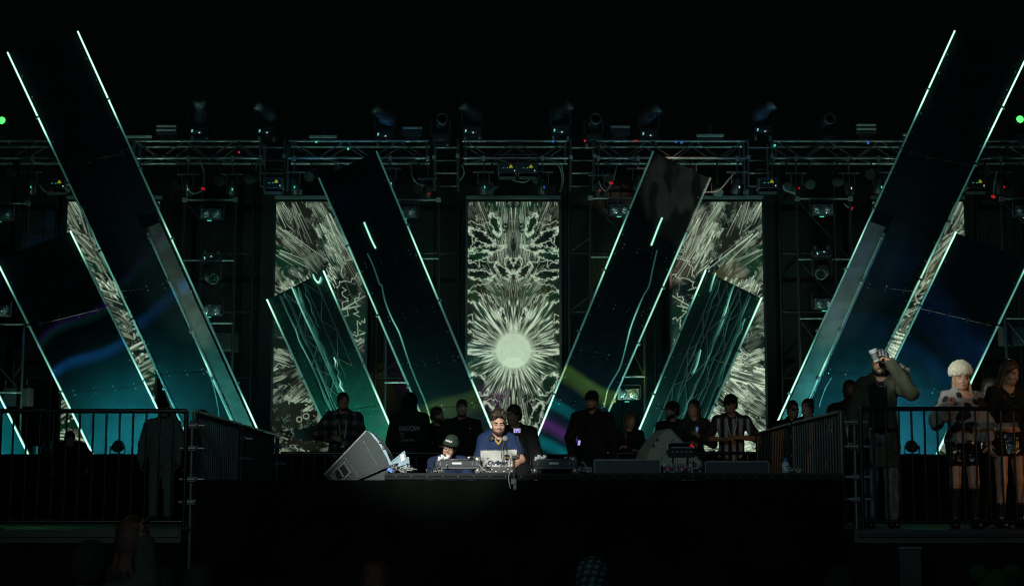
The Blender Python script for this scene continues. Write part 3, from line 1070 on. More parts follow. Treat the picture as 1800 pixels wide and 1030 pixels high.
def strip(root, key, pts, tube_line):
    """a pale strip and clamped tube added on a tall panel to imitate a reflection"""
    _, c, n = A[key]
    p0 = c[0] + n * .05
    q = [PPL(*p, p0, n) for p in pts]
    o = prism('reflection_strip', q, n * .02, M['mirror_plain'], root)
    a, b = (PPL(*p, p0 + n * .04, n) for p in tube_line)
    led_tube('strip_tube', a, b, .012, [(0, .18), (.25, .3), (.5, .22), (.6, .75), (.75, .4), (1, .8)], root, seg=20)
    rod('reflection_rail', a + Vector((.03, 0, 0)), b + Vector((.03, 0, 0)), .012, M['alu'], root)
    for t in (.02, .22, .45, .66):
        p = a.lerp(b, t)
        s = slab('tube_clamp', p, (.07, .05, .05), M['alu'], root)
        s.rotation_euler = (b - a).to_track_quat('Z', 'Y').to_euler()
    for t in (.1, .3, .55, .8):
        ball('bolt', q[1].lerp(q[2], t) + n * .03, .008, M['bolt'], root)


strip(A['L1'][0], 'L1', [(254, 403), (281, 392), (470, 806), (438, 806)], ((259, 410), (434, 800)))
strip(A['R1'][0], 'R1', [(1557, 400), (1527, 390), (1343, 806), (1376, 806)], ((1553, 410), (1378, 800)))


def face_line(key, pxs, r=.010, glow=None, off=.022, name='face_reflection'):  # glowing tubes on the panel face imitate reflected light lines
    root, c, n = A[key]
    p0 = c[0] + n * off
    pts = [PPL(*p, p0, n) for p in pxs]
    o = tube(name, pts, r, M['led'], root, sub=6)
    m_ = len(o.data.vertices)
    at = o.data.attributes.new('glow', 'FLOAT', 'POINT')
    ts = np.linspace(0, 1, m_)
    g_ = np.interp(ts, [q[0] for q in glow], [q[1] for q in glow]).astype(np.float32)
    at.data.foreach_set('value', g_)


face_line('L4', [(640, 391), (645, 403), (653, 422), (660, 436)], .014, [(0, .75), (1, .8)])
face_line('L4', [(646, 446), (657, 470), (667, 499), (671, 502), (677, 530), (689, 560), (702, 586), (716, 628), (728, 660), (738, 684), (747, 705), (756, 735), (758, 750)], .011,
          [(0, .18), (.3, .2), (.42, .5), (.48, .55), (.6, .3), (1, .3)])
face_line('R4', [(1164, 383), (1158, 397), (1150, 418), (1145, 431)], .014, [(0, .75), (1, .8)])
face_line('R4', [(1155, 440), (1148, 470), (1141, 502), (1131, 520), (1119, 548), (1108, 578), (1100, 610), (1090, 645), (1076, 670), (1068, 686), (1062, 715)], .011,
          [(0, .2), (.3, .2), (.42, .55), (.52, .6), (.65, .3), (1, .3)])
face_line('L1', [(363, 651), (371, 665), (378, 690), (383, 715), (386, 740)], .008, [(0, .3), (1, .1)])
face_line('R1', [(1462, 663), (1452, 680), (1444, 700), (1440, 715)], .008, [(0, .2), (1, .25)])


def face_reflected_truss(key, lines, t0, t1, braces, label_mt, depth=.14, r=.02):
    """lattice added on the face of a short panel to imitate a reflected truss; lines = fractions across the panel"""
    root, c, n = A[key]
    tl, tr, br, bl = c
    ch = []
    for u, off, rr, e in lines:
        a = tl.lerp(tr, u).lerp(bl.lerp(br, u), t0) + n * off
        b = tl.lerp(tr, u).lerp(bl.lerp(br, u), e) + n * off
        rod('truss_chord', a, b, rr, label_mt, root)
        ch.append((a, b))
    for i, j, m_ in braces:
        (a0, b0), (a1, b1) = ch[i], ch[j]
        for q in range(m_):
            u0, u1 = q / m_, (q + 1) / m_
            if q % 2:
                rod('reflected_brace', a1.lerp(b1, u0), a0.lerp(b0, u1), .008, label_mt, root)
            else:
                rod('reflected_brace', a0.lerp(b0, u0), a1.lerp(b1, u1), .008, label_mt, root)


M['truss_reflection'] = mat('reflected_truss_tube', (0.50, 0.56, 0.53), 0.28, 0.35, 0.3, 9, 0.03, 70)
face_reflected_truss('L5', [(.20, .05, .014, 1.0), (.30, .12, .010, 1.0), (.48, .06, .012, .95), (.66, .05, .007, .55), (.84, .05, .007, .5)], .015, 1, [(0, 2, 9), (1, 2, 7), (3, 4, 5)], M['truss_reflection'], r=.006)
face_reflected_truss('R5', [(.22, .05, .009, .9), (.40, .06, .010, 1.0), (.60, .10, .012, 1.0), (.80, .06, .010, 1.0)], .015, 1, [(0, 1, 9), (1, 2, 7), (2, 3, 9)], M['truss_reflection'], r=.006)


def wavy(key, x0, y0, x1, y1, glow, r=.007, off=.10, seed=1, amp=2.2, n=11):  # wavy glowing tubes imitate crumpled reflections
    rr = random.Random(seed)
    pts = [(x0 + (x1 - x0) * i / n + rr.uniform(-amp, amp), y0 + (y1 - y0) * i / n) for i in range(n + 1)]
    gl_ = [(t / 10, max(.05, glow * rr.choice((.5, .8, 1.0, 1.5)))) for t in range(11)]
    face_line(key, pts, r, gl_, off, 'crumpled_reflection')


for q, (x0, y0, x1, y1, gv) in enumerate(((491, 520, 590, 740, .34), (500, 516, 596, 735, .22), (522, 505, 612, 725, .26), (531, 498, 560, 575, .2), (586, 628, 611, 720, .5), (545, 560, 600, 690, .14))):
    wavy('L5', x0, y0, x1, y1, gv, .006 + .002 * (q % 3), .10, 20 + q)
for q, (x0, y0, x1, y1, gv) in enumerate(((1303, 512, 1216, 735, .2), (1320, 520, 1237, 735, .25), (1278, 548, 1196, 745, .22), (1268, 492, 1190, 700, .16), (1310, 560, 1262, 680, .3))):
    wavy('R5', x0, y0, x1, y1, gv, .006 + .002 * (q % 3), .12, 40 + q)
_rt, _c, _n = A['L5']
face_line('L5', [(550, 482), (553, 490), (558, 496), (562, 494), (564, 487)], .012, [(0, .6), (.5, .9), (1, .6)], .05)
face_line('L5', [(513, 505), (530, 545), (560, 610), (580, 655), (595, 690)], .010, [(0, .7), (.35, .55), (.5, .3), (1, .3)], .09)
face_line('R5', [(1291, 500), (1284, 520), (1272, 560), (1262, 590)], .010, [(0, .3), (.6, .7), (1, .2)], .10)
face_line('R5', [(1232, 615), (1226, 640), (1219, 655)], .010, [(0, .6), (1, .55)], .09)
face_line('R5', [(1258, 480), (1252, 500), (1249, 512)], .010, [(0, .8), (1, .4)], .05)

# ------------------------------------------------------------------ lighting truss
YT = 26.4
ZT = P(900, 248, YT).z
ZB = P(900, 278, YT).z
DT = 0.43


def truss_section(x0, x1, label):
    root = thing('lighting_truss', label, 'truss', ((x0 + x1) / 2, YT, ZB), 'sections of the overhead truss')
    g_ = 0.012
    for y in (YT, YT + DT):
        for z in (ZB, ZT):
            rod('chord', (x0 + g_, y, z), (x1 - g_, y, z), .022, M['alu'], root)
    n = max(2, int(round((x1 - x0) / .42)))
    for i in range(n):
        a = x0 + .06 + (x1 - x0 - .12) * i / n
        b = x0 + .06 + (x1 - x0 - .12) * (i + 1) / n
        z0, z1 = (ZB, ZT) if i % 2 else (ZT, ZB)
        for y in (YT, YT + DT):
            rod('brace', (a, y, z0), (b, y, z1), .010, M['alu_dark'], root)
        rod('brace', (a, YT if i % 2 else YT + DT, ZB), (b, YT + DT if i % 2 else YT, ZB), .010, M['alu_dark'], root)
    for x in (x0 + .05, x1 - .05):
        for y in (YT, YT + DT):
            rod('upright', (x, y, ZB), (x, y, ZT), .014, M['alu_dark'], root)
        rod('cross_tube', (x, YT, ZB), (x, YT + DT, ZB), .014, M['alu_dark'], root)
        rod('cross_tube', (x, YT, ZT), (x, YT + DT, ZT), .014, M['alu_dark'], root)
    return root


secs = [(-120, 120, 'overhead truss section at the far left below the green lamp'), (232, 462, 'overhead truss section between the tall left panel and next joint'), (505, 755, 'overhead truss section above the left streak screen'),
        (812, 1000, 'overhead truss section above the sun screen'), (1048, 1312, 'overhead truss section above the right facet screen'), (1358, 1600, 'overhead truss section left of the tall right panel'), (1690, 1930, 'overhead truss section at the far right below the green lamp')]
for a, b, lab in secs:
    truss_section(P(a, 260, YT).x, P(b, 260, YT).x, lab)


def joint_tower(px, label):
    """short ladder of truss that hangs at a joint and carries the lamps above and below"""
    x = P(px, 260, YT).x
    root = thing('truss_joint', label, 'truss joint', (x, YT, ZB), 'joints of the overhead truss')
    w = .19
    z1, z0 = ZT + .03, P(900, 328, YT).z
    for s in (-1, 1):
        for y in (YT - .03, YT + DT - .03):
            rod('post', (x + s * w, y, z0), (x + s * w, y, z1), .018, M['alu_dark'], root)
    k = 0
    z = z0
    while z < z1:
        rod('rung', (x - w, YT - .03, z), (x + w, YT - .03, z), .014, M['alu' if k % 2 else 'alu_dark'], root)
        z += .21
        k += 1
    slab('clamp', (x - w, YT - .06, ZB), (.06, .06, .06), M['steel'], root)
    slab('clamp', (x + w, YT - .06, ZB + .02), (.06, .06, .06), M['steel'], root)
    return root


for px, lab in ((480, 'truss joint left of the left streak screen'), (784, 'truss joint left of the sun screen'), (1024, 'truss joint right of the sun screen'), (1335, 'truss joint right of the right facet screen'), (215, 'truss joint behind the tall left panel'), (1648, 'truss joint behind the tall right panel')):
    joint_tower(px, lab)


def moving_head(px, py, Y, pan, tilt, label, hung=False, lens=None, s=1.0, dots=True):
    """moving head lamp; px, py: the middle of its head; pan turns round z, tilt 0 = upright"""
    c = P(px, py, Y)
    d = -1 if hung else 1
    root = thing('moving_head', label, 'stage light', (c.x, Y, c.z - d * .40 * s), 'moving head lamps on the rig')
    o = root.location

    def w(x, y, z):
        return Vector((o.x + x * s, o.y + y * s, o.z + d * z * s))
    slab('base', w(0, 0, .055), (.36 * s, .26 * s, .11 * s), M['plastic'], root)
    slab('base_rim', w(0, 0, .118), (.30 * s, .22 * s, .02 * s), M['plastic_grey'], root)
    slab('control_panel', w(.0, -.134, .055), (.15 * s, .008, .05 * s), M['plastic_grey'], root)
    slab('yoke_base', w(0, 0, .155), (.33 * s, .13 * s, .05 * s), M['plastic'], root)
    for sx in (-1, 1):
        slab('yoke_arm', w(sx * .165, 0, .30), (.045 * s, .12 * s, .30 * s), M['plastic'], root)
    ax = Vector((math.sin(tilt) * math.sin(pan), -math.sin(tilt) * math.cos(pan), math.cos(tilt) * d))
    hc = w(0, 0, .40)
    hd = lathe('head', [(.05 * s, -.20 * s), (.105 * s, -.18 * s), (.125 * s, -.08 * s), (.122 * s, .03 * s), (.095 * s, .06 * s), (.09 * s, .17 * s), (.105 * s, .185 * s), (.105 * s, .235 * s), (.088 * s, .237 * s), (.082 * s, .21 * s)], hc, ax, M['plastic_grey'], root)
    lathe('lens', [(.080 * s, .205 * s), (.080 * s, .216 * s), (.05 * s, .222 * s), (.01 * s, .225 * s)], hc, ax, lens or M['lens'], hd)
    if dots:
        for q, (x, z, m_) in enumerate(((-.10, .085, 'led_white'), (-.105, .06, 'led_teal'), (.02, .045, 'led_white'))):
            slab('indicator', w(x, -.14, z), (.022 * s, .008, .014 * s), M[m_], root)
    for sx in (-1, 1):
        slab('hook_clamp', w(sx * .12, 0, -.04), (.04 * s, .06 * s, .08 * s), M['steel'], root)
    return root


up = YT + .2
ou = 1.0
for px, py, pan, tilt, lab in (
        (352, 200, 0, .5, 'moving head above the truss tilted upright, left of the streak screen'),
        (470, 200, -1.25, .95, 'moving head above the joint left of the streak screen, pointing up left'),
        (677, 206, -1.25, .95, 'moving head above the streak screen, pointing up left'),
        (830, 200, -1.25, .95, 'moving head above the left end of sun screen truss, pointing up left'),
        (985, 199, 1.25, .95, 'moving head above the right end of sun screen truss, pointing up right'),
        (1140, 205, 1.25, .95, 'moving head above the leaning right panel top, pointing up right'),
        (1340, 198, 1.25, .95, 'moving head above the joint right of the facet screen, pointing up right')):
    moving_head(px, py, up, pan, tilt, lab, s=.98)
for px, py, lab in ((775, 216, 'moving head facing forward above the truss left of the sun screen'), (1043, 216, 'moving head facing forward above the truss right of the sun screen'), (1452, 216, 'moving head facing forward above the far right truss')):
    moving_head(px, py, up, 0.15, 1.45, lab, s=.9, dots=False)
for px, py, lab in ((8, 217, 'lit green moving head at the left edge above the truss'), (1788, 215, 'lit green moving head at the right edge above the truss')):
    h = moving_head(px, py, up, 0.0, 1.5, lab, lens=M['led_green'], s=.72, dots=False)
    h['group'] = 'lit green moving heads'
    p = P(px, py, up - .3)
    spot('green_beam', p, (p.x * .9, p.y - 3.0, p.z - 1.4), 60, (.12, 1, .25), 25, .5, .05, h)

# lamps that hang below the truss on the ladders
for px, py, lab in ((371, 486, 'hanging moving head on the ladder right of the tall left panel'), (1445, 478, 'hanging moving head on the ladder left of the tall right panel')):
    moving_head(px, py, 26.0, .35 if px < 900 else -.3, 1.25, lab, hung=True, s=.85)


def strobe(px, py, label, tubes=2, w=.34):
    c = P(px, py, YT)
    root = thing('strobe_light', label, 'stage light', (c.x, YT, ZT + .03), 'strobe bars on the truss')
    z = c.z
    slab('housing', (c.x, YT + .02, z), (w, .1, .16), M['plastic'], root)
    for i in range(tubes):
        slab('lamp_strip', (c.x, YT - .035, z + .045 - .065 * i), (w * .92, .02, .032), M['strobe_face'], root)
    slab('foot_bracket', (c.x, YT + .02, (z + ZT) / 2 - .03), (w * .7, .05, max(.06, z - ZT)), M['plastic'], root)


M['strobe_face'] = mat('frosted_strobe_face', (0.62, 0.66, 0.62), 0.35, 0.2, 0.2, 30, 0.2, 40)
for px, py, lab, n in ((293, 228, 'two strip strobe on the truss near the tall left panel', 2), (725, 231, 'strobe box on the truss left of the sun screen', 1), (1090, 229, 'strobe box on the truss right of the sun screen', 1), (1522, 226, 'two strip strobe on the truss near the tall right panel', 2)):
    strobe(px, py, lab, n)


def light_bar(px, py, label, w=.44):
    c = P(px, py, YT)
    root = thing('light_bar', label, 'stage light', (c.x, YT - .05, c.z), 'flat light bars on the truss')
    slab('face', (c.x, YT - .1, c.z), (w, .06, .035), M['strobe_face'], root)
    slab('body', (c.x, YT - .03, c.z - .035), (w * .95, .1, .03), M['plastic'], root)
    slab('bracket', (c.x, YT - .02, c.z + .12), (.08, .06, .18), M['plastic'], root)


for px, py, lab in ((245, 243, 'flat light bar beside the tall left panel'), (569, 243, 'flat light bar above the left leaning panel'), (1247, 241, 'flat light bar above the right facet screen'), (1608, 240, 'flat light bar behind the tall right panel edge')):
    light_bar(px, py, lab)


def laser_box(px, py, label):
    c = P(px, py, YT - .1)
    root = thing('laser_projector', label, 'laser', (c.x, YT - .1, c.z - .15), 'laser boxes under the truss')
    y = YT - .1
    slab('housing', (c.x, y, c.z), (.30, .3, .17), M['plastic_grey'], root)
    slab('front_plate', (c.x, y - .155, c.z - .01), (.27, .012, .13), M['plastic'], root)
    slab('lower_tray', (c.x, y - .03, c.z - .13), (.28, .26, .05), M['alu_dark'], root, rot=(.25, 0, 0))
    prism('warning_sticker', [(c.x + .025, y - .163, c.z + .0), (c.x + .085, y - .163, c.z), (c.x + .085, y - .163, c.z + .018), (c.x + .055, y - .163, c.z + .058), (c.x + .025, y - .163, c.z + .018)], (0, -.002, 0), M['yellow'], root)
    for q in range(4):
        slab('indicator', (c.x - .09 + q * .03, y - .164, c.z - .0), (.010, .006, .010), M['led_teal'] if q % 2 else M['plastic_grey'], root)
    slab('indicator', (c.x + .115, y - .164, c.z - .045), (.014, .006, .014), M['led_white'], root)
    for s in (-1, 1):
        slab('bracket_arm', (c.x + s * .165, y, c.z + .10), (.012, .05, .3), M['black_metal'], root)
    slab('bracket_bridge', (c.x, y, c.z + .25), (.34, .05, .012), M['black_metal'], root)
    return root


for px, py, lab in ((103, 326, 'laser box with yellow sticker left of the tall left panel'), (482, 325, 'laser box with yellow sticker above the left streak screen'), (892, 299, 'left one of the two laser boxes above the sun screen'), (927, 299, 'right one of the two laser boxes above the sun screen'), (1348, 325, 'laser box with yellow sticker above the right facet screen'), (1712, 325, 'laser box with yellow sticker right of the tall right panel')):
    laser_box(px, py, lab)


def profile_lamp(px, py, label, lean=0.0, ind='led_teal'):
    """spotlight that hangs on a clamp below the truss"""
    c = P(px, py, YT - .05)
    root = thing('hanging_spotlight', label, 'stage light', (c.x, YT - .05, c.z - .15), 'small lamps hanging below the truss')
    y = YT - .05
    rod('hanger', (c.x, y, ZB), (c.x, y, c.z + .1), .012, M['alu_dark'], root)
    slab('cross_plate', (c.x, y, c.z + .14), (.34, .05, .02), M['alu_dark'], root)
    slab('hook_clamp', (c.x, y, ZB - .02), (.05, .06, .08), M['steel'], root)
    lathe('barrel', [(.045, -.2), (.075, -.18), (.08, .05), (.06, .09), (.03, .1)], (c.x, y, c.z - .02), (math.sin(lean), -.35, math.cos(lean)), M['plastic'], root)
    for s in (-1, 1):
        slab('yoke_arm', (c.x + s * .09, y, c.z + .05), (.012, .035, .2), M['alu_dark'], root)
    slab('indicator', (c.x + .02, y - .09, c.z - .12), (.018, .01, .03), M[ind], root)
    return root


for px, py, lab, le, ind in ((55, 318, 'small spotlight hanging near the left picture edge', .1, 'led_teal'), (330, 322, 'small spotlight hanging above the left ladder', -.1, 'led_teal'), (408, 322, 'small spotlight hanging right of the left ladder lamp', .2, 'led_teal'), (517, 318, 'small spotlight hanging at the top left of the streak screen', -.1, 'led_teal'),
                             (686, 312, 'small spotlight hanging right of the left leaning panel top', .1, 'led_white'), (752, 330, 'small spotlight hanging left of the sun screen', .3, 'led_red'), (850, 318, 'small spotlight hanging above the left half of the sun screen', 0, 'led_teal'), (954, 318, 'small spotlight hanging above the right half of the sun screen', 0, 'led_blue'),
                             (1052, 324, 'small spotlight hanging right of the sun screen', -.3, 'led_red'), (1122, 312, 'small spotlight hanging left of the right leaning panel top', .1, 'led_teal'), (1296, 318, 'small spotlight hanging at the top of the facet screen', .2, 'led_white'), (1400, 320, 'small spotlight hanging above the right ladder', .1, 'led_red'),
                             (1492, 320, 'small spotlight hanging right of the right ladder lamp', -.15, 'led_white'), (1545, 318, 'small spotlight hanging left of the tall right panel', .1, 'led_teal'), (1760, 318, 'small spotlight hanging near the right picture edge', -.1, 'led_red')):
    profile_lamp(px, py, lab, le, ind)


def par_can(px, py, label, seed):
    r = random.Random(seed)
    c = P(px, py, YT + .1)
    y = YT + r.choice((.0, .22, .4))
    root = thing('par_can', label, 'stage light', (c.x, y, c.z - .1), 'dark par cans inside the truss')
    ax = (r.uniform(-.6, .6), -1, r.uniform(-.9, -.2))
    b = lathe('can', [(.05, -.16), (.075, -.13), (.085, .06), (.088, .10), (.08, .10)], (c.x, y, c.z), ax, M['plastic'], root)
    lathe('lens', [(.076, .085), (.07, .092), (.02, .097)], (c.x, y, c.z), ax, M['lens'], b)
    rod('hanger', (c.x, y, c.z + .05), (c.x, y, max(ZB, c.z + .16)), .012, M['black_metal'], root)
    for s_ in (-1, 1):
        slab('yoke_arm', (c.x + s_ * .095, y, c.z + .03), (.01, .03, .16), M['black_metal'], root)


_ord = ['first', 'second', 'third', 'fourth', 'fifth', 'sixth', 'seventh', 'eighth', 'ninth', 'tenth', 'eleventh']
_cans = (20, 150, 305, 385, 440, 545, 600, 655, 735, 865, 945, 1070, 1165, 1215, 1265, 1385, 1425, 1475, 1530, 1585, 1735, 1780)
for i, px in enumerate(_cans):
    lab = f'{_ord[i]} dark par can under the truss, counted from its left end' if i < 11 else f'{_ord[21 - i]} dark par can under the truss, counted from its right end'
    par_can(px, 296 + (i * 29) % 34, lab, 60 + i)


# ------------------------------------------------------------------ ladders with twin blinders
YB = 26.1


def ladder(x0, x1, bars, label, ybot=805):
    a, b = P(x0, 352, YB).x, P(x1, 352, YB).x
    zb = P(900, ybot, YB).z
    root = thing('lamp_ladder', label, 'lamp ladder', ((a + b) / 2, YB, max(zb, RISER)), 'hanging ladders for lamps')
    zt = P(900, bars[0], YB).z
    for x in (a, b):
        rod('side_rail', (x, YB, RISER), (x, YB, zt + .35), .022, M['black_metal'], root)
        slab('coupler', (x, YB - .03, zt), (.07, .05, .07), M['steel'], root)
    for i, py in enumerate(bars):
        z = P(900, py, YB).z
        rod('crossbar', (a, YB - .03, z), (b, YB - .03, z), .017, M['steel'], root)
    for i in range(len(bars) - 1):
        z0, z1 = P(900, bars[i], YB).z, P(900, bars[i + 1], YB).z
        rod('diagonal', (a, YB + .03, z0), (b, YB + .03, z1), .012, M['black_metal'], root)
    return root


ladder(325, 414, (352, 458, 568, 690), 'lamp ladder between the tall left panel and streak screen')
ladder(680, 771, (352, 455, 672), 'lamp ladder behind the left leaning panel, left of the sun screen')
ladder(1038, 1130, (349, 452, 662), 'lamp ladder behind the right leaning panel, right of the sun screen')
ladder(1401, 1494, (350, 456, 560, 690), 'lamp ladder between the facet screen and tall right panel')
ladder(-60, 50, (358, 455, 570, 690), 'lamp ladder cut by the left picture edge')
ladder(1760, 1860, (350, 456, 560, 690), 'lamp ladder cut by the right picture edge')


def blinder(px, py, label):
    c = P(px, py, YB - .12)
    y = YB - .12
    root = thing('twin_blinder', label, 'stage light', (c.x, y, c.z - .1), 'twin blinder lamps on the ladders')
    slab('housing', (c.x, y + .04, c.z), (.36, .12, .17), M['plastic'], root)
    for s in (-1, 1):
        x = c.x + s * .082
        bz = obj('bezel', [(x + sx * .0775, y + yy, c.z + sz * .0775) for yy in (-.04, -.02) for sz in (-1, 1) for sx in (-1, 1)], [(0, 1, 3, 2), (4, 6, 7, 5), (0, 4, 5, 1), (2, 3, 7, 6), (0, 2, 6, 4), (1, 5, 7, 3)], M['plastic_grey'], root)
        lathe('reflector', [(.066, -.004), (.066, .006), (.05, .012), (.03, .016), (.008, .018)], (x, y - .041, c.z), (0, -1, 0), M['reflector'], bz)
        ball('bulb', (x, y - .062, c.z), .016, M['strobe_face'], bz)
        slab('side_bracket', (c.x + s * .195, y + .02, c.z + .04), (.012, .05, .2), M['black_metal'], root)
    slab('yoke', (c.x, y + .02, c.z + .145), (.4, .05, .012), M['black_metal'], root)
    slab('indicator', (c.x - .02, y - .03, c.z - .115), (.07, .01, .012), M['led_teal'], root)


for px, py, lab in ((371, 376, 'twin blinder hanging high right of the tall left panel'), (370, 545, 'twin blinder half way up beside the polished left strip'), (714, 373, 'twin blinder right of the left leaning panel top'), (1090, 369, 'twin blinder left of the right leaning panel'),
                    (1104, 693, 'twin blinder low behind the man in black sweater'), (1446, 369, 'twin blinder hanging high left of the tall right panel'), (1450, 534, 'twin blinder half way up left of the tall right panel'), (2, 378, 'twin blinder high at the left picture edge'), (-4, 547, 'twin blinder half way up at the left picture edge'), (1803, 371, 'twin blinder high at the right picture edge')):
    blinder(px, py, lab)


def speaker_cab(px, py, label, w=.42, h=.3):
    c = P(px, py, YB + .2)
    root = thing('hung_speaker', label, 'speaker', (c.x, YB + .2, c.z - h / 2), 'dark speaker boxes on the ladders')
    slab('cabinet', (c.x, YB + .3, c.z), (w, .3, h), M['plastic'], root)
    slab('grille', (c.x, YB + .14, c.z), (w * .9, .015, h * .86), M['black_metal'], root)
    for s in (-1, 1):
        rod('hanger', (c.x + s * w * .4, YB + .2, c.z + h / 2), (c.x + s * w * .4, YB + .2, c.z + h / 2 + .12), .01, M['black_metal'], root)


for px, py, lab in ((393, 600, 'dark box under the crossbar of the left ladder'), (1470, 590, 'dark box under the crossbar of the right ladder'), (28, 697, 'dark box low on the ladder at the left edge'), (1785, 590, 'dark box on the ladder at the right edge')):
    speaker_cab(px, py, lab)


# dark scaffold frames in front of the backdrop
def scaffold(px0, px1, label, bars=(445, 548, 664)):
    Y = 28.2
    a, b = P(px0, 500, Y).x, P(px1, 500, Y).x
    zt = P(900, 300, Y).z
    root = thing('scaffold_tower', label, 'scaffold', ((a + b) / 2, Y, RISER), 'dark scaffold frames behind the lamps')
    for x in (a, b):
        rod('standard', (x, Y, RISER), (x, Y, zt), .03, M['black_metal'], root)
    prev = zt
    for py in bars:
        z = P(900, py, Y).z
        rod('ledger', (a, Y, z), (b, Y, z), .025, M['black_metal'], root)
        rod('diagonal', (a, Y, z), (a + (b - a) * .45, Y, min(prev, z + .5)), .016, M['black_metal'], root)
        prev = z
    return root


for a, b, lab in ((352, 444, 'dark scaffold frame left of the streak screen'), (662, 806, 'dark scaffold frame left of the sun screen'), (1000, 1150, 'dark scaffold frame right of the sun screen'), (1372, 1470, 'dark scaffold frame right of the facet screen'), (30, 96, 'dark scaffold frame at the left picture edge'), (1722, 1790, 'dark scaffold frame at the right picture edge')):
    scaffold(a, b, lab)


# cables that droop below the truss, some with red connectors
def droop(pts, label, red=False, mt=None, Y=None, r=.011):
    Y = Y or YT - .18
    w = [P(x, y, Y + .02 * ((i * 7) % 3)) for i, (x, y) in enumerate(pts)]
    root = thing('hanging_cable', label, 'cable', tuple(w[0]), 'cables drooping from the truss')
    tube('cord', w, r, mt or M['cable_pale'], root)
    if red:
        e = w[-1]
        slab('connector', e, (.06, .04, .035), M['red'], root, rot=(0, .3, 0))


droop([(352, 284), (358, 300), (359, 318), (357, 332)], 'cable with red plug above the left ladder', True)
droop([(357, 333), (345, 340), (335, 338), (328, 325)], 'cable loop left of the red plug above the left ladder')
droop([(70, 325), (78, 336), (92, 339)], 'cable with red plug left of the tall left panel', True)
droop([(450, 300), (452, 285), (460, 272)], 'curved cable left of the left joint')
droop([(723, 284), (724, 308), (733, 322), (746, 326)], 'curved cable left of the sun screen')
droop([(812, 290), (816, 305), (808, 318)], 'short cable at the left joint by the sun screen')
droop([(986, 286), (990, 305), (990, 322), (984, 338)], 'left strand of twisted cables right of the sun screen')
droop([(980, 288), (986, 300), (988, 318), (986, 336)], 'right strand of twisted cables right of the sun screen')
droop([(895, 312), (908, 319), (924, 320), (934, 313)], 'cable loop under the two laser boxes')
droop([(1086, 286), (1081, 305), (1078, 318), (1074, 322)], 'cable with red plug right of the sun screen', True)
droop([(1074, 323), (1066, 336), (1058, 330), (1052, 318)], 'cable loop beside the red plug right of sun screen')
droop([(1240, 338), (1262, 336), (1274, 324), (1284, 312), (1296, 300)], 'long slack cable above the facet screen')
droop([(1377, 325), (1380, 334), (1398, 340)], 'slack cable above the right ladder')
droop([(1484, 358), (1490, 364), (1496, 366)], 'short cable with red plug at the right ladder', True)
droop([(1752, 300), (1748, 322), (1746, 346)], 'cable with red plug near the right picture edge', True)
droop([(620, 290), (628, 305), (640, 312)], 'cable dipping behind the left leaning panel top')
for i, (px, py, m_) in enumerate(((972, 249, 'led_blue'), (1028, 248, 'led_red'), (1118, 248, 'led_red'), (1188, 250, 'led_blue'), (1198, 251, 'led_blue'), (1526, 252, 'led_blue'), (420, 268, 'led_red'), (1362, 256, 'led_teal'), (612, 262, 'led_teal'), (556, 250, 'led_teal'), (93, 324, 'led_blue'))):
    p = P(px, py, YT - .06)
    o = slab('status_light', p, (.03, .02, .03), M[m_])
    tag(o, f'tiny {m_[4:]} status light on the truss, {["left", "right"][px > 900]} of centre, number {i + 1} of them'.replace(f', number {i + 1} of them', ['', ' beside a moving head', ' below the right panel lamp', ' left one of a close pair', ' right one of a close pair', ' near the tall right panel', ' above the left ladder', ' near the right ladder', ' near the left leaning panel', ' above the left streak screen', ' on a laser box'][i]), 'status light', 'status lights on the truss')

# ------------------------------------------------------------------ added wash lamps on the riser imitate the glow in the mirror panels


def wash(x, y, target, energy, col, size, label, z=None):
    z = RISER if z is None else z
    root = thing('added_wash_light', label, 'stage light', (x, y, z), 'wash lamps at the feet of the mirror panels')
    t = (Vector(target) - Vector((x, y, z + .12))).normalized()
    slab('floor_bracket', (x, y, z + .012), (.2, .14, .02), M['black_metal'], root)
    for s in (-1, 1):
        slab('bracket_arm', (x + s * .1, y, z + .07), (.012, .05, .12), M['black_metal'], root)
    lathe('can', [(.05, -.12), (.075, -.1), (.08, .05), (.085, .06), (.08, .062)], (x, y, z + .12), t, M['plastic'], root)
    e = emat('added_wash_lens_' + '_'.join(f'{int(c * 100)}' for c in col), col, 1.5)
    lathe('lens', [(.07, .056), (.07, .066), (.02, .070)], (x, y, z + .12), t, e, root)
    l = spot('added_wash_beam', Vector((x, y, z + .12)) + t * .09, target, energy, col, size, 1.0, .05, root)
    return l


for key, en, col, dx in (('L1', 110, (.09, .60, .56), -.3), ('L2', 400, (.04, .58, .62), 0.), ('L3', 240, (.02, .6, .6), 0), ('R1', 150, (.08, .56, .62), .3), ('R2', 360, (.06, .52, .66), 0.), ('L4', 45, (.12, .5, .62), -.55), ('R4', 50, (.12, .45, .66), .55), ('L5', 75, (.08, .9, .62), .1), ('R5', 26, (.12, .6, .6), -.1)):
    _rt, c, n = A[key]
    tl, tr, br, bl = c
    tgt = tl.lerp(tr, .5).lerp(bl.lerp(br, .5), .91)
    b = (bl + br) / 2
    lab = {'L1': 'floor wash lamp at the foot of the tallest left panel', 'L2': 'floor wash lamp at the foot of the broad left panel', 'L3': 'floor wash lamp at the foot of the cut off left panel', 'R1': 'floor wash lamp at the foot of the tallest right panel', 'R2': 'floor wash lamp at the foot of the broad right panel', 'L4': 'floor wash lamp left of the sun screen foot', 'R4': 'floor wash lamp right of the sun screen foot', 'L5': 'floor wash lamp below the left streak screen', 'R5': 'floor wash lamp below the right facet screen'}[key]
    wash(b.x + dx, 23.0, tgt, en, col, 100, lab, RISER - .0)

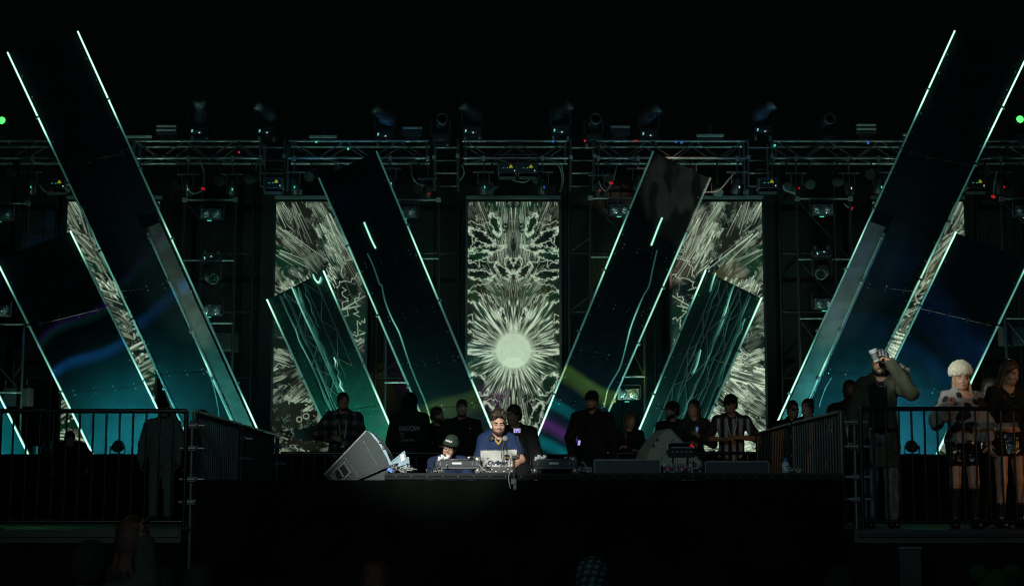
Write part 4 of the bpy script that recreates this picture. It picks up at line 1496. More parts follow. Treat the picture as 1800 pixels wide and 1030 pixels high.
for key, pts, lab in (('L1', (268, 398, 430), 'narrow floor lamp aimed at the polished strip of the tall left panel'), ('R1', (1541, 396, 1380), 'narrow floor lamp aimed at the polished strip of the tall right panel')):  # lamps added to brighten the imitated reflection strips
    _rt, c, n = A[key]
    t0 = PPL(pts[0] + (40 if key == 'L1' else -40), pts[1] + 90, c[0], n)
    b0 = PPL(pts[2], 806, c[0], n)
    wash(b0.x + (.25 if key == 'L1' else -.25), 23.35, t0, 150, (.70, 1.0, .84), 26, lab)

# added, hidden teal flood lamps light truss, drape and rig from below
for x, lab in ((-4.3, 'teal flood lamp on the riser left of the streak screen'), (4.3, 'teal flood lamp on the riser right of the facet screen'), (-1.55, 'teal flood lamp on the riser left of sun screen'), (1.55, 'teal flood lamp on the riser right of sun screen'), (-7.2, 'teal flood lamp on the riser at far left'), (7.2, 'teal flood lamp on the riser at far right')):
    wash(x, 25.3, (x * 1.02, 27.2, 7.6), 95, (.42, 1.0, .78), 125, lab)


# added gobo projector: coloured ribbons imitate reflections on the inner and outer panels
def gobo(name, loc, target, energy, size, ramp, band_scale, roll, label):
    root = thing('added_gobo_projector', label, 'stage light', (loc[0], loc[1], RISER), 'gobo projectors on the riser')
    t = (Vector(target) - Vector(loc)).normalized()
    slab('floor_bracket', (loc[0], loc[1], RISER + .01), (.2, .14, .02), M['black_metal'], root)
    for s_ in (-1, 1):
        slab('bracket_arm', (loc[0] + s_ * .08, loc[1], RISER + .06), (.012, .04, .11), M['black_metal'], root)
    lathe('barrel', [(.04, -.14), (.06, -.12), (.06, .0), (.045, .03), (.04, .06)], loc, t, M['plastic'], root)
    l = spot(name, Vector(loc) + t * .08, target, energy, (1, 1, 1), size, .3, .01, root)
    l.rotation_euler.rotate_axis('Z', roll)
    l.data.use_nodes = True
    nt = l.data.node_tree
    em = nt.nodes['Emission']
    tc = nt.nodes.new('ShaderNodeTexCoord')
    sx = nt.nodes.new('ShaderNodeSeparateXYZ')
    nt.links.new(tc.outputs['Normal'], sx.inputs[0])
    dv = nt.nodes.new('ShaderNodeMath')
    dv.operation = 'DIVIDE'
    nt.links.new(sx.outputs['Y'], dv.inputs[0])
    nt.links.new(sx.outputs['Z'], dv.inputs[1])
    dx = nt.nodes.new('ShaderNodeMath')
    dx.operation = 'DIVIDE'
    nt.links.new(sx.outputs['X'], dx.inputs[0])
    nt.links.new(sx.outputs['Z'], dx.inputs[1])
    sn = nt.nodes.new('ShaderNodeMath')
    sn.operation = 'SINE'
    m1 = nt.nodes.new('ShaderNodeMath')
    m1.operation = 'MULTIPLY'
    m1.inputs[1].default_value = 9
    nt.links.new(dx.outputs[0], m1.inputs[0])
    nt.links.new(m1.outputs[0], sn.inputs[0])
    m2 = nt.nodes.new('ShaderNodeMath')
    m2.operation = 'MULTIPLY_ADD'
    m2.inputs[1].default_value = .03
    nt.links.new(sn.outputs[0], m2.inputs[0])
    nt.links.new(dv.outputs[0], m2.inputs[2])
    m3 = nt.nodes.new('ShaderNodeMath')
    m3.operation = 'MULTIPLY_ADD'
    m3.inputs[1].default_value = band_scale
    m3.inputs[2].default_value = .5
    nt.links.new(m2.outputs[0], m3.inputs[0])
    rp = nt.nodes.new('ShaderNodeValToRGB')
    cr = rp.color_ramp
    cr.elements[0].position, cr.elements[0].color = ramp[0][0], (*ramp[0][1], 1)
    cr.elements[1].position, cr.elements[1].color = ramp[-1][0], (*ramp[-1][1], 1)
    for p_, c_ in ramp[1:-1]:
        e = cr.elements.new(p_)
        e.color = (*c_, 1)
    nt.links.new(m3.outputs[0], rp.inputs[0])
    nt.links.new(rp.outputs[0], em.inputs['Color'])
    return l

# ------------------------------------------------------------------ people: smooth distance-field figures
def _rc(X, Y, Z, a, b, ra, rb):
    d = b - a
    L = float(d @ d) + 1e-9
    t = np.clip(((X - a[0]) * d[0] + (Y - a[1]) * d[1] + (Z - a[2]) * d[2]) / L, 0, 1)
    return np.sqrt((X - a[0] - t * d[0]) ** 2 + (Y - a[1] - t * d[1]) ** 2 + (Z - a[2] - t * d[2]) ** 2) - (ra + (rb - ra) * t)


def _el(X, Y, Z, c, r, m):
    x, y, z = X - c[0], Y - c[1], Z - c[2]
    if m is not None:
        x, y, z = m[0, 0] * x + m[1, 0] * y + m[2, 0] * z, m[0, 1] * x + m[1, 1] * y + m[2, 1] * z, m[0, 2] * x + m[1, 2] * y + m[2, 2] * z
    k0 = np.sqrt((x / r[0]) ** 2 + (y / r[1]) ** 2 + (z / r[2]) ** 2)
    k1 = np.sqrt((x / r[0] ** 2) ** 2 + (y / r[1] ** 2) ** 2 + (z / r[2] ** 2) ** 2) + 1e-6
    return k0 * (k0 - 1) / k1


V3 = lambda *a: np.array(a, np.float64)


def cone(a, b, ra, rb, k=.02, op='u'):
    return ('c', np.array(a, float), np.array(b, float), ra, rb, k, op)


def ell(c, r, m=None, k=.02, op='u'):
    return ('e', np.array(c, float), np.array(r, float), m, None, k, op)


def half(p, n, op='i', k=.004):
    n = np.array(n, float)
    return ('p', np.array(p, float), n / np.linalg.norm(n), None, None, k, op)


def smin(a, b, k):
    h = np.maximum(k - np.abs(a - b), 0) / k
    return np.minimum(a, b) - h * h * k * .25


def folds(amp, freq, seed):
    r = np.random.RandomState(seed)
    dirs = r.normal(size=(5, 3))
    dirs /= np.linalg.norm(dirs, axis=1)[:, None]
    ph = r.uniform(0, 6.28, 5)
    fr = freq * r.uniform(.6, 1.7, 5)

    def f(X, Y, Z):
        o = 0
        for i in range(5):
            w = np.sin(fr[i] * (dirs[i, 0] * X + dirs[i, 1] * Y + dirs[i, 2] * Z * .5) + ph[i] + 1.3 * np.sin(7 * Z + ph[(i + 1) % 5]))
            o = o + w
        return amp * o * .45
    return f


def fur(amp, seed):
    r = np.random.RandomState(seed)
    ph = r.uniform(0, 6.28, 12)
    dirs = r.normal(size=(12, 3))

    def f(X, Y, Z):
        o = 0
        for i in range(12):
            o = o + np.sin((60 + 14 * i) * (dirs[i, 0] * X + dirs[i, 1] * Y + dirs[i, 2] * Z) * .7 + ph[i])
        return amp * o / 5
    return f


def sdf_mesh(name, prims, h=.012, disp=None):
    lo, hi = np.full(3, 1e9), np.full(3, -1e9)
    for p in prims:
        if p[6] != 'u':
            continue
        if p[0] == 'c':
            r = max(p[3], p[4])
            lo = np.minimum(lo, np.minimum(p[1], p[2]) - r)
            hi = np.maximum(hi, np.maximum(p[1], p[2]) + r)
        elif p[0] == 'e':
            r = p[2].max() if p[3] is not None else p[2]
            lo = np.minimum(lo, p[1] - r)
            hi = np.maximum(hi, p[1] + r)
    for p in prims:
        if p[0] == 'p' and p[6] == 'i':
            for ax in range(3):
                if p[2][ax] > .999:
                    hi[ax] = min(hi[ax], p[1][ax] + .01)
                if p[2][ax] < -.999:
                    lo[ax] = max(lo[ax], p[1][ax] - .01)
    pad = .03 + 2 * h
    lo, hi = lo - pad, hi + pad
    n = np.ceil((hi - lo) / h).astype(int) + 1
    ax = [np.float32(lo[i]) + np.float32(h) * np.arange(n[i], dtype=np.float32) for i in range(3)]
    v = np.full(tuple(n), 1.0, np.float32)
    for p in prims:
        kind, k, op = p[0], p[5], p[6]
        if kind == 'p':
            d = (ax[0][:, None, None] - p[1][0]) * p[2][0] + (ax[1][None, :, None] - p[1][1]) * p[2][1] + (ax[2][None, None, :] - p[1][2]) * p[2][2]
            v = np.maximum(v, d.astype(np.float32)) if op == 'i' else np.maximum(v, -d.astype(np.float32))
            continue
        if kind == 'c':
            r = max(p[3], p[4])
            l2, h2 = np.minimum(p[1], p[2]) - r, np.maximum(p[1], p[2]) + r
        else:
            r = p[2].max() if p[3] is not None else p[2]
            l2, h2 = p[1] - r, p[1] + r
        mg = k + 3 * h
        i0 = np.clip(np.floor((l2 - mg - lo) / h).astype(int), 0, n)
        i1 = np.clip(np.ceil((h2 + mg - lo) / h).astype(int) + 1, 0, n)
        if op == 'i':
            i0, i1 = np.zeros(3, int), n
        if (i1 <= i0).any():
            continue
        X, Y, Z = ax[0][i0[0]:i1[0], None, None], ax[1][None, i0[1]:i1[1], None], ax[2][None, None, i0[2]:i1[2]]
        d = (_rc(X, Y, Z, p[1], p[2], p[3], p[4]) if kind == 'c' else _el(X, Y, Z, p[1], p[2], p[3])).astype(np.float32)
        sl = v[i0[0]:i1[0], i0[1]:i1[1], i0[2]:i1[2]]
        if op == 'u':
            sl[...] = smin(sl, d, k)
        elif op == 's':
            sl[...] = -smin(-sl, d, k)
        else:
            sl[...] = np.maximum(sl, d)
    if disp is not None:
        v = v + disp(ax[0][:, None, None], ax[1][None, :, None], ax[2][None, None, :]).astype(np.float32)
    co, q = surface_nets(v, lo, h)
    return np_mesh(name, co, q)


def surface_nets(v, lo, h):
    ins = v < 0
    nx, ny, nz = v.shape
    s = np.zeros((nx - 1, ny - 1, nz - 1), np.uint8)
    for dx in (0, 1):
        for dy in (0, 1):
            for dz in (0, 1):
                s += ins[dx:nx - 1 + dx, dy:ny - 1 + dy, dz:nz - 1 + dz]
    I, J, K = np.nonzero((s > 0) & (s < 8))
    idx = np.full(s.shape, -1, np.int32)
    idx[I, J, K] = np.arange(len(I))
    cs = [(a, b, c) for a in (0, 1) for b in (0, 1) for c in (0, 1)]
    vals = np.stack([v[I + a, J + b, K + c] for a, b, c in cs], 1)
    acc = np.zeros((len(I), 3))
    cnt = np.zeros(len(I))
    for i in range(8):
        for j in range(i + 1, 8):
            if sum(abs(cs[i][q] - cs[j][q]) for q in range(3)) != 1:
                continue
            m = (vals[:, i] < 0) != (vals[:, j] < 0)
            t = np.where(m, vals[:, i] / np.where(m, vals[:, i] - vals[:, j], 1), 0)
            ci, cj = np.array(cs[i], float), np.array(cs[j], float)
            acc += np.where(m[:, None], ci + (cj - ci) * t[:, None], 0)
            cnt += m
    co = np.stack([I, J, K], 1) + acc / cnt[:, None]
    co = co * h + lo
    quads = []
    a = ins[:-1, 1:-1, 1:-1] != ins[1:, 1:-1, 1:-1]
    i, j, k = np.nonzero(a)
    j, k = j + 1, k + 1
    f = ins[i, j, k]
    q = np.stack([idx[i, j - 1, k - 1], idx[i, j, k - 1], idx[i, j, k], idx[i, j - 1, k]], 1)
    quads.append(np.where(f[:, None], q, q[:, ::-1]))
    a = ins[1:-1, :-1, 1:-1] != ins[1:-1, 1:, 1:-1]
    i, j, k = np.nonzero(a)
    i, k = i + 1, k + 1
    f = ins[i, j, k]
    q = np.stack([idx[i - 1, j, k - 1], idx[i, j, k - 1], idx[i, j, k], idx[i - 1, j, k]], 1)
    quads.append(np.where(f[:, None], q[:, ::-1], q))
    a = ins[1:-1, 1:-1, :-1] != ins[1:-1, 1:-1, 1:]
    i, j, k = np.nonzero(a)
    i, j = i + 1, j + 1
    f = ins[i, j, k]
    q = np.stack([idx[i - 1, j - 1, k], idx[i, j - 1, k], idx[i, j, k], idx[i - 1, j, k]], 1)
    quads.append(np.where(f[:, None], q, q[:, ::-1]))
    return co, np.concatenate(quads)


def rx(a):
    c, s = math.cos(a), math.sin(a)
    return np.array([[1, 0, 0], [0, c, -s], [0, s, c]])


def ry(a):
    c, s = math.cos(a), math.sin(a)
    return np.array([[c, 0, s], [0, 1, 0], [-s, 0, c]])


def rz(a):
    c, s = math.cos(a), math.sin(a)
    return np.array([[c, -s, 0], [s, c, 0], [0, 0, 1]])


class Figure:
    """1.75 m figure that looks towards -y; x grows to the viewer's right"""

    def __init__(s, lean=0., side=0., twist=0., head=(0., 0., 0.), arms=None, sh=.185, fat=1.0, neckfwd=0., legs=None, female=False, nd=0.):
        s.hipz = .93
        s.B = rz(twist) @ ry(side) @ rx(lean)       # lean > 0 bends forward (towards -y)
        s.p0 = V3(0, 0, s.hipz)
        s.sh, s.fat, s.fem = sh, fat, female
        yaw, pitch, roll = head
        s.H = rz(yaw) @ rx(pitch) @ ry(roll)
        s.neck = s.up(0, -.01 - neckfwd * .5, 1.49 - nd * .6)
        s.hb = s.up(0, -.015 - neckfwd, 1.545 - nd)
        s.hc = s.hb + s.H @ V3(0, -.012, .085)
        s.shl = [s.up(-sh, .0, 1.40), s.up(sh, .0, 1.40)]
        if arms is None:
            arms = ('down', 'down')
        s.arm = []
        for i, a in enumerate(arms):
            sg = -1 if i == 0 else 1
            if a == 'down':
                a = dict(e=(sg * (sh + .065), .03, 1.11), w=(sg * (sh + .075), -.06, .87), curl=.5)
            if a == 'crossed':
                a = dict(e=(sg * (sh + .075), -.08, 1.12), w=(-sg * .05, -.24 - (.03 if i else 0), 1.16 + (.03 if i else -.02)), curl=.8)
            s.arm.append(a)
        s.legs = legs or dict(k=((-.10, -.02, .50), (.10, -.02, .50)), a=((-.11, .02, .09), (.11, .02, .09)))

    def up(s, x, y, z):
        return s.p0 + s.B @ (V3(x, y, z) - s.p0)

    def hd(s, x, y, z):
        return s.hc + s.H @ V3(x, y, z)

    # ---- groups of primitives, all can be inflated by t
    def torso(s, t=0., k=.05, zbot=None):
        f = s.fat
        w = .93 if s.fem else 1.0
        P_ = [ell(s.up(0, .0, 1.28), (.158 * w * (.8 + .2 * f) + t, .105 * (.7 + .3 * f) + t, .20 + t), s.B, k),
              ell(s.up(0, -.005 - .02 * (f - 1), 1.08), ((.135 if not s.fem else .115) * f + t, .102 * f + t, .18 + t), s.B, k),
              ell(s.up(0, .012, .945), (.158 * (.7 + .3 * f) + t, .112 * (.7 + .3 * f) + t, .13 + t), s.B, k),
              cone(s.up(-s.sh * .92, .005, 1.405), s.up(s.sh * .92, .005, 1.405), .052 + t, .052 + t, k),
              cone(s.up(-.11, .01, 1.425), s.up(0, .012, 1.475), .042 + t * .8, .05 + t * .8, k),
              cone(s.up(.11, .01, 1.425), s.up(0, .012, 1.475), .042 + t * .8, .05 + t * .8, k)]
        if s.fem:
            for sx in (-1, 1):
                P_.append(ell(s.up(sx * .07, -.085, 1.27), (.062 + t, .055 + t, .06 + t), s.B, .03))
        return P_

    def armp(s, i, t=0., f0=0., f1=2., k=.03, puff=0.):
        """arm between fractions (0 shoulder, 1 elbow, 2 wrist)"""
        a = s.arm[i]
        S, E, W = s.shl[i], np.array(a['e'], float), np.array(a['w'], float)
        g = .9 if s.fem else 1.0
        out = []
        if f0 < 1:
            e = S + (E - S) * min(f1, 1)
            out.append(cone(S, e, .053 * g + t, (.053 + (.042 - .053) * min(f1, 1)) * g + t + puff * .3, k))
        if f1 > 1:
            e = E + (W - E) * (min(f1, 2) - 1)
            out.append(cone(E, e, .042 * g + t + puff * .3, (.042 + (.028 - .042) * (min(f1, 2) - 1)) * g + t + puff, k))
        return out

    def hand(s, i):
        a = s.arm[i]
        E, W = np.array(a['e'], float), np.array(a['w'], float)
        d = np.array(a.get('d', W - E), float)
        d /= np.linalg.norm(d)
        nrm = np.array(a.get('n', (0, .2, -1) if abs(d[2]) < .8 else ((1, 0, 0) if i == 0 else (-1, 0, 0))), float)
        nrm -= d * (nrm @ d)
        nrm /= np.linalg.norm(nrm)          # palm faces this way
        sd = np.cross(d, nrm)
        if (i == 0) == (sd @ np.array([1, 0, 0]) < 0):
            pass
        th = sd * a.get('thumb', 1 if i == 0 else -1)
        m = np.stack([sd, nrm, d], 1)
        cu = a.get('curl', .5)
        pc = W + d * .045
        out = [ell(pc, (.040, .017, .055), m, .015), cone(W - d * .02, W + d * .02, .027, .027, .015)]
        for q, (o, L) in enumerate(((-.030, .066), (-.010, .078), (.010, .074), (.029, .058))):
            o *= a.get('thumb', 1 if i == 0 else -1) * -1
            k0 = W + d * (.088 - abs(o) * .25) + sd * o
            sp = sd * o * .5
            u1 = d * math.cos(cu) + nrm * math.sin(cu) + sp
            u2 = d * math.cos(cu * 2.1) + nrm * math.sin(cu * 2.1) + sp * .5
            k1 = k0 + u1 * L * .52
            out += [cone(k0, k1, .0098, .009, .004), cone(k1, k1 + u2 * L * .5, .009, .0078, .004)]
        t0 = W + d * .025 + th * .026
        t1 = t0 + (d * .6 + th * .55 + nrm * .45) * .036
        t2 = t1 + (d * .85 + th * .1 + nrm * .5) * .03
        out += [cone(t0, t1, .0125, .011, .008), cone(t1, t2, .011, .009, .005)]
        return out

    def leg(s, i, t=0., f1=2., k=.03, flare=0.):
        sg = -1 if i == 0 else 1
        Hp, K, A_ = V3(sg * .085, .01, .90), np.array(s.legs['k'][i], float), np.array(s.legs['a'][i], float)
        out = [cone(Hp, Hp + (K - Hp) * min(f1, 1), .088 + t, .088 + (.056 - .088) * min(f1, 1) + t, k)]
        if f1 > 1:
            e = K + (A_ - K) * (f1 - 1)
            out.append(cone(K, e, .057 + t, .057 + (.038 - .057) * (f1 - 1) + t + flare, k))
        return out

    def foot(s, i, t=0.):
        sg = -1 if i == 0 else 1
        A_ = np.array(s.legs['a'][i], float)
        return [cone(A_ + V3(0, .03, -.045), A_ + V3(sg * .015, -.15, -.055), .038 + t, .03 + t, .03), cone(A_ + V3(0, .02, .02), A_ + V3(0, .02, -.03), .036 + t, .04 + t, .03)]

    def neckp(s, t=0.):
        return [cone(s.neck - s.B @ V3(0, 0, .06), s.hb + V3(0, 0, .03), .056 + t, .053 + t, .03)]

    def headp(s, t=0.):
        H = s.H
        j = .92 if s.fem else 1.0
        P_ = [ell(s.hd(0, .018, .035), (.074 + t, .093 + t, .090 + t), H, .03),
              ell(s.hd(0, -.022, -.03), (.064 * j + t, .072 + t, .090 + t), H, .03),
              ell(s.hd(0, -.052, -.094), (.040 * j + t, .036 + t, .028 + t), H, .03),
              ell(s.hd(-.042 * j, -.015, -.075), (.020 + t, .045 + t, .030 + t), H, .03),
              ell(s.hd(.042 * j, -.015, -.075), (.020 + t, .045 + t, .030 + t), H, .03)]
        if t == 0:
            P_ += [cone(s.hd(-.034, -.082, .020), s.hd(.034, -.082, .020), .012, .012, .014),
                   ell(s.hd(-.031, -.100, -.002), (.016, .013, .011), H, .012, 's'), ell(s.hd(.031, -.100, -.002), (.016, .013, .011), H, .012, 's'),
                   ell(s.hd(-.038, -.066, -.038), (.022, .022, .02), H, .02), ell(s.hd(.038, -.066, -.038), (.022, .022, .02), H, .02),
                   cone(s.hd(0, -.088, .008), s.hd(0, -.110, -.036), .008, .012, .008),
                   cone(s.hd(-.012, -.098, -.040), s.hd(.012, -.098, -.040), .008, .008, .006),
                   ell(s.hd(0, -.092, -.066), (.023, .011, .0065), H, .006), ell(s.hd(0, -.091, -.079), (.020, .011, .0075), H, .006),
                   ell(s.hd(-.073, .012, -.008), (.010, .020, .030), H, .008), ell(s.hd(.073, .012, -.008), (.010, .020, .030), H, .008)]
        return P_

    def body(s, hands=(0, 1)):
        P_ = s.torso() + s.neckp() + s.headp()
        for i in (0, 1):
            P_ += s.armp(i) + s.leg(i) + s.foot(i)
        for i in hands:
            P_ += s.hand(i)
        return P_

    # ---- hair and hats, in head space
    def hair_cap(s, t=.012, line=.055, back=-.07):
        H = s.H
        return [ell(s.hd(0, .022, .042), (.076 + t, .095 + t, .090 + t), H, .02),
                ell(s.hd(0, .045, -.02), (.070 + t, .068 + t, .075 + t), H, .03),
                ell(s.hd(0, -.095, line - .105), (.073, .075, .105), H, .012, 's'),
                half(s.hd(0, .03, back), s.H @ V3(0, -.35, -1)),
                half(s.hd(0, -.075, line + .03), s.H @ V3(0, -1.0, -.15))]

    def beard(s, t=.008):
        return [ell(s.hd(0, -.050, -.092), (.042 + t, .040 + t, .034 + t), s.H, .02),
                ell(s.hd(-.046, -.02, -.07), (.020 + t, .045 + t, .036 + t), s.H, .02), ell(s.hd(.046, -.02, -.07), (.020 + t, .045 + t, .036 + t), s.H, .02),
                cone(s.hd(-.022, -.094, -.056), s.hd(.022, -.094, -.056), .006, .006, .006),
                ell(s.hd(0, -.105, -.072), (.020, .024, .011), s.H, .005, 's'), ell(s.hd(0, -.09, -.015), (.06, .05, .038), s.H, .008, 's'), half(s.hd(0, 0, -.02), s.H @ V3(0, -.3, 1))]

    def cap(s, t=.018):
        return [ell(s.hd(0, .018, .045), (.078 + t, .098 + t, .088 + t), s.H, .02), half(s.hd(0, -.03, .028), s.H @ V3(0, .12, -1))]

    def brim(s, ln=.085, turn=0., drop=.012, up_=0.):
        m = s.H @ rz(turn)
        c = s.hc + s.H @ (V3(0, 0, .036 + up_) + rz(turn) @ V3(0, -.10, -drop * .3))
        return [ell(c, (.078, ln, .010), m @ rx(-.10), .01), ell(s.hc + s.H @ V3(0, .03, .03), (.082, .10, .2), s.H, .004, 's')]


def coloured(me, fn):
    n = len(me.vertices)
    co = np.empty(n * 3, np.float32)
    me.vertices.foreach_get('co', co)
    co = co.reshape(-1, 3)
    at = me.color_attributes.new('Col', 'FLOAT_COLOR', 'POINT')
    c = np.ones((n, 4), np.float32)
    c[:, :3] = fn(co[:, 0], co[:, 1], co[:, 2])
    at.data.foreach_set('color', c.ravel())


def part(root, name, prims, mt, h, disp=None, colfn=None, label=None):
    me = sdf_mesh(name, prims, h, disp)
    me.materials.append(mt)
    if colfn is not None:
        coloured(me, colfn)
    o = bpy.data.objects.new(name, me)
    COL.objects.link(o)
    o.parent = root
    if label:
        o['label'] = label
    return o


def raw(root, name, vs, fs, mt, smooth=False):
    """mesh in the local space of a figure"""
    me = bpy.data.meshes.new(name)
    me.from_pydata([tuple(v) for v in vs], [], fs)
    me.materials.append(mt)
    for p in me.polygons:
        p.use_smooth = smooth
    o = bpy.data.objects.new(name, me)
    COL.objects.link(o)
    o.parent = root
    return o


def lball(root, name, c, r, mt, rot=None):
    o = bpy.data.objects.new(name, shared('ball', mt))
    o.location = tuple(c)
    o.scale = (r, r, r) if not isinstance(r, tuple) else r
    if rot is not None:
        o.rotation_euler = Matrix(rot.tolist()).to_euler()
    COL.objects.link(o)
    o.parent = root
    return o


def lrod(root, name, a, b, r, mt):
    a, b = Vector(a), Vector(b)
    o = bpy.data.objects.new(name, shared('rod', mt))
    o.location = a
    o.rotation_mode = 'QUATERNION'
    o.rotation_quaternion = (b - a).to_track_quat('Z', 'Y')
    o.scale = (r, r, (b - a).length)
    COL.objects.link(o)
    o.parent = root
    return o


def lbox(root, name, c, size, mt, rot=None):
    o = bpy.data.objects.new(name, shared('slab', mt))
    o.location = tuple(c)
    o.scale = size
    if rot is not None:
        o.rotation_euler = Matrix(np.array(rot).tolist()).to_euler()
    COL.objects.link(o)
    o.parent = root
    return o


def ltube(root, name, pts, r, mt, sub=4):
    o = tube(name, pts, r, mt, None, sub)
    o.parent = root
    return o


def glasses(root, F, mt, lens=None):
    for sx in ((-1, 1) if lens is not None else ()):
        o = lball(root, 'eyeglass_lens', F.hd(sx * .031, -.096, .0), (.020, .004, .014), lens or M['lens'], F.H)
    lrod(root, 'glasses_bridge', F.hd(-.012, -.1, .004), F.hd(.012, -.1, .004), .003, mt)
    for sx in (-1, 1):
        lrod(root, 'glasses_temple', F.hd(sx * .054, -.093, .006), F.hd(sx * .079, .0, .006), .003, mt)
        for k in range(8):
            a0, a1 = k * .785, k * .785 + .785
            lrod(root, 'glasses_rim', F.hd(sx * .031 + .024 * math.cos(a0), -.1, .018 * math.sin(a0)), F.hd(sx * .031 + .024 * math.cos(a1), -.1, .018 * math.sin(a1)), .0032, mt)


def eyes(root, F):
    for sx in (-1, 1):
        lball(root, 'eye', F.hd(sx * .031, -.080, -.001), (.0125, .0105, .0065), M['eye'], F.H)
        lball(root, 'pupil', F.hd(sx * .031, -.0885, -.001), (.0055, .003, .0055), M['hair_dark'], F.H)
        lrod(root, 'eyebrow', F.hd(sx * .016, -.094, .021), F.hd(sx * .048, -.085, .022), .0042, M['hair_dark'])


def place(F, px, py, Y, floor, yaw, label, top=None, extra=0.0, scale=None):
    """root of a figure whose head top (top, local) meets the pixel (px, py) at depth Y; feet on floor"""
    t = P(px, py, Y)
    tp = top if top is not None else (F.hd(0, .02, .127))
    tp = np.array(tp, float)
    sc = scale or (t.z - floor) / (tp[2] + extra)
    off = rz(yaw) @ tp * sc
    return thing('person', label, 'person', (t.x - off[0], t.y - off[1], floor), 'people around the stage', yaw, sc)


def strands(F, n, z1, seed, spread=.02, front=False, r=.011, wave=.012, x0=.072):
    """long hair falling past the shoulders as many locks"""
    rr = random.Random(seed)
    out = []
    for i in range(n):
        a = rr.uniform(-1.15, 1.15) * math.pi / 2 + math.pi / 2     # round the back
        if front and rr.random() < .55:
            a = rr.choice((-1, 1)) * rr.uniform(.0, .35) + (0 if rr.random() < .5 else math.pi)
        ca, sa = math.cos(a), math.sin(a)
        p = [F.hd(x0 * ca, .02 + .085 * sa, .06), F.hd((x0 + .012) * ca, .02 + .094 * sa, -.02)]
        dz = rr.uniform(.75, 1.0) * z1
        yo = -.04 if sa < .35 and front else .0
        p.append(F.hd((x0 + .03) * ca + rr.uniform(-1, 1) * wave, .03 + .10 * sa + yo * .4, -.02 - dz * .5))
        p.append(F.hd((x0 + .03 + spread) * ca + rr.uniform(-1, 1) * wave * 1.6, .03 + .11 * sa + yo, -.02 - dz))
        for k in range(3):
            out.append(cone(p[k], p[k + 1], r * (1.15 - .15 * k), r * (1.0 - .22 * k), .005))
    return out

# ------------------------------------------------------------------ the performer
HB = .015     # voxel of background figures
HM = .010


def std_top(F, root, name, mt, h, t=.018, sleeves=2., hem=.86, seed=1, fold=.004, colfn=None, neck=.062, extra=(), belly=0., puff=.004, k=.04):
    pr = F.torso(t + belly, k) + F.armp(0, t - .002, 0, sleeves, .03, puff) + F.armp(1, t - .002, 0, sleeves, .03, puff)
    pr += list(extra)
    pr.append(half(F.up(0, 0, hem), F.B @ V3(0, 0, -1)))
    nb = F.up(0, -.03, 1.50)
    pr.append(cone(nb, nb + F.B @ V3(0, -.015, .12), neck, neck + .03, .008, 's'))
    return part(root, name, pr, mt, h, folds(fold, 42, seed) if fold else None, colfn)


def std_legs(F, root, name, mt, h, t=.012, f1=1.9, seed=3, fold=.003, flare=.01, colfn=None, top=1.0):
    pr = [ell(V3(0, .012, .945), (.160 * (.7 + .3 * F.fat) + t, .114 * (.7 + .3 * F.fat) + t, .14 + t), None, .05)]
    pr += F.leg(0, t, f1, .03, flare) + F.leg(1, t, f1, .03, flare)
    pr.append(half(V3(0, 0, top), V3(0, 0, 1)))
    return part(root, name, pr, mt, h, folds(fold, 38, seed), colfn)


def shoes(F, root, mt, h):
    for i in (0, 1):
        part(root, 'shoe', F.foot(i, .008) + [half(V3(0, 0, .0), V3(0, 0, -1))], mt, h)


def eyesim(root, F):
    eyes(root, F)


def flat_letters(root, over, s, size, cx, cz, mt, shear=0., back=False, bold=0., name='lettering', rot=0., off=.0035, squash=1.0):
    """lettering laid on the cloth of the part 'over' (rays along y)"""
    me = text_mesh(s, size, shear, 0, bold)
    import bmesh
    bm = bmesh.new()
    bm.from_mesh(me)
    bmesh.ops.triangulate(bm, faces=bm.faces)
    bmesh.ops.subdivide_edges(bm, edges=[e for e in bm.edges if e.calc_length() > size * .35], cuts=1)
    bt = BVHTree.FromPolygons([v.co.copy() for v in over.data.vertices], [tuple(p.vertices) for p in over.data.polygons])
    sg = -1 if back else 1
    cr, sr_ = math.cos(rot), math.sin(rot)
    for v in bm.verts:
        x0, z0 = v.co.x * squash, v.co.y
        x, z = (x0 * cr - z0 * sr_) * sg + cx, x0 * sr_ + z0 * cr + cz
        hit = bt.ray_cast(Vector((x, -1.0 if not back else 1.0, z)), Vector((0, 1 if not back else -1, 0)))
        y = hit[0].y if hit[0] is not None else (0)
        v.co = Vector((x, y - off * sg, z))
    m2 = bpy.data.meshes.new(name)
    bm.to_mesh(m2)
    bm.free()
    m2.materials.append(mt)
    o = bpy.data.objects.new(name, m2)
    COL.objects.link(o)
    o.parent = root
    return o


def on_cloth(root, over, name, pts, mt, back=False, off=.004, fine=2):
    """a flat patch (x, z outline) laid on cloth"""
    bt = BVHTree.FromPolygons([v.co.copy() for v in over.data.vertices], [tuple(p.vertices) for p in over.data.polygons])
    c = (sum(p[0] for p in pts) / len(pts), sum(p[1] for p in pts) / len(pts))
    ring = []
    n = len(pts)
    out = []
    for i in range(n):
        for k in range(fine):
            t = k / fine
            out.append((pts[i][0] * (1 - t) + pts[(i + 1) % n][0] * t, pts[i][1] * (1 - t) + pts[(i + 1) % n][1] * t))
    P2 = [c] + [(c[0] + (p[0] - c[0]) * .5, c[1] + (p[1] - c[1]) * .5) for p in out] + out
    sg = -1 if back else 1
    vs = []
    for x, z in P2:
        hit = bt.ray_cast(Vector((x, -sg * 1.0, z)), Vector((0, sg, 0)))
        y = hit[0].y if hit[0] is not None else 0
        vs.append((x, y - off * sg, z))
    m_ = len(out)
    fs = []
    for i in range(m_):
        j = (i + 1) % m_
        fs.append((0, 1 + i, 1 + j))
        fs.append((1 + i, 1 + m_ + i, 1 + m_ + j, 1 + j))
    return raw(root, name, vs, fs, mt)


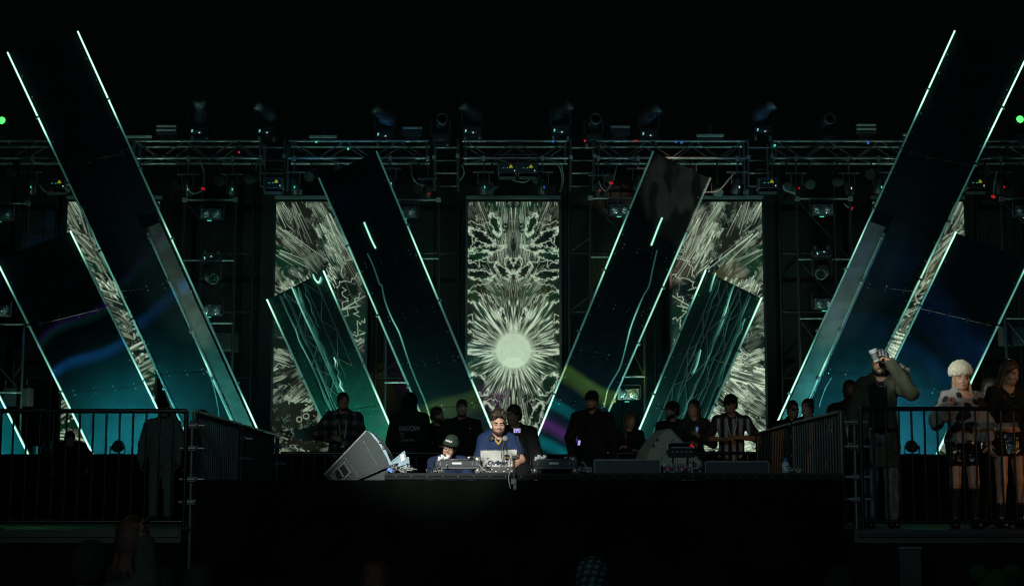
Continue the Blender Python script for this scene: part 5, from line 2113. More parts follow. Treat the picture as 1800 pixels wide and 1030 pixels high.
def performer():
    F = Figure(lean=.12, head=(.05, .36, -.03), sh=.150, fat=1.05, neckfwd=.05, nd=.02,
               arms=(dict(e=(-.222, -.08, 1.14), w=(-.235, -.31, 1.085), curl=.5, d=(.1, -1, -.2), n=(0, 0, -1)), dict(e=(.235, -.18, 1.19), w=(.115, -.38, 1.09), curl=.8, d=(-.55, -.8, -.3), n=(0, -.3, -1))))
    root = place(F, 876, 718, 15.75, PIT, 0.03, 'bearded disc jockey in a navy and white football jersey behind the turntables', F.hd(0, .0, .145))
    h = .0075
    b = part(root, 'body', F.body(), M['skin'], h)
    navy, white = np.array([.010, .026, .080]), np.array([.50, .51, .47])

    def col(x, y, z):
        zb = 1.300 + .02 * x
        sl = np.abs(x) > .188 + .0 * z
        w = (z < zb) & ~sl
        c = np.where(w[:, None], white, navy)
        edge = (np.abs(z - zb) < .007) & ~sl
        c = np.where(edge[:, None], np.array([.03, .04, .08]), c)
        return c
    j = std_top(F, root, 'jersey', M['vc_cloth'], h, .020, .62, .90, 5, .0095, col, .060, puff=.03)
    std_legs(F, root, 'trousers', M['cloth_dark'], .014)
    shoes(F, root, M['leather'], .020)
    # gold neck trim
    part(root, 'collar', [cone(F.up(-.062, -.02, 1.478), F.up(-.02, -.125, 1.40), .010, .009, .008), cone(F.up(.062, -.02, 1.478), F.up(.02, -.125, 1.40), .010, .009, .008), cone(F.up(-.02, -.125, 1.40), F.up(.0, -.135, 1.375), .009, .008, .008), cone(F.up(.02, -.125, 1.40), F.up(.0, -.135, 1.375), .009, .008, .008)], mat('mustard_trim', (.55, .33, .07), .7), .006)
    hair = F.hair_cap(.005, .066, -.035) + [ell(F.hd(0.004, -.022, .112), (.060, .070, .034), F.H @ ry(.08), .02)]
    rr = random.Random(4)
    for i in range(70):
        x, y = rr.gauss(0, .034), rr.uniform(-.088, .05)
        a = F.hd(x, y, .112 - x * x * 5)
        hair.append(cone(a, F.hd(x + rr.uniform(-.012, .03), y - rr.uniform(-.01, .025), .130 - x * x * 6 + rr.uniform(-.004, .022)), .008, .004, .005))
    for i in range(14):
        x = -.066 + i * .0102
        hair.append(cone(F.hd(x, -.082, .108), F.hd(x + rr.uniform(-.004, .014), -.094, .074 + rr.uniform(-.010, .014)), .008, .0035, .005))
    part(root, 'hair', hair, hair_mat('short_brown_hair', (.045, .032, .022)), .0065, fur(.0022, 3))
    part(root, 'beard', F.beard(.006), mat('short_beard', (.075, .045, .030), .6, 0, .5, 90, .5, 200), .006, fur(.0016, 5))
    for sx in (-1, 1):
        lball(root, 'eyelid', F.hd(sx * .031, -.079, -.001), (.0135, .0105, .0085), M['skin'], F.H)
        lrod(root, 'eyelash', F.hd(sx * .019, -.0905, -.005), F.hd(sx * .043, -.087, -.005), .0022, M['hair_dark'])
        lrod(root, 'eyebrow', F.hd(sx * .014, -.095, .018), F.hd(sx * .050, -.086, .022), .0048, M['hair_dark'])
    lball(root, 'mouth', F.hd(0, -.098, -.0725), (.014, .006, .0045), mat('mouth_dark', (.05, .012, .010), .5), F.H)
    # headphones round the neck
    hp = thing('headphones', 'black headphones hung round the disc jockey neck', 'headphones', tuple(Matrix.LocRotScale(root.location, root.rotation_euler.to_quaternion(), root.scale) @ Vector(F.up(0, 0, 1.48))))
    mw = Matrix.LocRotScale(root.location, root.rotation_euler.to_quaternion(), root.scale)
    g_ = lambda *a: mw @ Vector(F.up(*a))
    tube('headband', [g_(-.072, -.07, 1.445), g_(-.085, .03, 1.475), g_(-.04, .085, 1.49), g_(.04, .085, 1.49), g_(.085, .03, 1.475), g_(.072, -.07, 1.445)], .011, M['plastic'], hp)
    for sx in (-1, 1):
        lathe('ear_cup', [(.020, -.016), (.028, -.012), (.028, .010), (.022, .016), (.008, .018)], g_(sx * .070, -.095, 1.430), (sx * .45, -1, .15), M['plastic_grey'] if sx > 0 else M['plastic'], hp)
        lathe('ear_pad', [(.024, -.004), (.031, -.002), (.031, .010), (.024, .012)], g_(sx * .063, -.075, 1.431), (sx * .45, -1, .15), M['leather'], hp)
    tube('headphone_cord', [g_(.07, -.11, 1.42), g_(.05, -.15, 1.36), g_(.03, -.17, 1.28), g_(.045, -.18, 1.18), g_(.06, -.22, 1.05)], .004, M['cable'], hp)
    # jersey print
    ink = mat('dark_print', (.012, .016, .045), .6)
    flat_letters(root, j, 'Quilmes', .062, -.012, 1.145, ink, .3, bold=.0022, off=.014)
    on_cloth(root, j, 'maker_mark', [(-.122, 1.216), (-.116, 1.207), (-.104, 1.211), (-.088, 1.222), (-.105, 1.206), (-.117, 1.201), (-.124, 1.207)], ink)
    cr = [(.062, 1.248), (.118, 1.248), (.118, 1.216), (.109, 1.196), (.090, 1.182), (.071, 1.196), (.062, 1.216)]
    on_cloth(root, j, 'crest', cr, ink)
    on_cloth(root, j, 'crest_band', [(.066, 1.226), (.114, 1.226), (.114, 1.210), (.066, 1.210)], M['gold'], off=.006)
    for q in range(5):
        on_cloth(root, j, 'crest_star', [(.070 + q * .009, 1.237), (.075 + q * .009, 1.237), (.0725 + q * .009, 1.242)], M['gold'], off=.006, fine=1)
    # sleeve badge
    lbox(root, 'sleeve_badge', V3(.232, -.135, 1.275), (.042, .010, .012), M['gold'], rz(.5))
    # necklace cords
    for sx, xx in ((-1, .02), (1, .055)):
        ltube(root, 'lanyard', [F.up(.07, -.075, 1.44), F.up(.06 + xx * .3, -.155, 1.36), F.up(.045 + xx, -.175, 1.24), F.up(.04 + xx, -.182, 1.16)], .003, M['cable'])
    return root


performer()


def helper():
    """crew member with cap who bends over the left turntable"""
    F = Figure(lean=.60, side=-.05, head=(-.35, .12, .28), sh=.18, fat=1.15, neckfwd=.02,
               arms=(dict(e=(-.26, -.50, 1.06), w=(-.12, -.66, .98), curl=.6), dict(e=(.27, -.42, 1.04), w=(.2, -.62, .96), curl=.6)))
    root = place(F, 797, 765, 16.3, PIT, .15, 'crew member in dark green cap and glasses bending over left turntable', F.hd(0, .01, .15), scale=None)
    h = .009
    # keep feet on the floor: shift up to match
    part(root, 'body', F.body(), M['skin'], h)
    std_top(F, root, 'tee_shirt', M['cloth_navy'], h, .02, .9, .90, 9, .005, neck=.06, puff=.02)
    std_legs(F, root, 'trousers', M['cloth_black'], .014)
    shoes(F, root, M['leather'], .020)
    part(root, 'hair', F.hair_cap(.008, .05, -.06), M['hair_dark'], .008)
    part(root, 'cap', F.cap(.02) + [ell(F.hd(0, .0, .12), (.07, .08, .035), F.H, .02)], M['cap_green'], .0075)
    part(root, 'cap_brim', F.brim(.085, 0., .0), M['cap_green'], .0075)
    for q in range(4):
        lbox(root, 'cap_emblem', F.hd(-.045 + q * .022, -.114 + abs(-.045 + q * .022) * .22, .085), (.016, .006, .020), M['paper'], F.H)
    glasses(root, F, M['plastic'])
    eyes(root, F)
    part(root, 'beard', F.beard(.003), M['hair_dark'], .007, fur(.001, 4))
    return root


H_ = helper()


# ------------------------------------------------------------------ spectators behind the performer
YBK = 21.4


def plaid_man():
    F = Figure(lean=.06, head=(.22, -.02, 0), sh=.19, fat=1.12,
               arms=(dict(e=(-.34, -.04, 1.18), w=(-.13, -.30, 1.13), curl=.5, n=(0, 1, -.3)), dict(e=(.27, .0, 1.12), w=(.20, -.22, .96), curl=.6)))
    root = place(F, 603, 690, YBK, PLAT, .1, 'man in plaid jacket leaning on the railing, red wristband')
    part(root, 'body', F.body(), M['skin_tan'], .011)

    def col(x, y, z):
        bx = (np.sin(x * 48 + .4) > .25).astype(float)
        bz = (np.sin(z * 44 + y * 8) > .25).astype(float)
        th = ((np.abs(np.sin(x * 24 + 1.1)) < .10) | (np.abs(np.sin(z * 22 + y * 4)) < .10)).astype(float)
        v = .012 + .035 * bx + .035 * bz + .08 * bx * bz + .05 * th
        return np.stack([v * 1.08, v, v * 1.04], 1)
    F2 = std_top(F, root, 'plaid_jacket', M['vc_cloth'], .011, .032, 1.85, .72, 3, .006, col, .075, extra=[cone(F.up(-.02, -.2, 1.1), F.up(-.02, -.2, .7), .05, .06, .01, 's')], belly=.01)
    part(root, 'tee_shirt', F.torso(.014, .05) + [half(F.up(0, 0, .84), V3(0, 0, -1)), half(F.up(0, 0, 1.47), V3(0, 0, 1))], M['cloth_black'], .013)
    std_legs(F, root, 'trousers', M['cloth_dark'], .014)
    shoes(F, root, M['leather'], .020)
    part(root, 'collar', [cone(F.up(-.085, .03, 1.47), F.up(-.075, -.10, 1.43), .028, .022, .02), cone(F.up(.085, .03, 1.47), F.up(.075, -.10, 1.43), .028, .022, .02), cone(F.up(-.08, .04, 1.475), F.up(.08, .04, 1.475), .03, .03, .02)], M['cloth_black'], .011)
    part(root, 'hair', F.hair_cap(.008, .062, -.05), M['hair_dark'], .008, fur(.001, 2))
    part(root, 'beard', F.beard(.002), M['hair_dark'], .008)
    eyes(root, F)
    E, W = np.array(F.arm[0]['e']), np.array(F.arm[0]['w'])
    d = (W - E) / np.linalg.norm(W - E)
    lrod(root, 'wristband', W - d * .035, W - d * .015, .034, M['red'])
    for sx in (-1, 1):
        ltube(root, 'lanyard', [F.up(sx * .07, -.06, 1.46), F.up(sx * .055, -.145, 1.36), F.up(sx * .035, -.15, 1.22), F.up(sx * .01, -.15, 1.08)], .006, M['paper'] if sx > 0 else mat('yellow_lanyard', (.45, .42, .10), .7))
    lbox(root, 'badge', F.up(.0, -.158, 1.05), (.05, .006, .07), M['paper'])
    return root


plaid_man()


def hoodie_man():
    F = Figure(lean=.02, head=(.1, .0, 0), sh=.20, fat=1.3)
    root = place(F, 721, 693, YBK - .1, PLAT, math.pi - .35, 'man with hood up seen from behind, white lettering on black hoodie')
    part(root, 'body', F.body(), M['skin_tan'], HB)
    j = std_top(F, root, 'hoodie', M['cloth_black'], .012, .036, 1.9, .76, 4, .006, neck=.05, belly=.015)
    part(root, 'hood', [ell(F.hd(0, .02, .03), (.105, .125, .125), F.H, .03), cone(F.hd(0, .05, -.08), F.up(0, .06, 1.43), .10, .12, .05), ell(F.hd(0, -.15, -.01), (.085, .12, .11), F.H, .02, 's')], M['cloth_black'], .011, folds(.004, 40, 8))
    std_legs(F, root, 'trousers', M['cloth_black'], .015)
    shoes(F, root, M['leather'], .020)
    wp = mat('worn_white_print', (.34, .35, .36), .8, 0, .5, 60)
    flat_letters(root, j, 'SHADOW', .092, -.05, 1.245, wp, 0, True, .003, squash=.72)
    flat_letters(root, j, 'DJ', .075, .045, 1.17, wp, 0, True, 0, squash=.9)
    flat_letters(root, j, 'Team Inc', .062, -.035, 1.10, wp, .2, True, 0, squash=.9)
    flat_letters(root, j, 'MUSIC', .055, -.05, .93, wp, 0, True, 0, squash=.9)


hoodie_man()


def plain_man(px, py, Y, yaw, label, head=(0, 0, 0), top='cloth_black', skin='skin_tan', hair='short', hairm='hair_dark', cap=None, brim=None, brim_turn=0., beard=0., arms=None, fat=1.1, sh=.19, sleeves=1.9, t=.024, glass=None, floor=PLAT, colfn=None, seed=1, lean=.03, female=False, hlen=.33, up_=0., legs='cloth_black', scale=None, h=HB, neck=.06, side=0., capm='cloth_black', neckfwd=0., hair_t=.010):
    F = Figure(lean=lean, side=side, head=head, sh=sh, fat=fat, arms=arms, female=female, neckfwd=neckfwd)
    tp = F.hd(0, .02, .152) if cap else (F.hd(0, .02, .14))
    root = place(F, px, py, Y, floor, yaw, label, tp, scale=scale)
    part(root, 'body', F.body(), M[skin], .0135)
    j = std_top(F, root, 'top', M[top] if colfn is None else M['vc_cloth'], h, t, sleeves, .84, seed, .005, colfn, neck, puff=.004 if sleeves > 1 else .02)
    std_legs(F, root, 'trousers', M[legs], .021, seed=seed + 2)
    shoes(F, root, M['leather'], .020)
    if hair in ('short', 'long', 'bun'):
        part(root, 'hair', F.hair_cap(hair_t, .06, -.06) + (strands(F, 46, hlen, seed, front=True) if hair == 'long' else []) + ([ell(F.hd(0, .10, .10), (.05, .05, .05), None, .02)] if hair == 'bun' else []), M[hairm], .009, fur(.0015, seed))
    if cap:
        part(root, 'cap', F.cap(.016), M[capm], .009)
        part(root, 'cap_brim', F.brim(.08, brim_turn, .012), M[brim or 'cloth_black'], .0085)
    if beard:
        part(root, 'beard', F.beard(beard), M['hair_dark'], .008, fur(.001, seed))
    if glass:
        glasses(root, F, M['bolt'] if glass == 'clear' else M['plastic'], None if glass == 'clear' else M['lens'])
    eyes(root, F)
    return root, F, j


r_, F_, j_ = plain_man(768, 714, YBK + .3, .0, 'bearded man in profile between the hooded man and glasses man', head=(1.25, .05, 0), beard=.012, seed=11, fat=1.1, arms=('crossed', 'crossed'), lean=.05)
r_, F_, j_ = plain_man(812, 701, YBK + .2, .05, 'broad man with pale glasses and black shirt left of the sun screen', glass='clear', fat=1.5, sh=.215, seed=12, beard=.003, head=(.05, .05, 0))
on_cloth(r_, j_, 'chest_logo', [(.105, 1.335), (.135, 1.335), (.12, 1.352)], M['paper'], fine=1)
r_, F_, j_ = plain_man(903, 710, 20.1, -.15, 'man in black jacket standing right behind the disc jockey', head=(-.55, .12, 0), seed=13, fat=1.15, sh=.20, t=.034, arms=(dict(e=(-.27, -.02, 1.12), w=(-.16, -.25, 1.08), curl=.7), 'down'), lean=.1, floor=1.5)
r_, F_, j_ = plain_man(1040, 685, YBK, .06, 'man in black sweater and black cap right of the sun screen', head=(-.55, .1, 0), cap=True, brim_turn=0., seed=14, fat=1.22, sh=.212, t=.034, beard=.004, arms=(dict(e=(-.30, .0, 1.12), w=(-.27, -.08, .88), curl=.7), dict(e=(.29, .02, 1.11), w=(.28, -.07, .86), curl=.7)))
# phone in his hand
p_ = P(1018, 778, YBK - .15)
ph = thing('phone', 'small phone held low by the man in black sweater', 'phone', tuple(p_))
slab('case', p_, (.035, .012, .075), M['plastic'], ph, rot=(0, .2, 0))
slab('lit_screen', p_ + Vector((0, -.008, 0)), (.028, .003, .062), M['phone_glow'], ph, rot=(0, .2, 0))

plain_man(1106, 724, YBK + .1, -.1, 'woman with long reddish hair and folded arms beside the black sweater man', head=(.75, .02, 0), hair='long', hairm='hair_brown', arms=('crossed', 'crossed'), female=True, seed=15, sh=.165, fat=1.0, hlen=.34)
r_, F_, j_ = plain_man(1182, 704, YBK + .3, -.1, 'man in cap with bright red brim looking left', head=(-1.15, .05, 0), cap=True, brim='red_cloth', seed=16, beard=.007, fat=1.05)
r_, F_, j_ = plain_man(1220, 701, YBK - .05, -.12, 'woman with long dark hair holding a can at the railing', head=(-.45, -.04, 0), hair='long', female=True, seed=17, sh=.17, fat=1.02, hlen=.4, skin='skin', top='cloth_dark',
                       arms=(dict(e=(-.25, -.05, 1.13), w=(-.04, -.25, 1.12), curl=.8), dict(e=(.27, -.05, 1.11), w=(.06, -.26, 1.22), curl=1.1, d=(-.5, -.5, .5), n=(-.7, .3, 0))))
p_ = P(1224, 757, YBK - .36)
cn = thing('drink_can', 'slim drink can held by the long haired woman at the railing', 'can', tuple(p_))
lathe('can_body', [(.022, -.06), (.027, -.055), (.027, .05), (.022, .06)], p_, (.1, 0, 1), M['alu'], cn)
slab('blue_stripe', p_ + Vector((.012, -.024, .02)), (.016, .006, .05), M['led_blue'], cn)


def crouched_child():
    r_, F_, j_ = plain_man(1158, 757, YBK - .5, -.3, 'dark haired person ducking behind the right monitor speaker', head=(.5, .25, 0), seed=18, sh=.165, fat=1.0, scale=.80, floor=1.2, lean=.3,
                           arms=(dict(e=(-.2, -.42, 1.15), w=(-.05, -.34, 1.40), curl=.6, d=(.3, .1, 1), n=(0, 1, 0)), 'down'))


def jersey_man():
    def col(x, y, z):
        st = np.sin(x * 62) > 0.05
        c = np.where(st[:, None], np.array([.40, .40, .41]), np.array([.02, .022, .024]))
        dk = (z > 1.42) | (np.abs(x) > .25)
        return np.where(dk[:, None], np.array([.03, .03, .032]), c)
    r, F, j = plain_man(1284, 691, YBK - .15, -.05, 'man in striped football shirt, cap and sunglasses leaning on railing', head=(-.65, .08, 0), cap=True, seed=19, fat=1.15, sh=.20, sleeves=.95, colfn=col, glass='dark', hair='short', lean=.16,
                        arms=(dict(e=(-.33, -.16, 1.14), w=(-.08, -.36, 1.12), curl=.6, n=(0, 0, -1)), dict(e=(.34, -.16, 1.14), w=(.02, -.38, 1.15), curl=.6, n=(0, 0, -1))))
    for sx in (-1, 1):
        ltube(r, 'lanyard', [F.up(sx * .075, -.05, 1.47), F.up(sx * .06, -.15, 1.37), F.up(sx * .03, -.165, 1.22), F.up(0, -.165, 1.06)], .006, M['paper'])


jersey_man()


def seated_child():
    F = Figure(lean=.25, head=(.5, .25, 0), sh=.165, fat=1.0, arms=(dict(e=(-.2, -.34, 1.12), w=(-.06, -.30, 1.36), curl=.6, d=(.3, .1, 1), n=(0, 1, 0)), 'down'))
    root = place(F, 1158, 757, 20.2, PIT, -.3, 'dark haired person ducking behind the right monitor speaker', F.hd(0, .02, .14))
    part(root, 'body', F.body(), M['skin_tan'], HB)
    std_top(F, root, 'top', M['cloth_black'], HB, .024, 1.9, .84, 21, .005)
    std_legs(F, root, 'trousers', M['cloth_black'], .015)
    shoes(F, root, M['leather'], .020)
    part(root, 'hair', F.hair_cap(.012, .06, -.06), M['hair_dark'], .009, fur(.0015, 3))
    eyes(root, F)


seated_child()

# ------------------------------------------------------------------ left platform
def sweat_man():
    F = Figure(lean=.0, head=(.0, .1, 0), sh=.195, fat=1.12, arms=(dict(e=(-.28, .02, 1.12), w=(-.29, -.06, .86), curl=.5), dict(e=(.27, .0, 1.12), w=(.26, -.10, .88), curl=.5)))
    root = place(F, 287, 705, 21.9, PLAT, .1, 'man in sage grey sweatshirt and joggers behind the left railing')
    part(root, 'body', F.body(), M['skin_tan'], .011)
    j = std_top(F, root, 'sweatshirt', M['cloth_grey'], .011, .034, 1.9, .80, 7, .006, belly=.008)
    std_legs(F, root, 'joggers', M['cloth_grey'], .012, .024, 1.92, fold=.005)
    shoes(F, root, M['leather'], .014)
    part(root, 'hood', [cone(F.up(-.09, .06, 1.46), F.up(.09, .06, 1.46), .06, .06, .04), cone(F.up(-.085, .0, 1.47), F.up(-.04, -.11, 1.40), .035, .02, .03), cone(F.up(.085, .0, 1.47), F.up(.04, -.11, 1.40), .035, .02, .03)], M['cloth_grey'], .012)
    part(root, 'beanie', [ell(F.hd(0, .018, .055), (.088, .106, .095), F.H, .02), half(F.hd(0, -.03, .03), F.H @ V3(0, .15, -1))], M['cloth_black'], .010)
    part(root, 'beard', F.beard(.004), M['hair_dark'], .008)
    eyes(root, F)
    on_cloth(root, j, 'chest_logo', [(.085, 1.32), (.10, 1.313), (.125, 1.328), (.10, 1.306), (.088, 1.310)], M['paper'], fine=1)


sweat_man()
plain_man(356, 719, 20.9, 0, 'person in black just showing above the left side railing', seed=31, cap=True, head=(.6, .1, 0), fat=1.1)
plain_man(124, 757, 21.5, .2, 'dark haired person bending over behind the left railing', seed=32, head=(.3, .3, 0), lean=.95, neckfwd=.05)

# ------------------------------------------------------------------ right platform
r_, F_, j_ = plain_man(1393, 703, 21.3, .1, 'man in dark sunglasses beside the woman with hair bun', seed=41, glass='dark', head=(.1, .05, 0), fat=1.05)
r_, F_, j_ = plain_man(1420, 700, 20.9, -.1, 'woman with dark hair tied in a bun by the right side railing', seed=42, hair='bun', head=(-.6, -.02, 0), female=True, sh=.17, skin='skin')
r_, F_, j_ = plain_man(1493, 668, 18.6, math.pi - .5, 'man with glasses and dark leather jacket turned away by right railing', seed=43, hair='short', head=(.35, .1, 0), glass='clear', top='leather', t=.034, fat=1.1, sh=.20, hair_t=.014)


def parka_man():
    F = Figure(lean=-.02, side=.03, head=(-.22, .03, .10), sh=.172, fat=.95,
               arms=('down', dict(e=(.285, -.22, 1.32), w=(.075, -.27, 1.625), curl=.75, d=(-.85, -.12, .42), n=(-.30, -.25, -.75), thumb=-1)))
    root = place(F, 1549, 613, 15.95, PLAT, -.02, 'man in olive parka raising a cup before his face', F.hd(0, .0, .150))
    h = .0085
    part(root, 'body', F.body(), M['skin'], h)
    part(root, 'black_shirt', F.torso(.016, .05) + [half(F.up(0, 0, .82), V3(0, 0, -1)), cone(F.up(0, -.03, 1.49), F.up(0, -.05, 1.62), .058, .08, .006, 's')], M['cloth_black'], .010, folds(.004, 40, 6))
    # parka: open in front, hem to mid thigh
    pr = F.torso(.032, .05) + F.armp(0, .022, 0, 1.92, .03, .008)
    part(root, 'raised_sleeve', F.armp(1, .026, 0, 1.93, .03, .010), M['cloth_olive'], .0085, folds(.006, 60, 13))
    pr += [cone(F.up(0, .0, 1.05), V3(0, .01, .62), .155, .185, .06)]
    pr += [cone(V3(-.035, -.205, 1.62), V3(-.035, -.235, .5), .150, .160, .012, 's'), half(V3(0, 0, .60), V3(0, 0, -1)), cone(F.up(0, -.03, 1.49), F.up(0, -.05, 1.64), .072, .11, .008, 's')]
    part(root, 'parka', pr, M['cloth_olive'], h, folds(.009, 46, 11))
    # pockets and placket
    part(root, 'pocket', [ell(V3(.140, -.130, .80), (.045, .03, .075), None, .01)], M['cloth_olive'], .010)
    part(root, 'pocket', [ell(V3(-.165, -.115, .80), (.040, .03, .075), None, .01)], M['cloth_olive'], .010)
    # fur of the hood lies on his left shoulder
    fu = [cone(F.up(.05, .09, 1.48), F.up(.21, .07, 1.555), .055, .080, .03), cone(F.up(.21, .07, 1.555), F.up(.27, .03, 1.50), .080, .055, .03)]
    rr = random.Random(3)
    for i in range(260):
        t = rr.random()
        b = V3(*F.up(.10 + .16 * t, .08 - .04 * t, 1.50 + .05 * math.sin(t * 2.6)))
        d = np.array([rr.gauss(0.1, 1), rr.gauss(-.3, 1), rr.gauss(.3, 1)])
        d /= np.linalg.norm(d)
        fu.append(cone(b + d * .060, b + d * rr.uniform(.085, .125) + V3(0, 0, -.01), .008, .003, .005))
    part(root, 'fur_trim', fu, M['fur_grey'], .0075)
    part(root, 'hood', [cone(F.up(-.15, .07, 1.42), F.up(.16, .07, 1.45), .07, .08, .05), ell(F.up(0, .12, 1.36), (.13, .07, .12), None, .05)], M['cloth_olive'], .011, folds(.005, 30, 3))
    std_legs(F, root, 'ripped_jeans', M['denim'], .011, .016, 1.93, fold=.004)
    for sx in (-1, 1):
        for z in (.52, .46):
            lbox(root, 'knee_rip', V3(sx * .10, -.083 if sx < 0 else -.083, z), (.06, .006, .010), M['skin'])
    shoes(F, root, M['leather'], .012)
    part(root, 'bandana', [ell(F.hd(0, .02, .062), (.088, .107, .088), F.H, .02), half(F.hd(0, -.03, .040), F.H @ V3(0, .12, -1))], M['vc_cloth'], .0075, None,
         lambda x, y, z: np.where(((np.sin(x * 190) + np.sin(z * 170 + y * 120)) > .5)[:, None], np.array([.55, .56, .58]), np.array([.05, .06, .08])))
    part(root, 'beard', F.beard(.008), M['hair_dark'], .0065, fur(.0016, 5))
    part(root, 'side_hair', F.hair_cap(.004, .05, -.06), M['hair_dark'], .008)
    eyes(root, F)
    ltube(root, 'necklace', [F.up(-.055, -.06, 1.46), F.up(-.03, -.135, 1.40), F.up(.03, -.137, 1.395), F.up(.06, -.06, 1.46)], .003, M['steel'])
    mw = Matrix.LocRotScale(root.location, root.rotation_euler.to_quaternion(), root.scale)
    W = np.array(F.arm[1]['w'])
    d = np.array([-.85, -.12, .42]); d /= np.linalg.norm(d)
    c = mw @ Vector(W + d * .12 + V3(-.055, -.03, .008))
    cup = thing('plastic_cup', 'clear plastic cup of drink raised by the parka man', 'cup', tuple(c))
    ax = Vector((-.35, -.05, .93))
    lathe('cup_wall', [(.030, -.06), (.032, -.055), (.041, .055), (.043, .06), (.040, .06), (.036, -.04)], c, ax, M['clear_cup'], cup)
    lathe('drink', [(.030, -.05), (.033, .0), (.030, .004)], c, ax, mat('pale_drink', (.4, .38, .3), .2), cup)
    return root


parka_man()


def hat_woman():
    F = Figure(lean=.0, head=(.0, .02, -.04), sh=.165, fat=1.0, female=True,
               arms=(dict(e=(-.29, -.05, 1.16), w=(-.185, -.22, 1.33), curl=.9, d=(.1, -.3, .55), n=(.2, -.8, -.3), thumb=1), dict(e=(.27, .0, 1.13), w=(.235, -.14, .93), curl=.5)))
    root = place(F, 1687, 632, 15.95, PLAT, -.05, 'woman in cream fur hat and black and white cow print sweater', F.hd(0, .0, .215))
    h = .0085
    part(root, 'body', F.body(), M['skin'], h)

    def cow(x, y, z):
        r = np.random.RandomState(5)
        v = np.zeros_like(x)
        for i in range(44):
            c = (r.uniform(-.36, .36), r.uniform(.86, 1.47), r.choice((-1, 1)))
            s = r.uniform(.030, .060)
            d = np.sqrt((x - c[0]) ** 2 + (z - c[1]) ** 2) + .012 * np.sin(40 * x + 30 * z + i)
            v = np.maximum(v, ((d < s) & (np.sign(y + .02) == c[2])).astype(float))
        return np.where((v > 0)[:, None], np.array([.012, .012, .014]), np.array([.25, .245, .25]))
    pr = F.torso(.040, .06) + F.armp(0, .040, 0, 1.80, .04, .018) + F.armp(1, .040, 0, 1.85, .04, .018)
    pr += [half(F.up(0, 0, .93), V3(0, 0, -1)), cone(F.up(.04, -.03, 1.46), F.up(.07, -.05, 1.62), .095, .13, .01, 's')]
    part(root, 'cow_print_sweater', pr, M['vc_cloth'], h, lambda X, Y, Z: folds(.008, 30, 12)(X, Y, Z) + fur(.0022, 7)(X, Y, Z), cow)
    pr = [ell(V3(0, .012, .945), (.178, .132, .12), None, .04)] + F.leg(0, .022, .42, .03) + F.leg(1, .022, .42, .03)
    part(root, 'vinyl_shorts', pr + [half(V3(0, 0, 1.0), V3(0, 0, 1))], M['vinyl'], .010, folds(.004, 40, 4))
    for i in (0, 1):
        A_ = np.array(F.legs['a'][i]); K = np.array(F.legs['k'][i])
        part(root, 'boot', [cone(A_, A_ + (K - A_) * .84, .050, .068, .03)] + F.foot(i, .012) + [half(V3(0, 0, .0), V3(0, 0, -1)), half(A_ + (K - A_) * .84, V3(0, 0, 1))], M['leather'], .011)
    part(root, 'hair', F.hair_cap(.008, .06, -.08) + strands(F, 60, .40, 8, front=True, r=.0105, wave=.018), M['hair_blond'], .0075, fur(.0012, 8))
    fh = [ell(F.hd(0, .015, .108), (.120, .135, .102), F.H, .03)]
    for k in range(10):
        a = 2 * math.pi * k / 10
        fh.append(ell(F.hd(.088 * math.cos(a), .015 + .105 * math.sin(a), .088), (.046, .046, .056), None, .02))
    rr = random.Random(6)
    for i in range(420):
        a, e = rr.uniform(0, 6.28), rr.uniform(-.45, 1.4)
        d = np.array([math.cos(a) * math.cos(e), math.sin(a) * math.cos(e), math.sin(e)])
        b = F.hd(d[0] * .116, .015 + d[1] * .130, .094 + d[2] * .108)
        fh.append(cone(b, b + F.H @ d * rr.uniform(.012, .028) + V3(0, 0, -.008), .0065, .0022, .009))
    part(root, 'fur_hat', fh, M['fur_white'], .006, fur(.0014, 9))
    eyes(root, F)
    lball(root, 'lips', F.hd(0, -.1, -.072), (.019, .006, .008), mat('lip_rose', (.40, .08, .08), .4), F.H)


hat_woman()


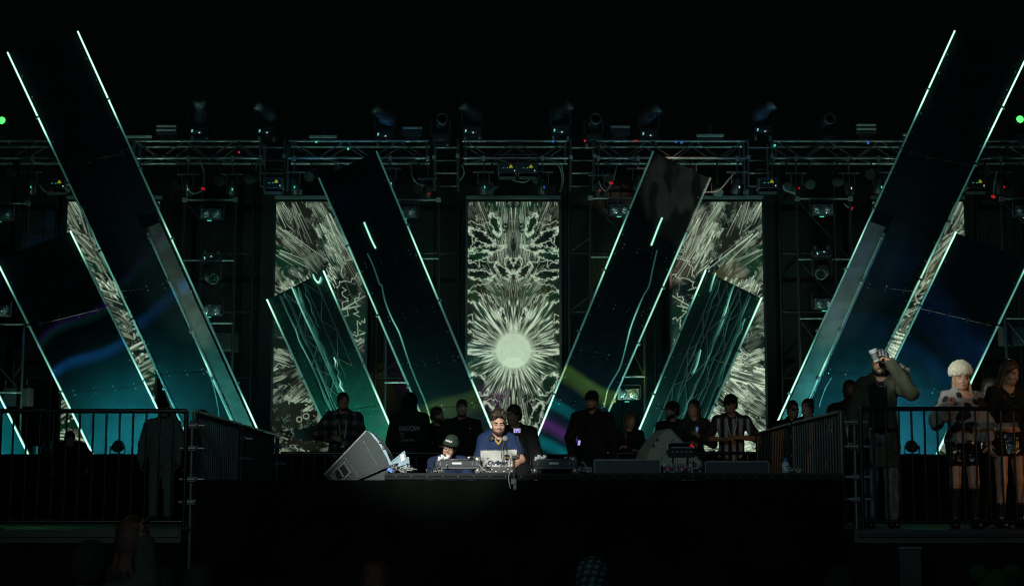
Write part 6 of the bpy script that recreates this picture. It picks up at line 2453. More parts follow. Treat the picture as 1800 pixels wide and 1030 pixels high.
def brown_woman():
    F = Figure(lean=.03, head=(.35, .32, .05), sh=.165, fat=.98, female=True, arms=('down', dict(e=(.25, .02, 1.12), w=(.2, -.1, .9), curl=.5)))
    root = place(F, 1779, 631, 15.9, PLAT, .12, 'woman with wavy brown hair in short black outfit looking down', F.hd(0, .02, .145))
    h = .0085
    part(root, 'body', F.body(), M['skin'], h)
    pr = F.torso(.020, .05) + F.armp(0, .022, 0, 1.92, .03, .006) + F.armp(1, .022, 0, 1.92, .03, .006)
    pr += [half(F.up(0, 0, 1.10), V3(0, 0, -1)), cone(F.up(0, -.05, 1.48), F.up(0, -.09, 1.60), .07, .11, .01, 's'), cone(F.up(0, -.14, 1.44), F.up(0, -.155, 1.24), .065, .018, .015, 's')]
    part(root, 'black_jacket', pr, M['cloth_black'], h, folds(.004, 40, 5))
    pr = [ell(V3(0, .012, .945), (.172, .128, .12), None, .04), cone(V3(0, .01, .93), V3(0, .0, .74), .165, .185, .05)]
    part(root, 'short_skirt', pr + [half(V3(0, 0, 1.0), V3(0, 0, 1)), half(V3(0, 0, .76), V3(0, 0, -1))], M['vinyl'], .010, folds(.004, 40, 4))
    for q in range(9):
        a = -1.2 + q * .3
        lball(root, 'belt_link', V3(.178 * math.sin(a), .012 - .135 * math.cos(a), .95 - .01 * math.cos(a * 2)), (.016, .006, .010), M['gold'])
    for i in (0, 1):
        A_ = np.array(F.legs['a'][i]); K = np.array(F.legs['k'][i])
        part(root, 'ankle_boot', [cone(A_, A_ + (K - A_) * .4, .048, .058, .03)] + F.foot(i, .012) + [half(V3(0, 0, .0), V3(0, 0, -1)), half(A_ + (K - A_) * .42, V3(0, 0, 1))], M['leather'], .012)
    part(root, 'hair', F.hair_cap(.014, .055, -.08) + strands(F, 90, .36, 18, front=True, r=.0095, wave=.035, spread=.045), M['hair_brown'], .008, fur(.002, 8))
    eyes(root, F)
    ltube(root, 'necklace', [F.up(-.05, -.06, 1.45), F.up(-.02, -.125, 1.38), F.up(.02, -.125, 1.38), F.up(.05, -.06, 1.45)], .0025, M['gold'])
    ltube(root, 'red_strap', [F.up(-.085, -.06, 1.42), F.up(-.075, -.12, 1.34), F.up(-.055, -.15, 1.27)], .005, M['red_cloth'])
    ball_ = lball(root, 'earring', F.hd(-.080, .01, -.045), .008, M['steel'])


brown_woman()


def sequin(x, y, z):
    s = (np.sin(x * 310) * np.sin(z * 290 + y * 200)) > .72
    return np.where(s[:, None], np.array([.6, .62, .64]), np.array([.03, .03, .035]))


plain_man(1742, 660, 17.2, .1, 'person in glittering dark jacket between the fur hat and brown haired women', seed=44, hair='long', female=True, sh=.17, colfn=sequin, head=(.4, .2, 0), scale=.86)

# ------------------------------------------------------------------ front of the crowd, almost lost in the dark
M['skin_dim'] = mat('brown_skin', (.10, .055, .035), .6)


def crowd(px, py, Y, label, hairm, hat=None, seed=1, arms=None, topm='cloth_black'):
    F = Figure(head=(.05, -.05, 0), sh=.19, fat=1.1, arms=arms)
    root = place(F, px, py, Y, 0.0, math.pi + rng.uniform(-.2, .2), label, F.hd(0, .02, .15))
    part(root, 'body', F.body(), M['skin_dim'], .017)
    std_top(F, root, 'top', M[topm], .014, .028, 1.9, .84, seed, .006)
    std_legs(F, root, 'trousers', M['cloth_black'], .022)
    shoes(F, root, M['leather'], .020)
    if hat == 'cap':
        def pr_(x, y, z):
            s = (np.sin(x * 120 + 40 * z) + np.sin(z * 150 - 60 * y)) > .7
            return np.where(s[:, None], np.array([.03, .10, .095]), np.array([.012, .014, .015]))
        part(root, 'printed_hat', [ell(F.hd(0, .02, .05), (.095, .112, .105), F.H, .02), cone(F.hd(0, .02, .03), F.hd(0, .03, -.06), .10, .11, .03)], M['vc_cloth'], .010, None, pr_)
    elif hat == 'fuzzy':
        fh = [ell(F.hd(0, .015, .05), (.11, .125, .11), F.H, .03), ell(F.hd(-.10, .0, .14), (.055, .055, .055), None, .01), ell(F.hd(.10, .0, .14), (.055, .055, .055), None, .01)]
        part(root, 'fuzzy_hat', fh, mat('green_fuzz', (.012, .07, .018), .95), .009, fur(.005, 3))
    else:
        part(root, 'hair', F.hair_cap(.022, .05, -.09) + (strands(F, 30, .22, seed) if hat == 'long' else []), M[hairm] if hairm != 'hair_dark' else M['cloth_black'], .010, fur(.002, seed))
    return root


M['hair_auburn'] = mat('auburn_hair', (.035, .010, .005), .5, 0, .5, 60, .5, 140)
crowd(234, 906, 10.5, 'crowd member with auburn hair below the left platform', 'hair_auburn', 'long', 51)
crowd(1041, 978, 10.0, 'crowd member in teal printed hat at the bottom edge', 'hair_dark', 'cap', 52)
crowd(1752, 1004, 9.0, 'crowd member in fuzzy green hat at the bottom right corner', 'hair_dark', 'fuzzy', 53)
crowd(160, 948, 9.6, 'crowd member raising an arm near the lower left corner', 'hair_dark', None, 54, arms=('down', dict(e=(-.30, -.12, 1.52), w=(-.22, -.22, 1.78), curl=.7)), topm='cloth_dark')
crowd(662, 985, 9.8, 'crowd member with dark red hair at the bottom edge', 'hair_auburn', None, 55)
crowd(352, 990, 9.2, 'crowd member with black hair at the bottom left', 'hair_dark', None, 56)
crowd(1478, 992, 9.4, 'crowd member with black hair at the bottom right', 'hair_dark', None, 57)

# ------------------------------------------------------------------ railings
def railing(p0, p1, floor, ht, label, spacing=.118, bottom=.07, posts=(True, True), r=.022, br=.010, mt=None):
    p0, p1 = Vector((p0[0], p0[1], floor)), Vector((p1[0], p1[1], floor))
    mt = mt or M['rail_metal']
    root = thing('railing', label, 'railing', tuple((p0 + p1) / 2), 'black baluster railings of the platforms')
    up = Vector((0, 0, 1))
    rod('top_rail', p0 + up * ht, p1 + up * ht, r, mt, root)
    rod('bottom_rail', p0 + up * bottom, p1 + up * bottom, r * .8, mt, root)
    n = max(2, int(round((p1 - p0).length / spacing)))
    for i in range(n + 1):
        p = p0.lerp(p1, i / n)
        if i in (0, n):
            if posts[0 if i == 0 else 1]:
                rod('post', p + up * .0, p + up * (ht + .0), r * .95, mt, root)
                slab('foot_plate', p + up * .008, (.1, .1, .012), mt, root)
            continue
        rod('baluster', p + up * bottom, p + up * ht, br, mt, root)
    return root


HT = 1.07
xl0 = P(-330, 722, YF).x
xl1 = P(326, 722, YF).x
railing((xl0, YF + .05), (P(-6, 722, YF).x, YF + .05), PLAT, HT, 'front railing panel running out of the picture on the left')
railing((P(4, 722, YF).x - .03, YF + .05), (xl1, YF + .05), PLAT, HT, 'front railing panel on the left before the grey sweatshirt man')
railing((P(1514, 718, YF).x, YF + .05), (P(1806, 718, YF).x, YF + .05), PLAT, HT + .02, 'front railing panel on the right before the fur hat woman')
railing((P(1812, 718, YF).x, YF + .05), (P(2100, 718, YF).x, YF + .05), PLAT, HT + .02, 'front railing panel running out of the picture on the right')
# side railings that run back along the inner platform edges
railing((XL, YF + .22), (XL, 17.85), PLAT, HT, 'nearer side railing left of the wedge speaker', r=.024, mt=M['rail_side'])
railing((XL, 17.95), (XL, 20.45), PLAT, HT, 'farther side railing left of the wedge speaker')
railing((P(1489, 720, YF).x, YF + .3), (XR + .06, 17.75), PLAT, HT, 'nearer side railing right of the water bottle', r=.024, mt=M['rail_side'])
railing((XR + .06, 17.85), (XR + .06, 20.4), PLAT, HT, 'farther side railing right of the water bottle')
# rear railings between performer and spectators
yb = 20.75
railing((P(494, 765, yb).x, yb), (P(632, 765, yb).x, yb), PLAT, .85, 'rear railing panel below the plaid jacket man', spacing=.13)
railing((P(636, 765, yb).x, yb), (P(772, 765, yb).x, yb), PLAT, .85, 'rear railing panel below the hooded man', spacing=.13)
railing((P(1085, 765, yb).x, yb), (P(1210, 765, yb).x, yb), PLAT, .85, 'rear railing panel below the folded arms woman', spacing=.13)
railing((P(1214, 765, yb).x, yb), (P(1333, 765, yb).x, yb), PLAT, .85, 'rear railing panel below the striped shirt man', spacing=.13)


def coupler_pole(px, Y, z0, z1, pys, label):
    x = P(px, 800, Y).x
    root = thing('scaffold_pole', label, 'scaffold pole', (x, Y, z0), 'scaffold poles with couplers')
    rod('pole', (x, Y, z0), (x, Y, z1), .024, M['steel_dark'], root)
    for py in pys:
        z = P(px, py, Y).z
        slab('coupler', (x, Y, z), (.09, .08, .05), M['steel_dark'], root)
        rod('coupler_arm', (x - .10, Y - .04, z), (x + .12, Y - .04, z), .012, M['steel'], root)
        ball('coupler_bolt', (x + .05, Y - .055, z + .01), .014, M['steel'], root)


M['steel_dark'] = mat('worn_scaffold_steel', (.10, .11, .10), .45, .8, .5, 30, .08, 50)
coupler_pole(337, YF + .1, 1.2, P(337, 738, YF).z, (748, 788, 842, 882), 'scaffold pole with couplers at the end of left railing')
coupler_pole(1503, YF + .1, 1.0, P(1503, 735, YF).z, (742, 785, 838, 877), 'scaffold pole with couplers at the corner of right railing')
coupler_pole(424, 17.9, PLAT, P(424, 752, 17.9).z, (771, 806), 'scaffold pole joining the two left side railings')
coupler_pole(1406, 17.8, PLAT, P(1406, 752, 17.8).z, (768, 801), 'scaffold pole joining the two right side railings')
coupler_pole(487, 20.6, PLAT, P(487, 770, 20.6).z, (785, 815), 'scaffold pole at the rear end of left side railing')
coupler_pole(1340, 20.6, PLAT, P(1340, 770, 20.6).z, (788,), 'scaffold pole at the rear end of right side railing')

# ------------------------------------------------------------------ booth: skirted table across the pit
YTB = 15.0
ZTOP = P(900, 831, YTB).z
ZLIP = P(900, 843, YTB).z
xa, xb, xc = P(345, 843, YTB).x, P(676, 843, YTB).x, P(1482, 843, YTB).x
skirt('booth_skirt', xa, xc, 0.0, ZLIP - .002, YTB, 'wide black cloth hanging down from the front of the booth table', .5, .02, mt=mat('booth_molton', (.0032, .0050, .0038), .95, 0, .5, 2, .25, 12, .02), seed=9)
tb = thing('booth_table', 'long black booth table carrying the turntables and mixers', 'table', ((xb + xc) / 2, YTB + .4, PIT))
slab('table_top', ((xb + xc) / 2, YTB + .45, ZTOP - .012), (xc - xb, .9, .022), M['cloth_dark'], tb, kind='box')
slab('front_rail', ((xb + xc) / 2, YTB + .02, (ZTOP - .024 + ZLIP) / 2), (xc - xb, .03, ZTOP - .026 - ZLIP), M['cloth_black'], tb, kind='box')
slab('front_bead', ((xb + xc) / 2, YTB - .0, ZLIP + .012), (xc - xb, .012, .008), M['cloth_dark'], tb, kind='box')
q = xb + .1
while q < xc:
    ball('rivet', (q, YTB + .002, (ZTOP + ZLIP) / 2), .007, M['alu_dark'], tb)
    q += .14
for q in (xb + .1, (xb + xc) / 2, xc - .1):
    for yy in (YTB + .12, YTB + .82):
        rod('leg', (q, yy, PIT), (q, yy, ZTOP - .025), .025, M['black_metal'], tb)
# lower ledge on the left that carries the wedge speaker
lg = thing('speaker_ledge', 'low black ledge under the left wedge speaker', 'ledge', ((xa + xb) / 2, YTB + .5, PIT))
slab('ledge_top', ((xa + xb) / 2, YTB + .55, ZLIP - .035), (xb - xa - .02, 1.0, .03), M['deck'], lg, kind='box')
for q in (xa + .1, xb - .15):
    for yy in (YTB + .15, YTB + .95):
        rod('leg', (q, yy, PIT), (q, yy, ZLIP - .05), .025, M['black_metal'], lg)


# ------------------------------------------------------------------ monitor speakers
def wedge(px0, py0, Y, S, flip, yaw, mt, gm, label, base_z):
    """side profile drawn in metres, u along the picture, w up; S metres per profile pixel"""
    prof = [(570, 834), (643, 757.5), (650, 763), (661, 776), (671, 791), (679, 806), (683, 818), (690, 836), (690, 850), (583, 850)]
    side = [(570, 834), (643, 757.5), (650, 763), (661, 776), (671, 791), (679, 806), (684, 819), (628, 843), (620, 850), (583, 850)]
    root = thing('monitor_speaker', label, 'speaker', P(px0, py0, Y) * 1, 'stage monitor speakers', yaw)
    root.location.z = base_z
    f = -1 if flip else 1

    def L(p, d):
        return Vector(((p[0] - 630) * S * f, d, (850 - p[1]) * S))
    D = .52

    def pr(name, poly, d0, d1, m_):
        n = len(poly)
        vs = [L(p, d0) for p in poly] + [L(p, d1) for p in poly]
        fs = [tuple(range(n)), tuple(range(2 * n - 1, n - 1, -1))] + [(i, n + i, n + (i + 1) % n, (i + 1) % n) for i in range(n)]
        o = raw(root, name, vs, fs, m_)
        import bmesh
        bm = bmesh.new()
        bm.from_mesh(o.data)
        bmesh.ops.recalc_face_normals(bm, faces=bm.faces)
        bm.to_mesh(o.data)
        bm.free()
        return o
    pr('cabinet', side, .012, D, mt)
    # a raised rim along the upper edges catches the light
    for a, b in (((570, 834), (643, 757.5)), ((684, 819), (628, 843))):
        lrod(root, 'edge_trim', L(a, .012), L(b, .012), .008, M['paper_grey'] if a[0] == 570 else M['plastic'])
    # curved grille in front
    gr = [(643.5, 757), (655, 764), (667, 778), (678, 794), (686, 812), (690, 822), (684, 819), (679, 806), (671, 791), (661, 776), (650, 763)]
    pr('front_grille', gr, .03, D - .02, gm)
    for t in ((664, 779), (671, 789)):
        lbox(root, 'grille_latch', L(t, .0) + Vector((.012 * f, .02, .01)), (.02, .03, .02), M['plastic'])
    # panel seams
    for a, b in (((605, 803), (630, 838)), ((636, 773), (664, 820))):
        lrod(root, 'panel_seam', L(a, .010), L(b, .010), .0035, M['alu_dark'])
    # handle pocket
    hp = [(584, 828), (605, 811), (618, 830), (606, 843), (592, 848), (585, 841)]
    pr('handle_pocket', hp, .004, .03, M['plastic'])
    hin = [(588, 829), (604, 816), (613, 830), (603, 840), (593, 843)]
    pr('handle_recess', hin, .001, .006, M['cloth_black'])
    lrod(root, 'handle_bar', L((595, 823), -.006), L((604, 838), -.006), .009, M['plastic_grey'])
    lrod(root, 'handle_bar', L((581, 834), -.006), L((589, 846), -.006), .009, M['plastic_grey'])
    for p in ((586, 830), (595, 822), (605, 813), (612, 822), (617, 831), (610, 837), (602, 843)):
        lball(root, 'screw', L(p, -.002), .008, M['steel'])
    for p in ((640, 779), (660, 808), (663, 818), (650, 798)):
        lball(root, 'screw', L(p, .008), .005, M['alu_dark'])
    pr('base_shoe', [(628, 846), (682, 822), (675, 850), (630, 850)], .05, D - .05, M['speaker_paint'])
    return root


M['paper_grey'] = mat('chipped_rim', (.30, .31, .29), .5, 0, .3, 30)
YW = 15.55
wedge(630, 843, YW, YW / FPX * 1.0, False, -.03, M['speaker_paint'], M['grille_blue'] if 'grille_blue' in M else M['blue_plastic'], 'grey wedge monitor speaker tilted up left of the turntables', P(630, 850, YW).z)
YW2 = 16.9
wd = wedge(1192, 843, YW2, YW2 / FPX * 1.0, True, .17, M['speaker_olive'], M['speaker_olive'], 'olive wedge monitor speaker behind the small mixer stand', P(1192, 850, YW2).z + .02)
st = thing('speaker_stand', 'black box that carries the olive wedge speaker', 'stand', (wd.location.x, YW2 + .3, PIT))
slab('box', (wd.location.x, YW2 + .3, (PIT + wd.location.z) / 2 - .005), (.7, .6, wd.location.z - PIT - .01), M['deck'], st, kind='box')
slab('lid', (wd.location.x, YW2 + .3, wd.location.z - .006), (.74, .64, .012), M['plastic'], st, kind='box')


# ------------------------------------------------------------------ booth gear
def turntable(px, Y, label, yaw=0.0, w=.44):
    c = P(px, 831, Y)
    z = ZTOP + .001
    root = thing('turntable', label, 'turntable', (c.x, Y, z), 'turntables on the booth table', yaw)
    T = lambda x, y, zz: Vector((x, y, zz))
    lbox(root, 'plinth', T(0, 0, .085), (w, .36, .055), M['plinth'])
    lbox(root, 'lower_plinth', T(0, 0, .050), (w * .95, .34, .025), M['plastic'])
    for sx in (-1, 1):
        for sy in (-1, 1):
            lrod(root, 'foot', T(sx * w * .41, sy * .13, 0), T(sx * w * .41, sy * .13, .045), .032, M['steel'])
    lrod(root, 'platter', T(-.03, 0, .112), T(-.03, 0, .128), .165, M['alu'])
    lrod(root, 'record', T(-.03, 0, .128), T(-.03, 0, .131), .15, M['vinyl'])
    lrod(root, 'record_label', T(-.03, 0, .131), T(-.03, 0, .1325), .05, M['paper'])
    lrod(root, 'tonearm_base', T(.17, .08, .112), T(.17, .08, .15), .035, M['alu'])
    lrod(root, 'tonearm', T(.17, .10, .155), T(.10, -.09, .145), .006, M['steel'])
    lbox(root, 'headshell', T(.095, -.10, .142), (.02, .05, .014), M['paper'])
    lbox(root, 'pitch_fader', T(.185, -.10, .115), (.03, .13, .006), M['plastic_grey'])
    lbox(root, 'front_badge', T(-.01, -.182, .088), (.085, .004, .016), M['paper'])
    for q in (-.16, .13, .17):
        lbox(root, 'front_slot', T(q, -.182, .085), (.006, .004, .03), M['plastic_grey'])
    # bent white adhesive letters / counterweights at its left end
    for q, (x, zz) in enumerate(((-.175, .135), (-.15, .15), (-.12, .135), (-.10, .15))):
        lrod(root, 'tonearm_rest', T(x, -.10, zz - .022), T(x + .004, -.10, zz + .016), .012, M['paper'])
        lball(root, 'counterweight', T(x + .01, -.10, zz), .016, M['paper'])
    return root


M['plinth'] = mat('dark_turntable_plinth', (.022, .026, .03), .35, .5, .2, 30)
turntable(806, YTB + .30, 'left turntable in front of the crew member with cap')
turntable(975, YTB + .30, 'right turntable beside the black case')


def mixer(px, Y, label, w, d=.3, ht=.055, z0=None, n=7):
    c = P(px, 831, Y)
    z = z0 if z0 is not None else ZTOP + .001
    root = thing('dj_mixer', label, 'mixer', (c.x, Y, z), 'audio mixers on the booth')
    lbox(root, 'chassis', Vector((0, 0, ht / 2)), (w, d, ht), M['plastic'])
    lbox(root, 'face_plate', Vector((0, 0, ht + .002)), (w * .97, d * .96, .006), M['plastic_grey'])
    rr = random.Random(int(px))
    for i in range(n):
        x = -w * .44 + w * .88 * i / (n - 1)
        for j in range(4):
            y = -d * .38 + d * .24 * j
            lrod(root, 'knob', Vector((x, y, ht + .004)), Vector((x, y, ht + .030)), .008, M['paper' if (i + j) % 3 == 0 else 'plastic_grey'])
    for i in range(n + 2):
        x = -w * .45 + w * .9 * i / (n + 1)
        lbox(root, 'front_light', Vector((x, -d / 2 - .002, ht * (.3 + .35 * (i % 2)))), (.014, .004, .008), M[('paper', 'led_red', 'paper', 'alu')[i % 4]])
    return root


mixer(872, YTB + .28, 'small mixer with lit knobs in front of the disc jockey', .32, n=7)
mixer(1196, YTB + .28, 'second mixer with knobs under the small metal stand', .36, n=9)

# metal stand with an effects unit above the second mixer
c = P(1194, 831, YTB + .24)
root = thing('gear_stand', 'small metal stand holding a black effects unit right of the black case', 'stand', (c.x, c.y, ZTOP))
for px in (1189.5, 1216.5):
    a = P(px, 831, YTB + .10)
    b = P(px - 1, 783, YTB + .10)
    rod('leg', (a.x, YTB + .10, ZTOP), (b.x, YTB + .10, b.z), .009, M['steel'], root)
    rod('leg', (a.x, YTB + .46, ZTOP), (b.x, YTB + .46, b.z), .009, M['steel'], root)
    rod('arm', (b.x, YTB + .10, b.z), (b.x, YTB + .46, b.z), .009, M['steel'], root)
b = P(1198, 780, YTB + .2)
slab('shelf', b, (.23, .4, .012), M['black_metal'], root)
fx = thing('effects_unit', 'black effects unit hung in the small metal stand', 'effects unit', (b.x, b.y, b.z - .12))
slab('chassis', b + Vector((-.01, .0, -.065)), (.24, .24, .09), M['plastic'], fx, rot=(.15, 0, 0))
slab('front_strip', b + Vector((-.01, -.125, -.035)), (.2, .01, .012), M['plastic_grey'], fx)
for q in range(5):
    slab('button', b + Vector((-.09 + q * .04, -.125, -.075)), (.02, .008, .012), M['alu_dark'], fx)
slab('status_light', P(1216, 781, YTB + .08), (.012, .01, .04), M['led_red'], fx, rot=(0, .6, 0))
slab('status_light', P(1218, 785, YTB + .08), (.018, .01, .018), M['led_red'], fx)
slab('cable_clip', P(1173, 785, YTB + .1), (.012, .02, .05), M['paper'], fx)


def black_case(x0, x1, y0, label, dep=.35):
    Y = YTB + .12
    a, b = P(x0, y0, Y), P(x1, 831, Y)
    z1 = a.z
    root = thing('flight_case', label, 'case', ((a.x + b.x) / 2, Y + dep / 2, ZTOP), 'black cases on the booth table')
    w = b.x - a.x
    slab('case_body', ((a.x + b.x) / 2, Y + dep / 2, (ZTOP + z1) / 2), (w - .016, dep, z1 - ZTOP - .002), M['plastic'], root, kind='box')
    for x in (a.x + .004, b.x - .004):
        slab('corner_edge', (x, Y - .002, (ZTOP + z1) / 2), (.010, .010, z1 - ZTOP), M['alu_dark'], root, kind='box')
    slab('top_edge', ((a.x + b.x) / 2, Y - .002, z1), (w - .022, .010, .012), M['alu_dark'], root, kind='box')
    for t in (.3, .7):
        slab('latch', (a.x + w * t, Y - .004, ZTOP + (z1 - ZTOP) * .62), (.035, .008, .03), M['black_metal'], root)


black_case(1044, 1161, 808, 'long black case between right turntable and small mixer stand')
black_case(1239, 1352, 811, 'long black case between the small mixer stand and bottle')
black_case(1016, 1040, 822, 'tiny black box beside the right turntable', .15)

# water bottle
c = P(1381, 831, YTB + .15)
bt = thing('water_bottle', 'clear water bottle with blue cap near the right end of the table', 'bottle', (c.x, c.y, ZTOP))
bz = ZTOP + .001
lathe('bottle_body', [(.028, 0), (.033, .006), (.033, .035), (.031, .04), (.033, .045), (.033, .085), (.020, .105), (.014, .112)], (c.x, c.y, bz), (0, 0, 1), M['water'], bt)
lathe('bottle_label', [(.0335, .045), (.0342, .046), (.0342, .078), (.0335, .079)], (c.x, c.y, bz), (0, 0, 1), M['paper'], bt)
lathe('bottle_cap', [(.017, .112), (.017, .132), (.014, .134)], (c.x, c.y, bz), (0, 0, 1), M['cap_blue'], bt)
lbl = slab('print_mark', (c.x, c.y - .0345, bz + .062), (.03, .002, .010), M['cap_blue'], bt)

# pale blue plastic crates with labels beside the left speaker
def crate(pts, label, dep, mt, tagp=None):
    Y = YTB + .35
    w = [P(x, y, Y) for x, y in pts]
    c = sum(w, Vector()) / len(w)
    root = thing('plastic_tray', label, 'case lid', (c.x, c.y, ZTOP), 'pale blue plastic lids by the speaker')
    prism('shell', w, (0, dep, 0), mt, root)
    for i in range(len(w)):
        rod('rim', w[i], w[(i + 1) % len(w)], .006, M['blue_rim'], root)
    if tagp:
        prism('paper_label', [P(x, y, Y - .006) for x, y in tagp], (0, -.002, 0), M['paper'], root)
    return root


M['blue_rim'] = mat('pale_blue_rim', (.28, .42, .48), .35)
crate([(688, 812), (711, 793), (716, 818), (692, 826)], 'tilted pale blue plastic lid with white label by the left speaker', .02, M['blue_plastic'], [(703.5, 800), (709.5, 796), (712, 808), (706, 812)])
crate([(697, 819), (717, 815), (718, 830), (700, 830)], 'small pale blue plastic tray in front of the tilted lid', .08, M['blue_plastic'])
crate([(713, 806), (718, 803), (720, 829), (715, 829)], 'narrow pale plastic piece behind the tilted lid', .1, M['paper_grey'])


# cables on the table: each little heap is several separate coils
def coils(px0, px1, label, n, seed, mts=('cable_pale', 'cable', 'cable_pale')):
    rr = random.Random(seed)
    Y = YTB + .1
    a, b = P(px0, 831, Y).x, P(px1, 831, Y).x
    root = thing('cable_heap', label, 'cables', ((a + b) / 2, Y, ZTOP), 'heaps of cables on the table')
    for i in range(n):
        x = rr.uniform(a, b)
        pts = []
        for k in range(6):
            pts.append(Vector((x + rr.uniform(-.06, .06), Y + rr.uniform(-.04, .12), ZTOP + .008 + abs(rr.gauss(0, .03)))))
        tube('cord', pts, rr.choice((.004, .005, .006)), M[mts[i % len(mts)]], root, n=5)
    for i in range(max(2, n // 3)):
        slab('plug', (rr.uniform(a, b), Y + rr.uniform(-.05, .05), ZTOP + .015), (.03, .02, .02), M[rr.choice(('paper_grey', 'plastic', 'alu_dark'))], root, rot=(0, rr.uniform(-1, 1), rr.uniform(-1, 1)))


coils(688, 735, 'heap of pale cables between left speaker and turntable', 11, 1)
coils(744, 778, 'coil of cables at the left end of left turntable', 6, 2)
coils(1020, 1042, 'knot of cables hanging at the right turntable', 6, 3)
coils(1170, 1228, 'tangle of cables round the second mixer', 10, 4)
coils(1390, 1404, 'small heap of cables beside the water bottle', 4, 5)
coils(842, 860, 'short cables left of the front mixer', 3, 6)
slab_ = slab('blue_tape_roll', P(686, 826, YTB + .08), (.05, .04, .03), M['led_blue_cloth'] if 'led_blue_cloth' in M else M['cap_blue'], rot=(0, .5, 0))
tag(slab_, 'crumpled blue tape at the foot of the left wedge speaker', 'tape')

# microphone style gooseneck clamped on the front edge, with the filming phone above it
c = P(904, 838, YTB - .05)
gs = thing('clamp_stand', 'black clamp stand with gooseneck on the booth front edge', 'stand', (c.x, YTB - .05, ZLIP - .1))
Yc = YTB - .05
rod('clamp_post', P(904, 862, Yc), P(904, 806, Yc), .010, M['black_metal'], gs)
slab('clamp_jaw', P(903, 846, Yc), (.05, .06, .05), M['steel_dark'], gs)
slab('clamp_screw', P(905, 855, Yc), (.03, .04, .05), M['steel_dark'], gs)
rod('cross_arm', P(899, 807, Yc), P(913, 804, Yc), .012, M['black_metal'], gs)
slab('ball_joint', P(905, 803, Yc), (.05, .04, .03), M['plastic'], gs)
tube('gooseneck', [P(912, 804, Yc), P(915, 790, Yc), P(912, 778, Yc), P(909, 766, Yc)], .008, M['cable'], gs)
tube('cord', [P(897, 858, Yc), P(894, 840, Yc), P(897, 828, Yc), P(905, 823, Yc)], .004, M['cable_pale'], gs)
fp = thing('filming_phone', 'phone with violet lit screen on the gooseneck before the disc jockey shoulder', 'phone', tuple(P(909, 757, Yc)))
slab('case', P(909, 756.5, Yc), (.068, .012, .044), M['plastic'], fp)
slab('lit_screen', P(909, 757, Yc - .009), (.056, .003, .032), M['phone_glow'], fp)
for q, (dx, dz) in enumerate(((-.014, .0), (.004, -.004), (.018, .004))):
    slab('screen_figure', P(909, 757.5, Yc - .012) + Vector((dx, 0, dz)), (.008, .002, .016), M['cloth_navy'], fp)

# folded dark boxes below the right platform
c = P(1600, 962, 14.6)
bx = thing('floor_case', 'dark equipment case standing below the right platform', 'case', (P(1600, 970, 14.6).x, 14.6, 0))
slab('case_body', (P(1600, 970, 14.6).x, 14.75, P(1600, 962, 14.6).z / 2), (.17 * 1.1, .3, P(1600, 962, 14.6).z), M['plastic'], bx, kind='box')
slab('case_rim', (P(1600, 970, 14.6).x, 14.59, P(1600, 962, 14.6).z), (.2, .02, .012), M['alu_dark'], bx, kind='box')

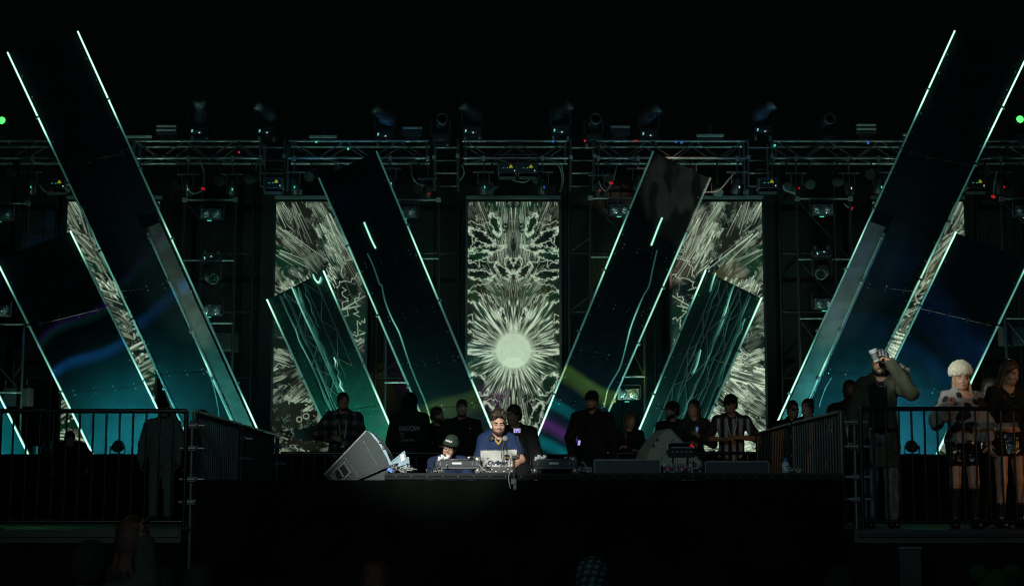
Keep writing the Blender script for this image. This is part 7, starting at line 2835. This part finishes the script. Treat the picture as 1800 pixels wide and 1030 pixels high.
# ------------------------------------------------------------------ coloured ribbons from added gobo projectors, standing in for reflections
blk = (0, 0, 0)
_t = lambda key, u, v: A[key][1][0].lerp(A[key][1][1], u).lerp(A[key][1][3].lerp(A[key][1][2], u), v)
rib = [(0.0, blk), (.10, blk), (.14, (.55, .75, .10)), (.22, (.35, .40, .04)), (.27, blk), (.38, blk), (.41, (.0, .55, .50)), (.47, (.0, .42, .40)), (.50, blk), (.56, (.05, .01, .06)), (.62, (.75, .08, .65)), (.68, (.25, .04, .22)), (.72, blk), (.78, (.0, .65, .65)), (.84, (.0, .4, .42)), (.88, blk), (1, blk)]
gobo('added_ribbon_beam', (.85, 22.7, RISER + .12), _t('R4', .45, .88), 620, 54, rib[::1], 1.3, R(-18), 'gobo projector on the riser right of the sun screen foot')
gobo('added_ribbon_beam', (-.95, 22.7, RISER + .12), _t('L4', .6, .88), 330, 54, [(0, blk), (.28, blk), (.33, (.55, .7, .08)), (.43, (.35, .4, .04)), (.47, blk), (.62, blk), (.66, (.0, .6, .5)), (.74, (.0, .35, .33)), (.78, blk), (1, blk)], 1.1, R(24), 'gobo projector on the riser left of the sun screen foot')
blu = [(0, blk), (.30, blk), (.32, (.25, .03, .45)), (.335, (.05, .25, .22)), (.37, blk), (.50, blk), (.535, (.05, .34, 1)), (.555, (.04, .25, .8)), (.60, blk), (1, blk)]
gobo('added_ribbon_beam', (-6.3, 22.7, RISER + .12), _t('L2', .5, .5), 380, 90, blu, 1.15, R(22), 'gobo projector on the riser before the broad left panel')
gobo('added_ribbon_beam', (6.3, 22.7, RISER + .12), _t('R2', .5, .5), 240, 90, [(0, blk), (.3, blk), (.38, (.03, .20, .6)), (.46, (.01, .08, .3)), (.52, blk), (.58, (.02, .10, .45)), (.66, blk), (1, blk)], .8, R(-22), 'gobo projector on the riser before the broad right panel')


def reflection_lamp(name, loc, target, energy, size, col, label_mask=6.0):
    l = spot(name, loc, target, energy, (1, 1, 1), size, .35, .02)
    l.data.use_nodes = True
    nt = l.data.node_tree
    em = nt.nodes['Emission']
    tc = nt.nodes.new('ShaderNodeTexCoord')
    mp = nt.nodes.new('ShaderNodeMapping')
    mp.inputs['Scale'].default_value = (label_mask * 14, label_mask * 5, label_mask)
    mp.inputs['Rotation'].default_value = (0, 0, .9)
    nz = nt.nodes.new('ShaderNodeTexNoise')
    nz.inputs['Scale'].default_value = 1.0
    nz.inputs['Detail'].default_value = 4
    rp = nt.nodes.new('ShaderNodeValToRGB')
    rp.color_ramp.elements[0].position = .44
    rp.color_ramp.elements[0].color = (*[c * .25 for c in col], 1)
    rp.color_ramp.elements[1].position = .50
    rp.color_ramp.elements[1].color = (*col, 1)
    nt.links.new(tc.outputs['Normal'], mp.inputs[0])
    nt.links.new(mp.outputs[0], nz.inputs['Vector'])
    nt.links.new(nz.outputs['Fac'], rp.inputs[0])
    nt.links.new(rp.outputs[0], em.inputs['Color'])
    return l


# added lamp imitating a brown tree reflection on the top of the right leaning panel
reflection_lamp('tree_reflection_lamp', (9.0, 2.0, 8.0), _t('R4', 1.05, .06), 15000, 4.8, (.62, .42, .30))
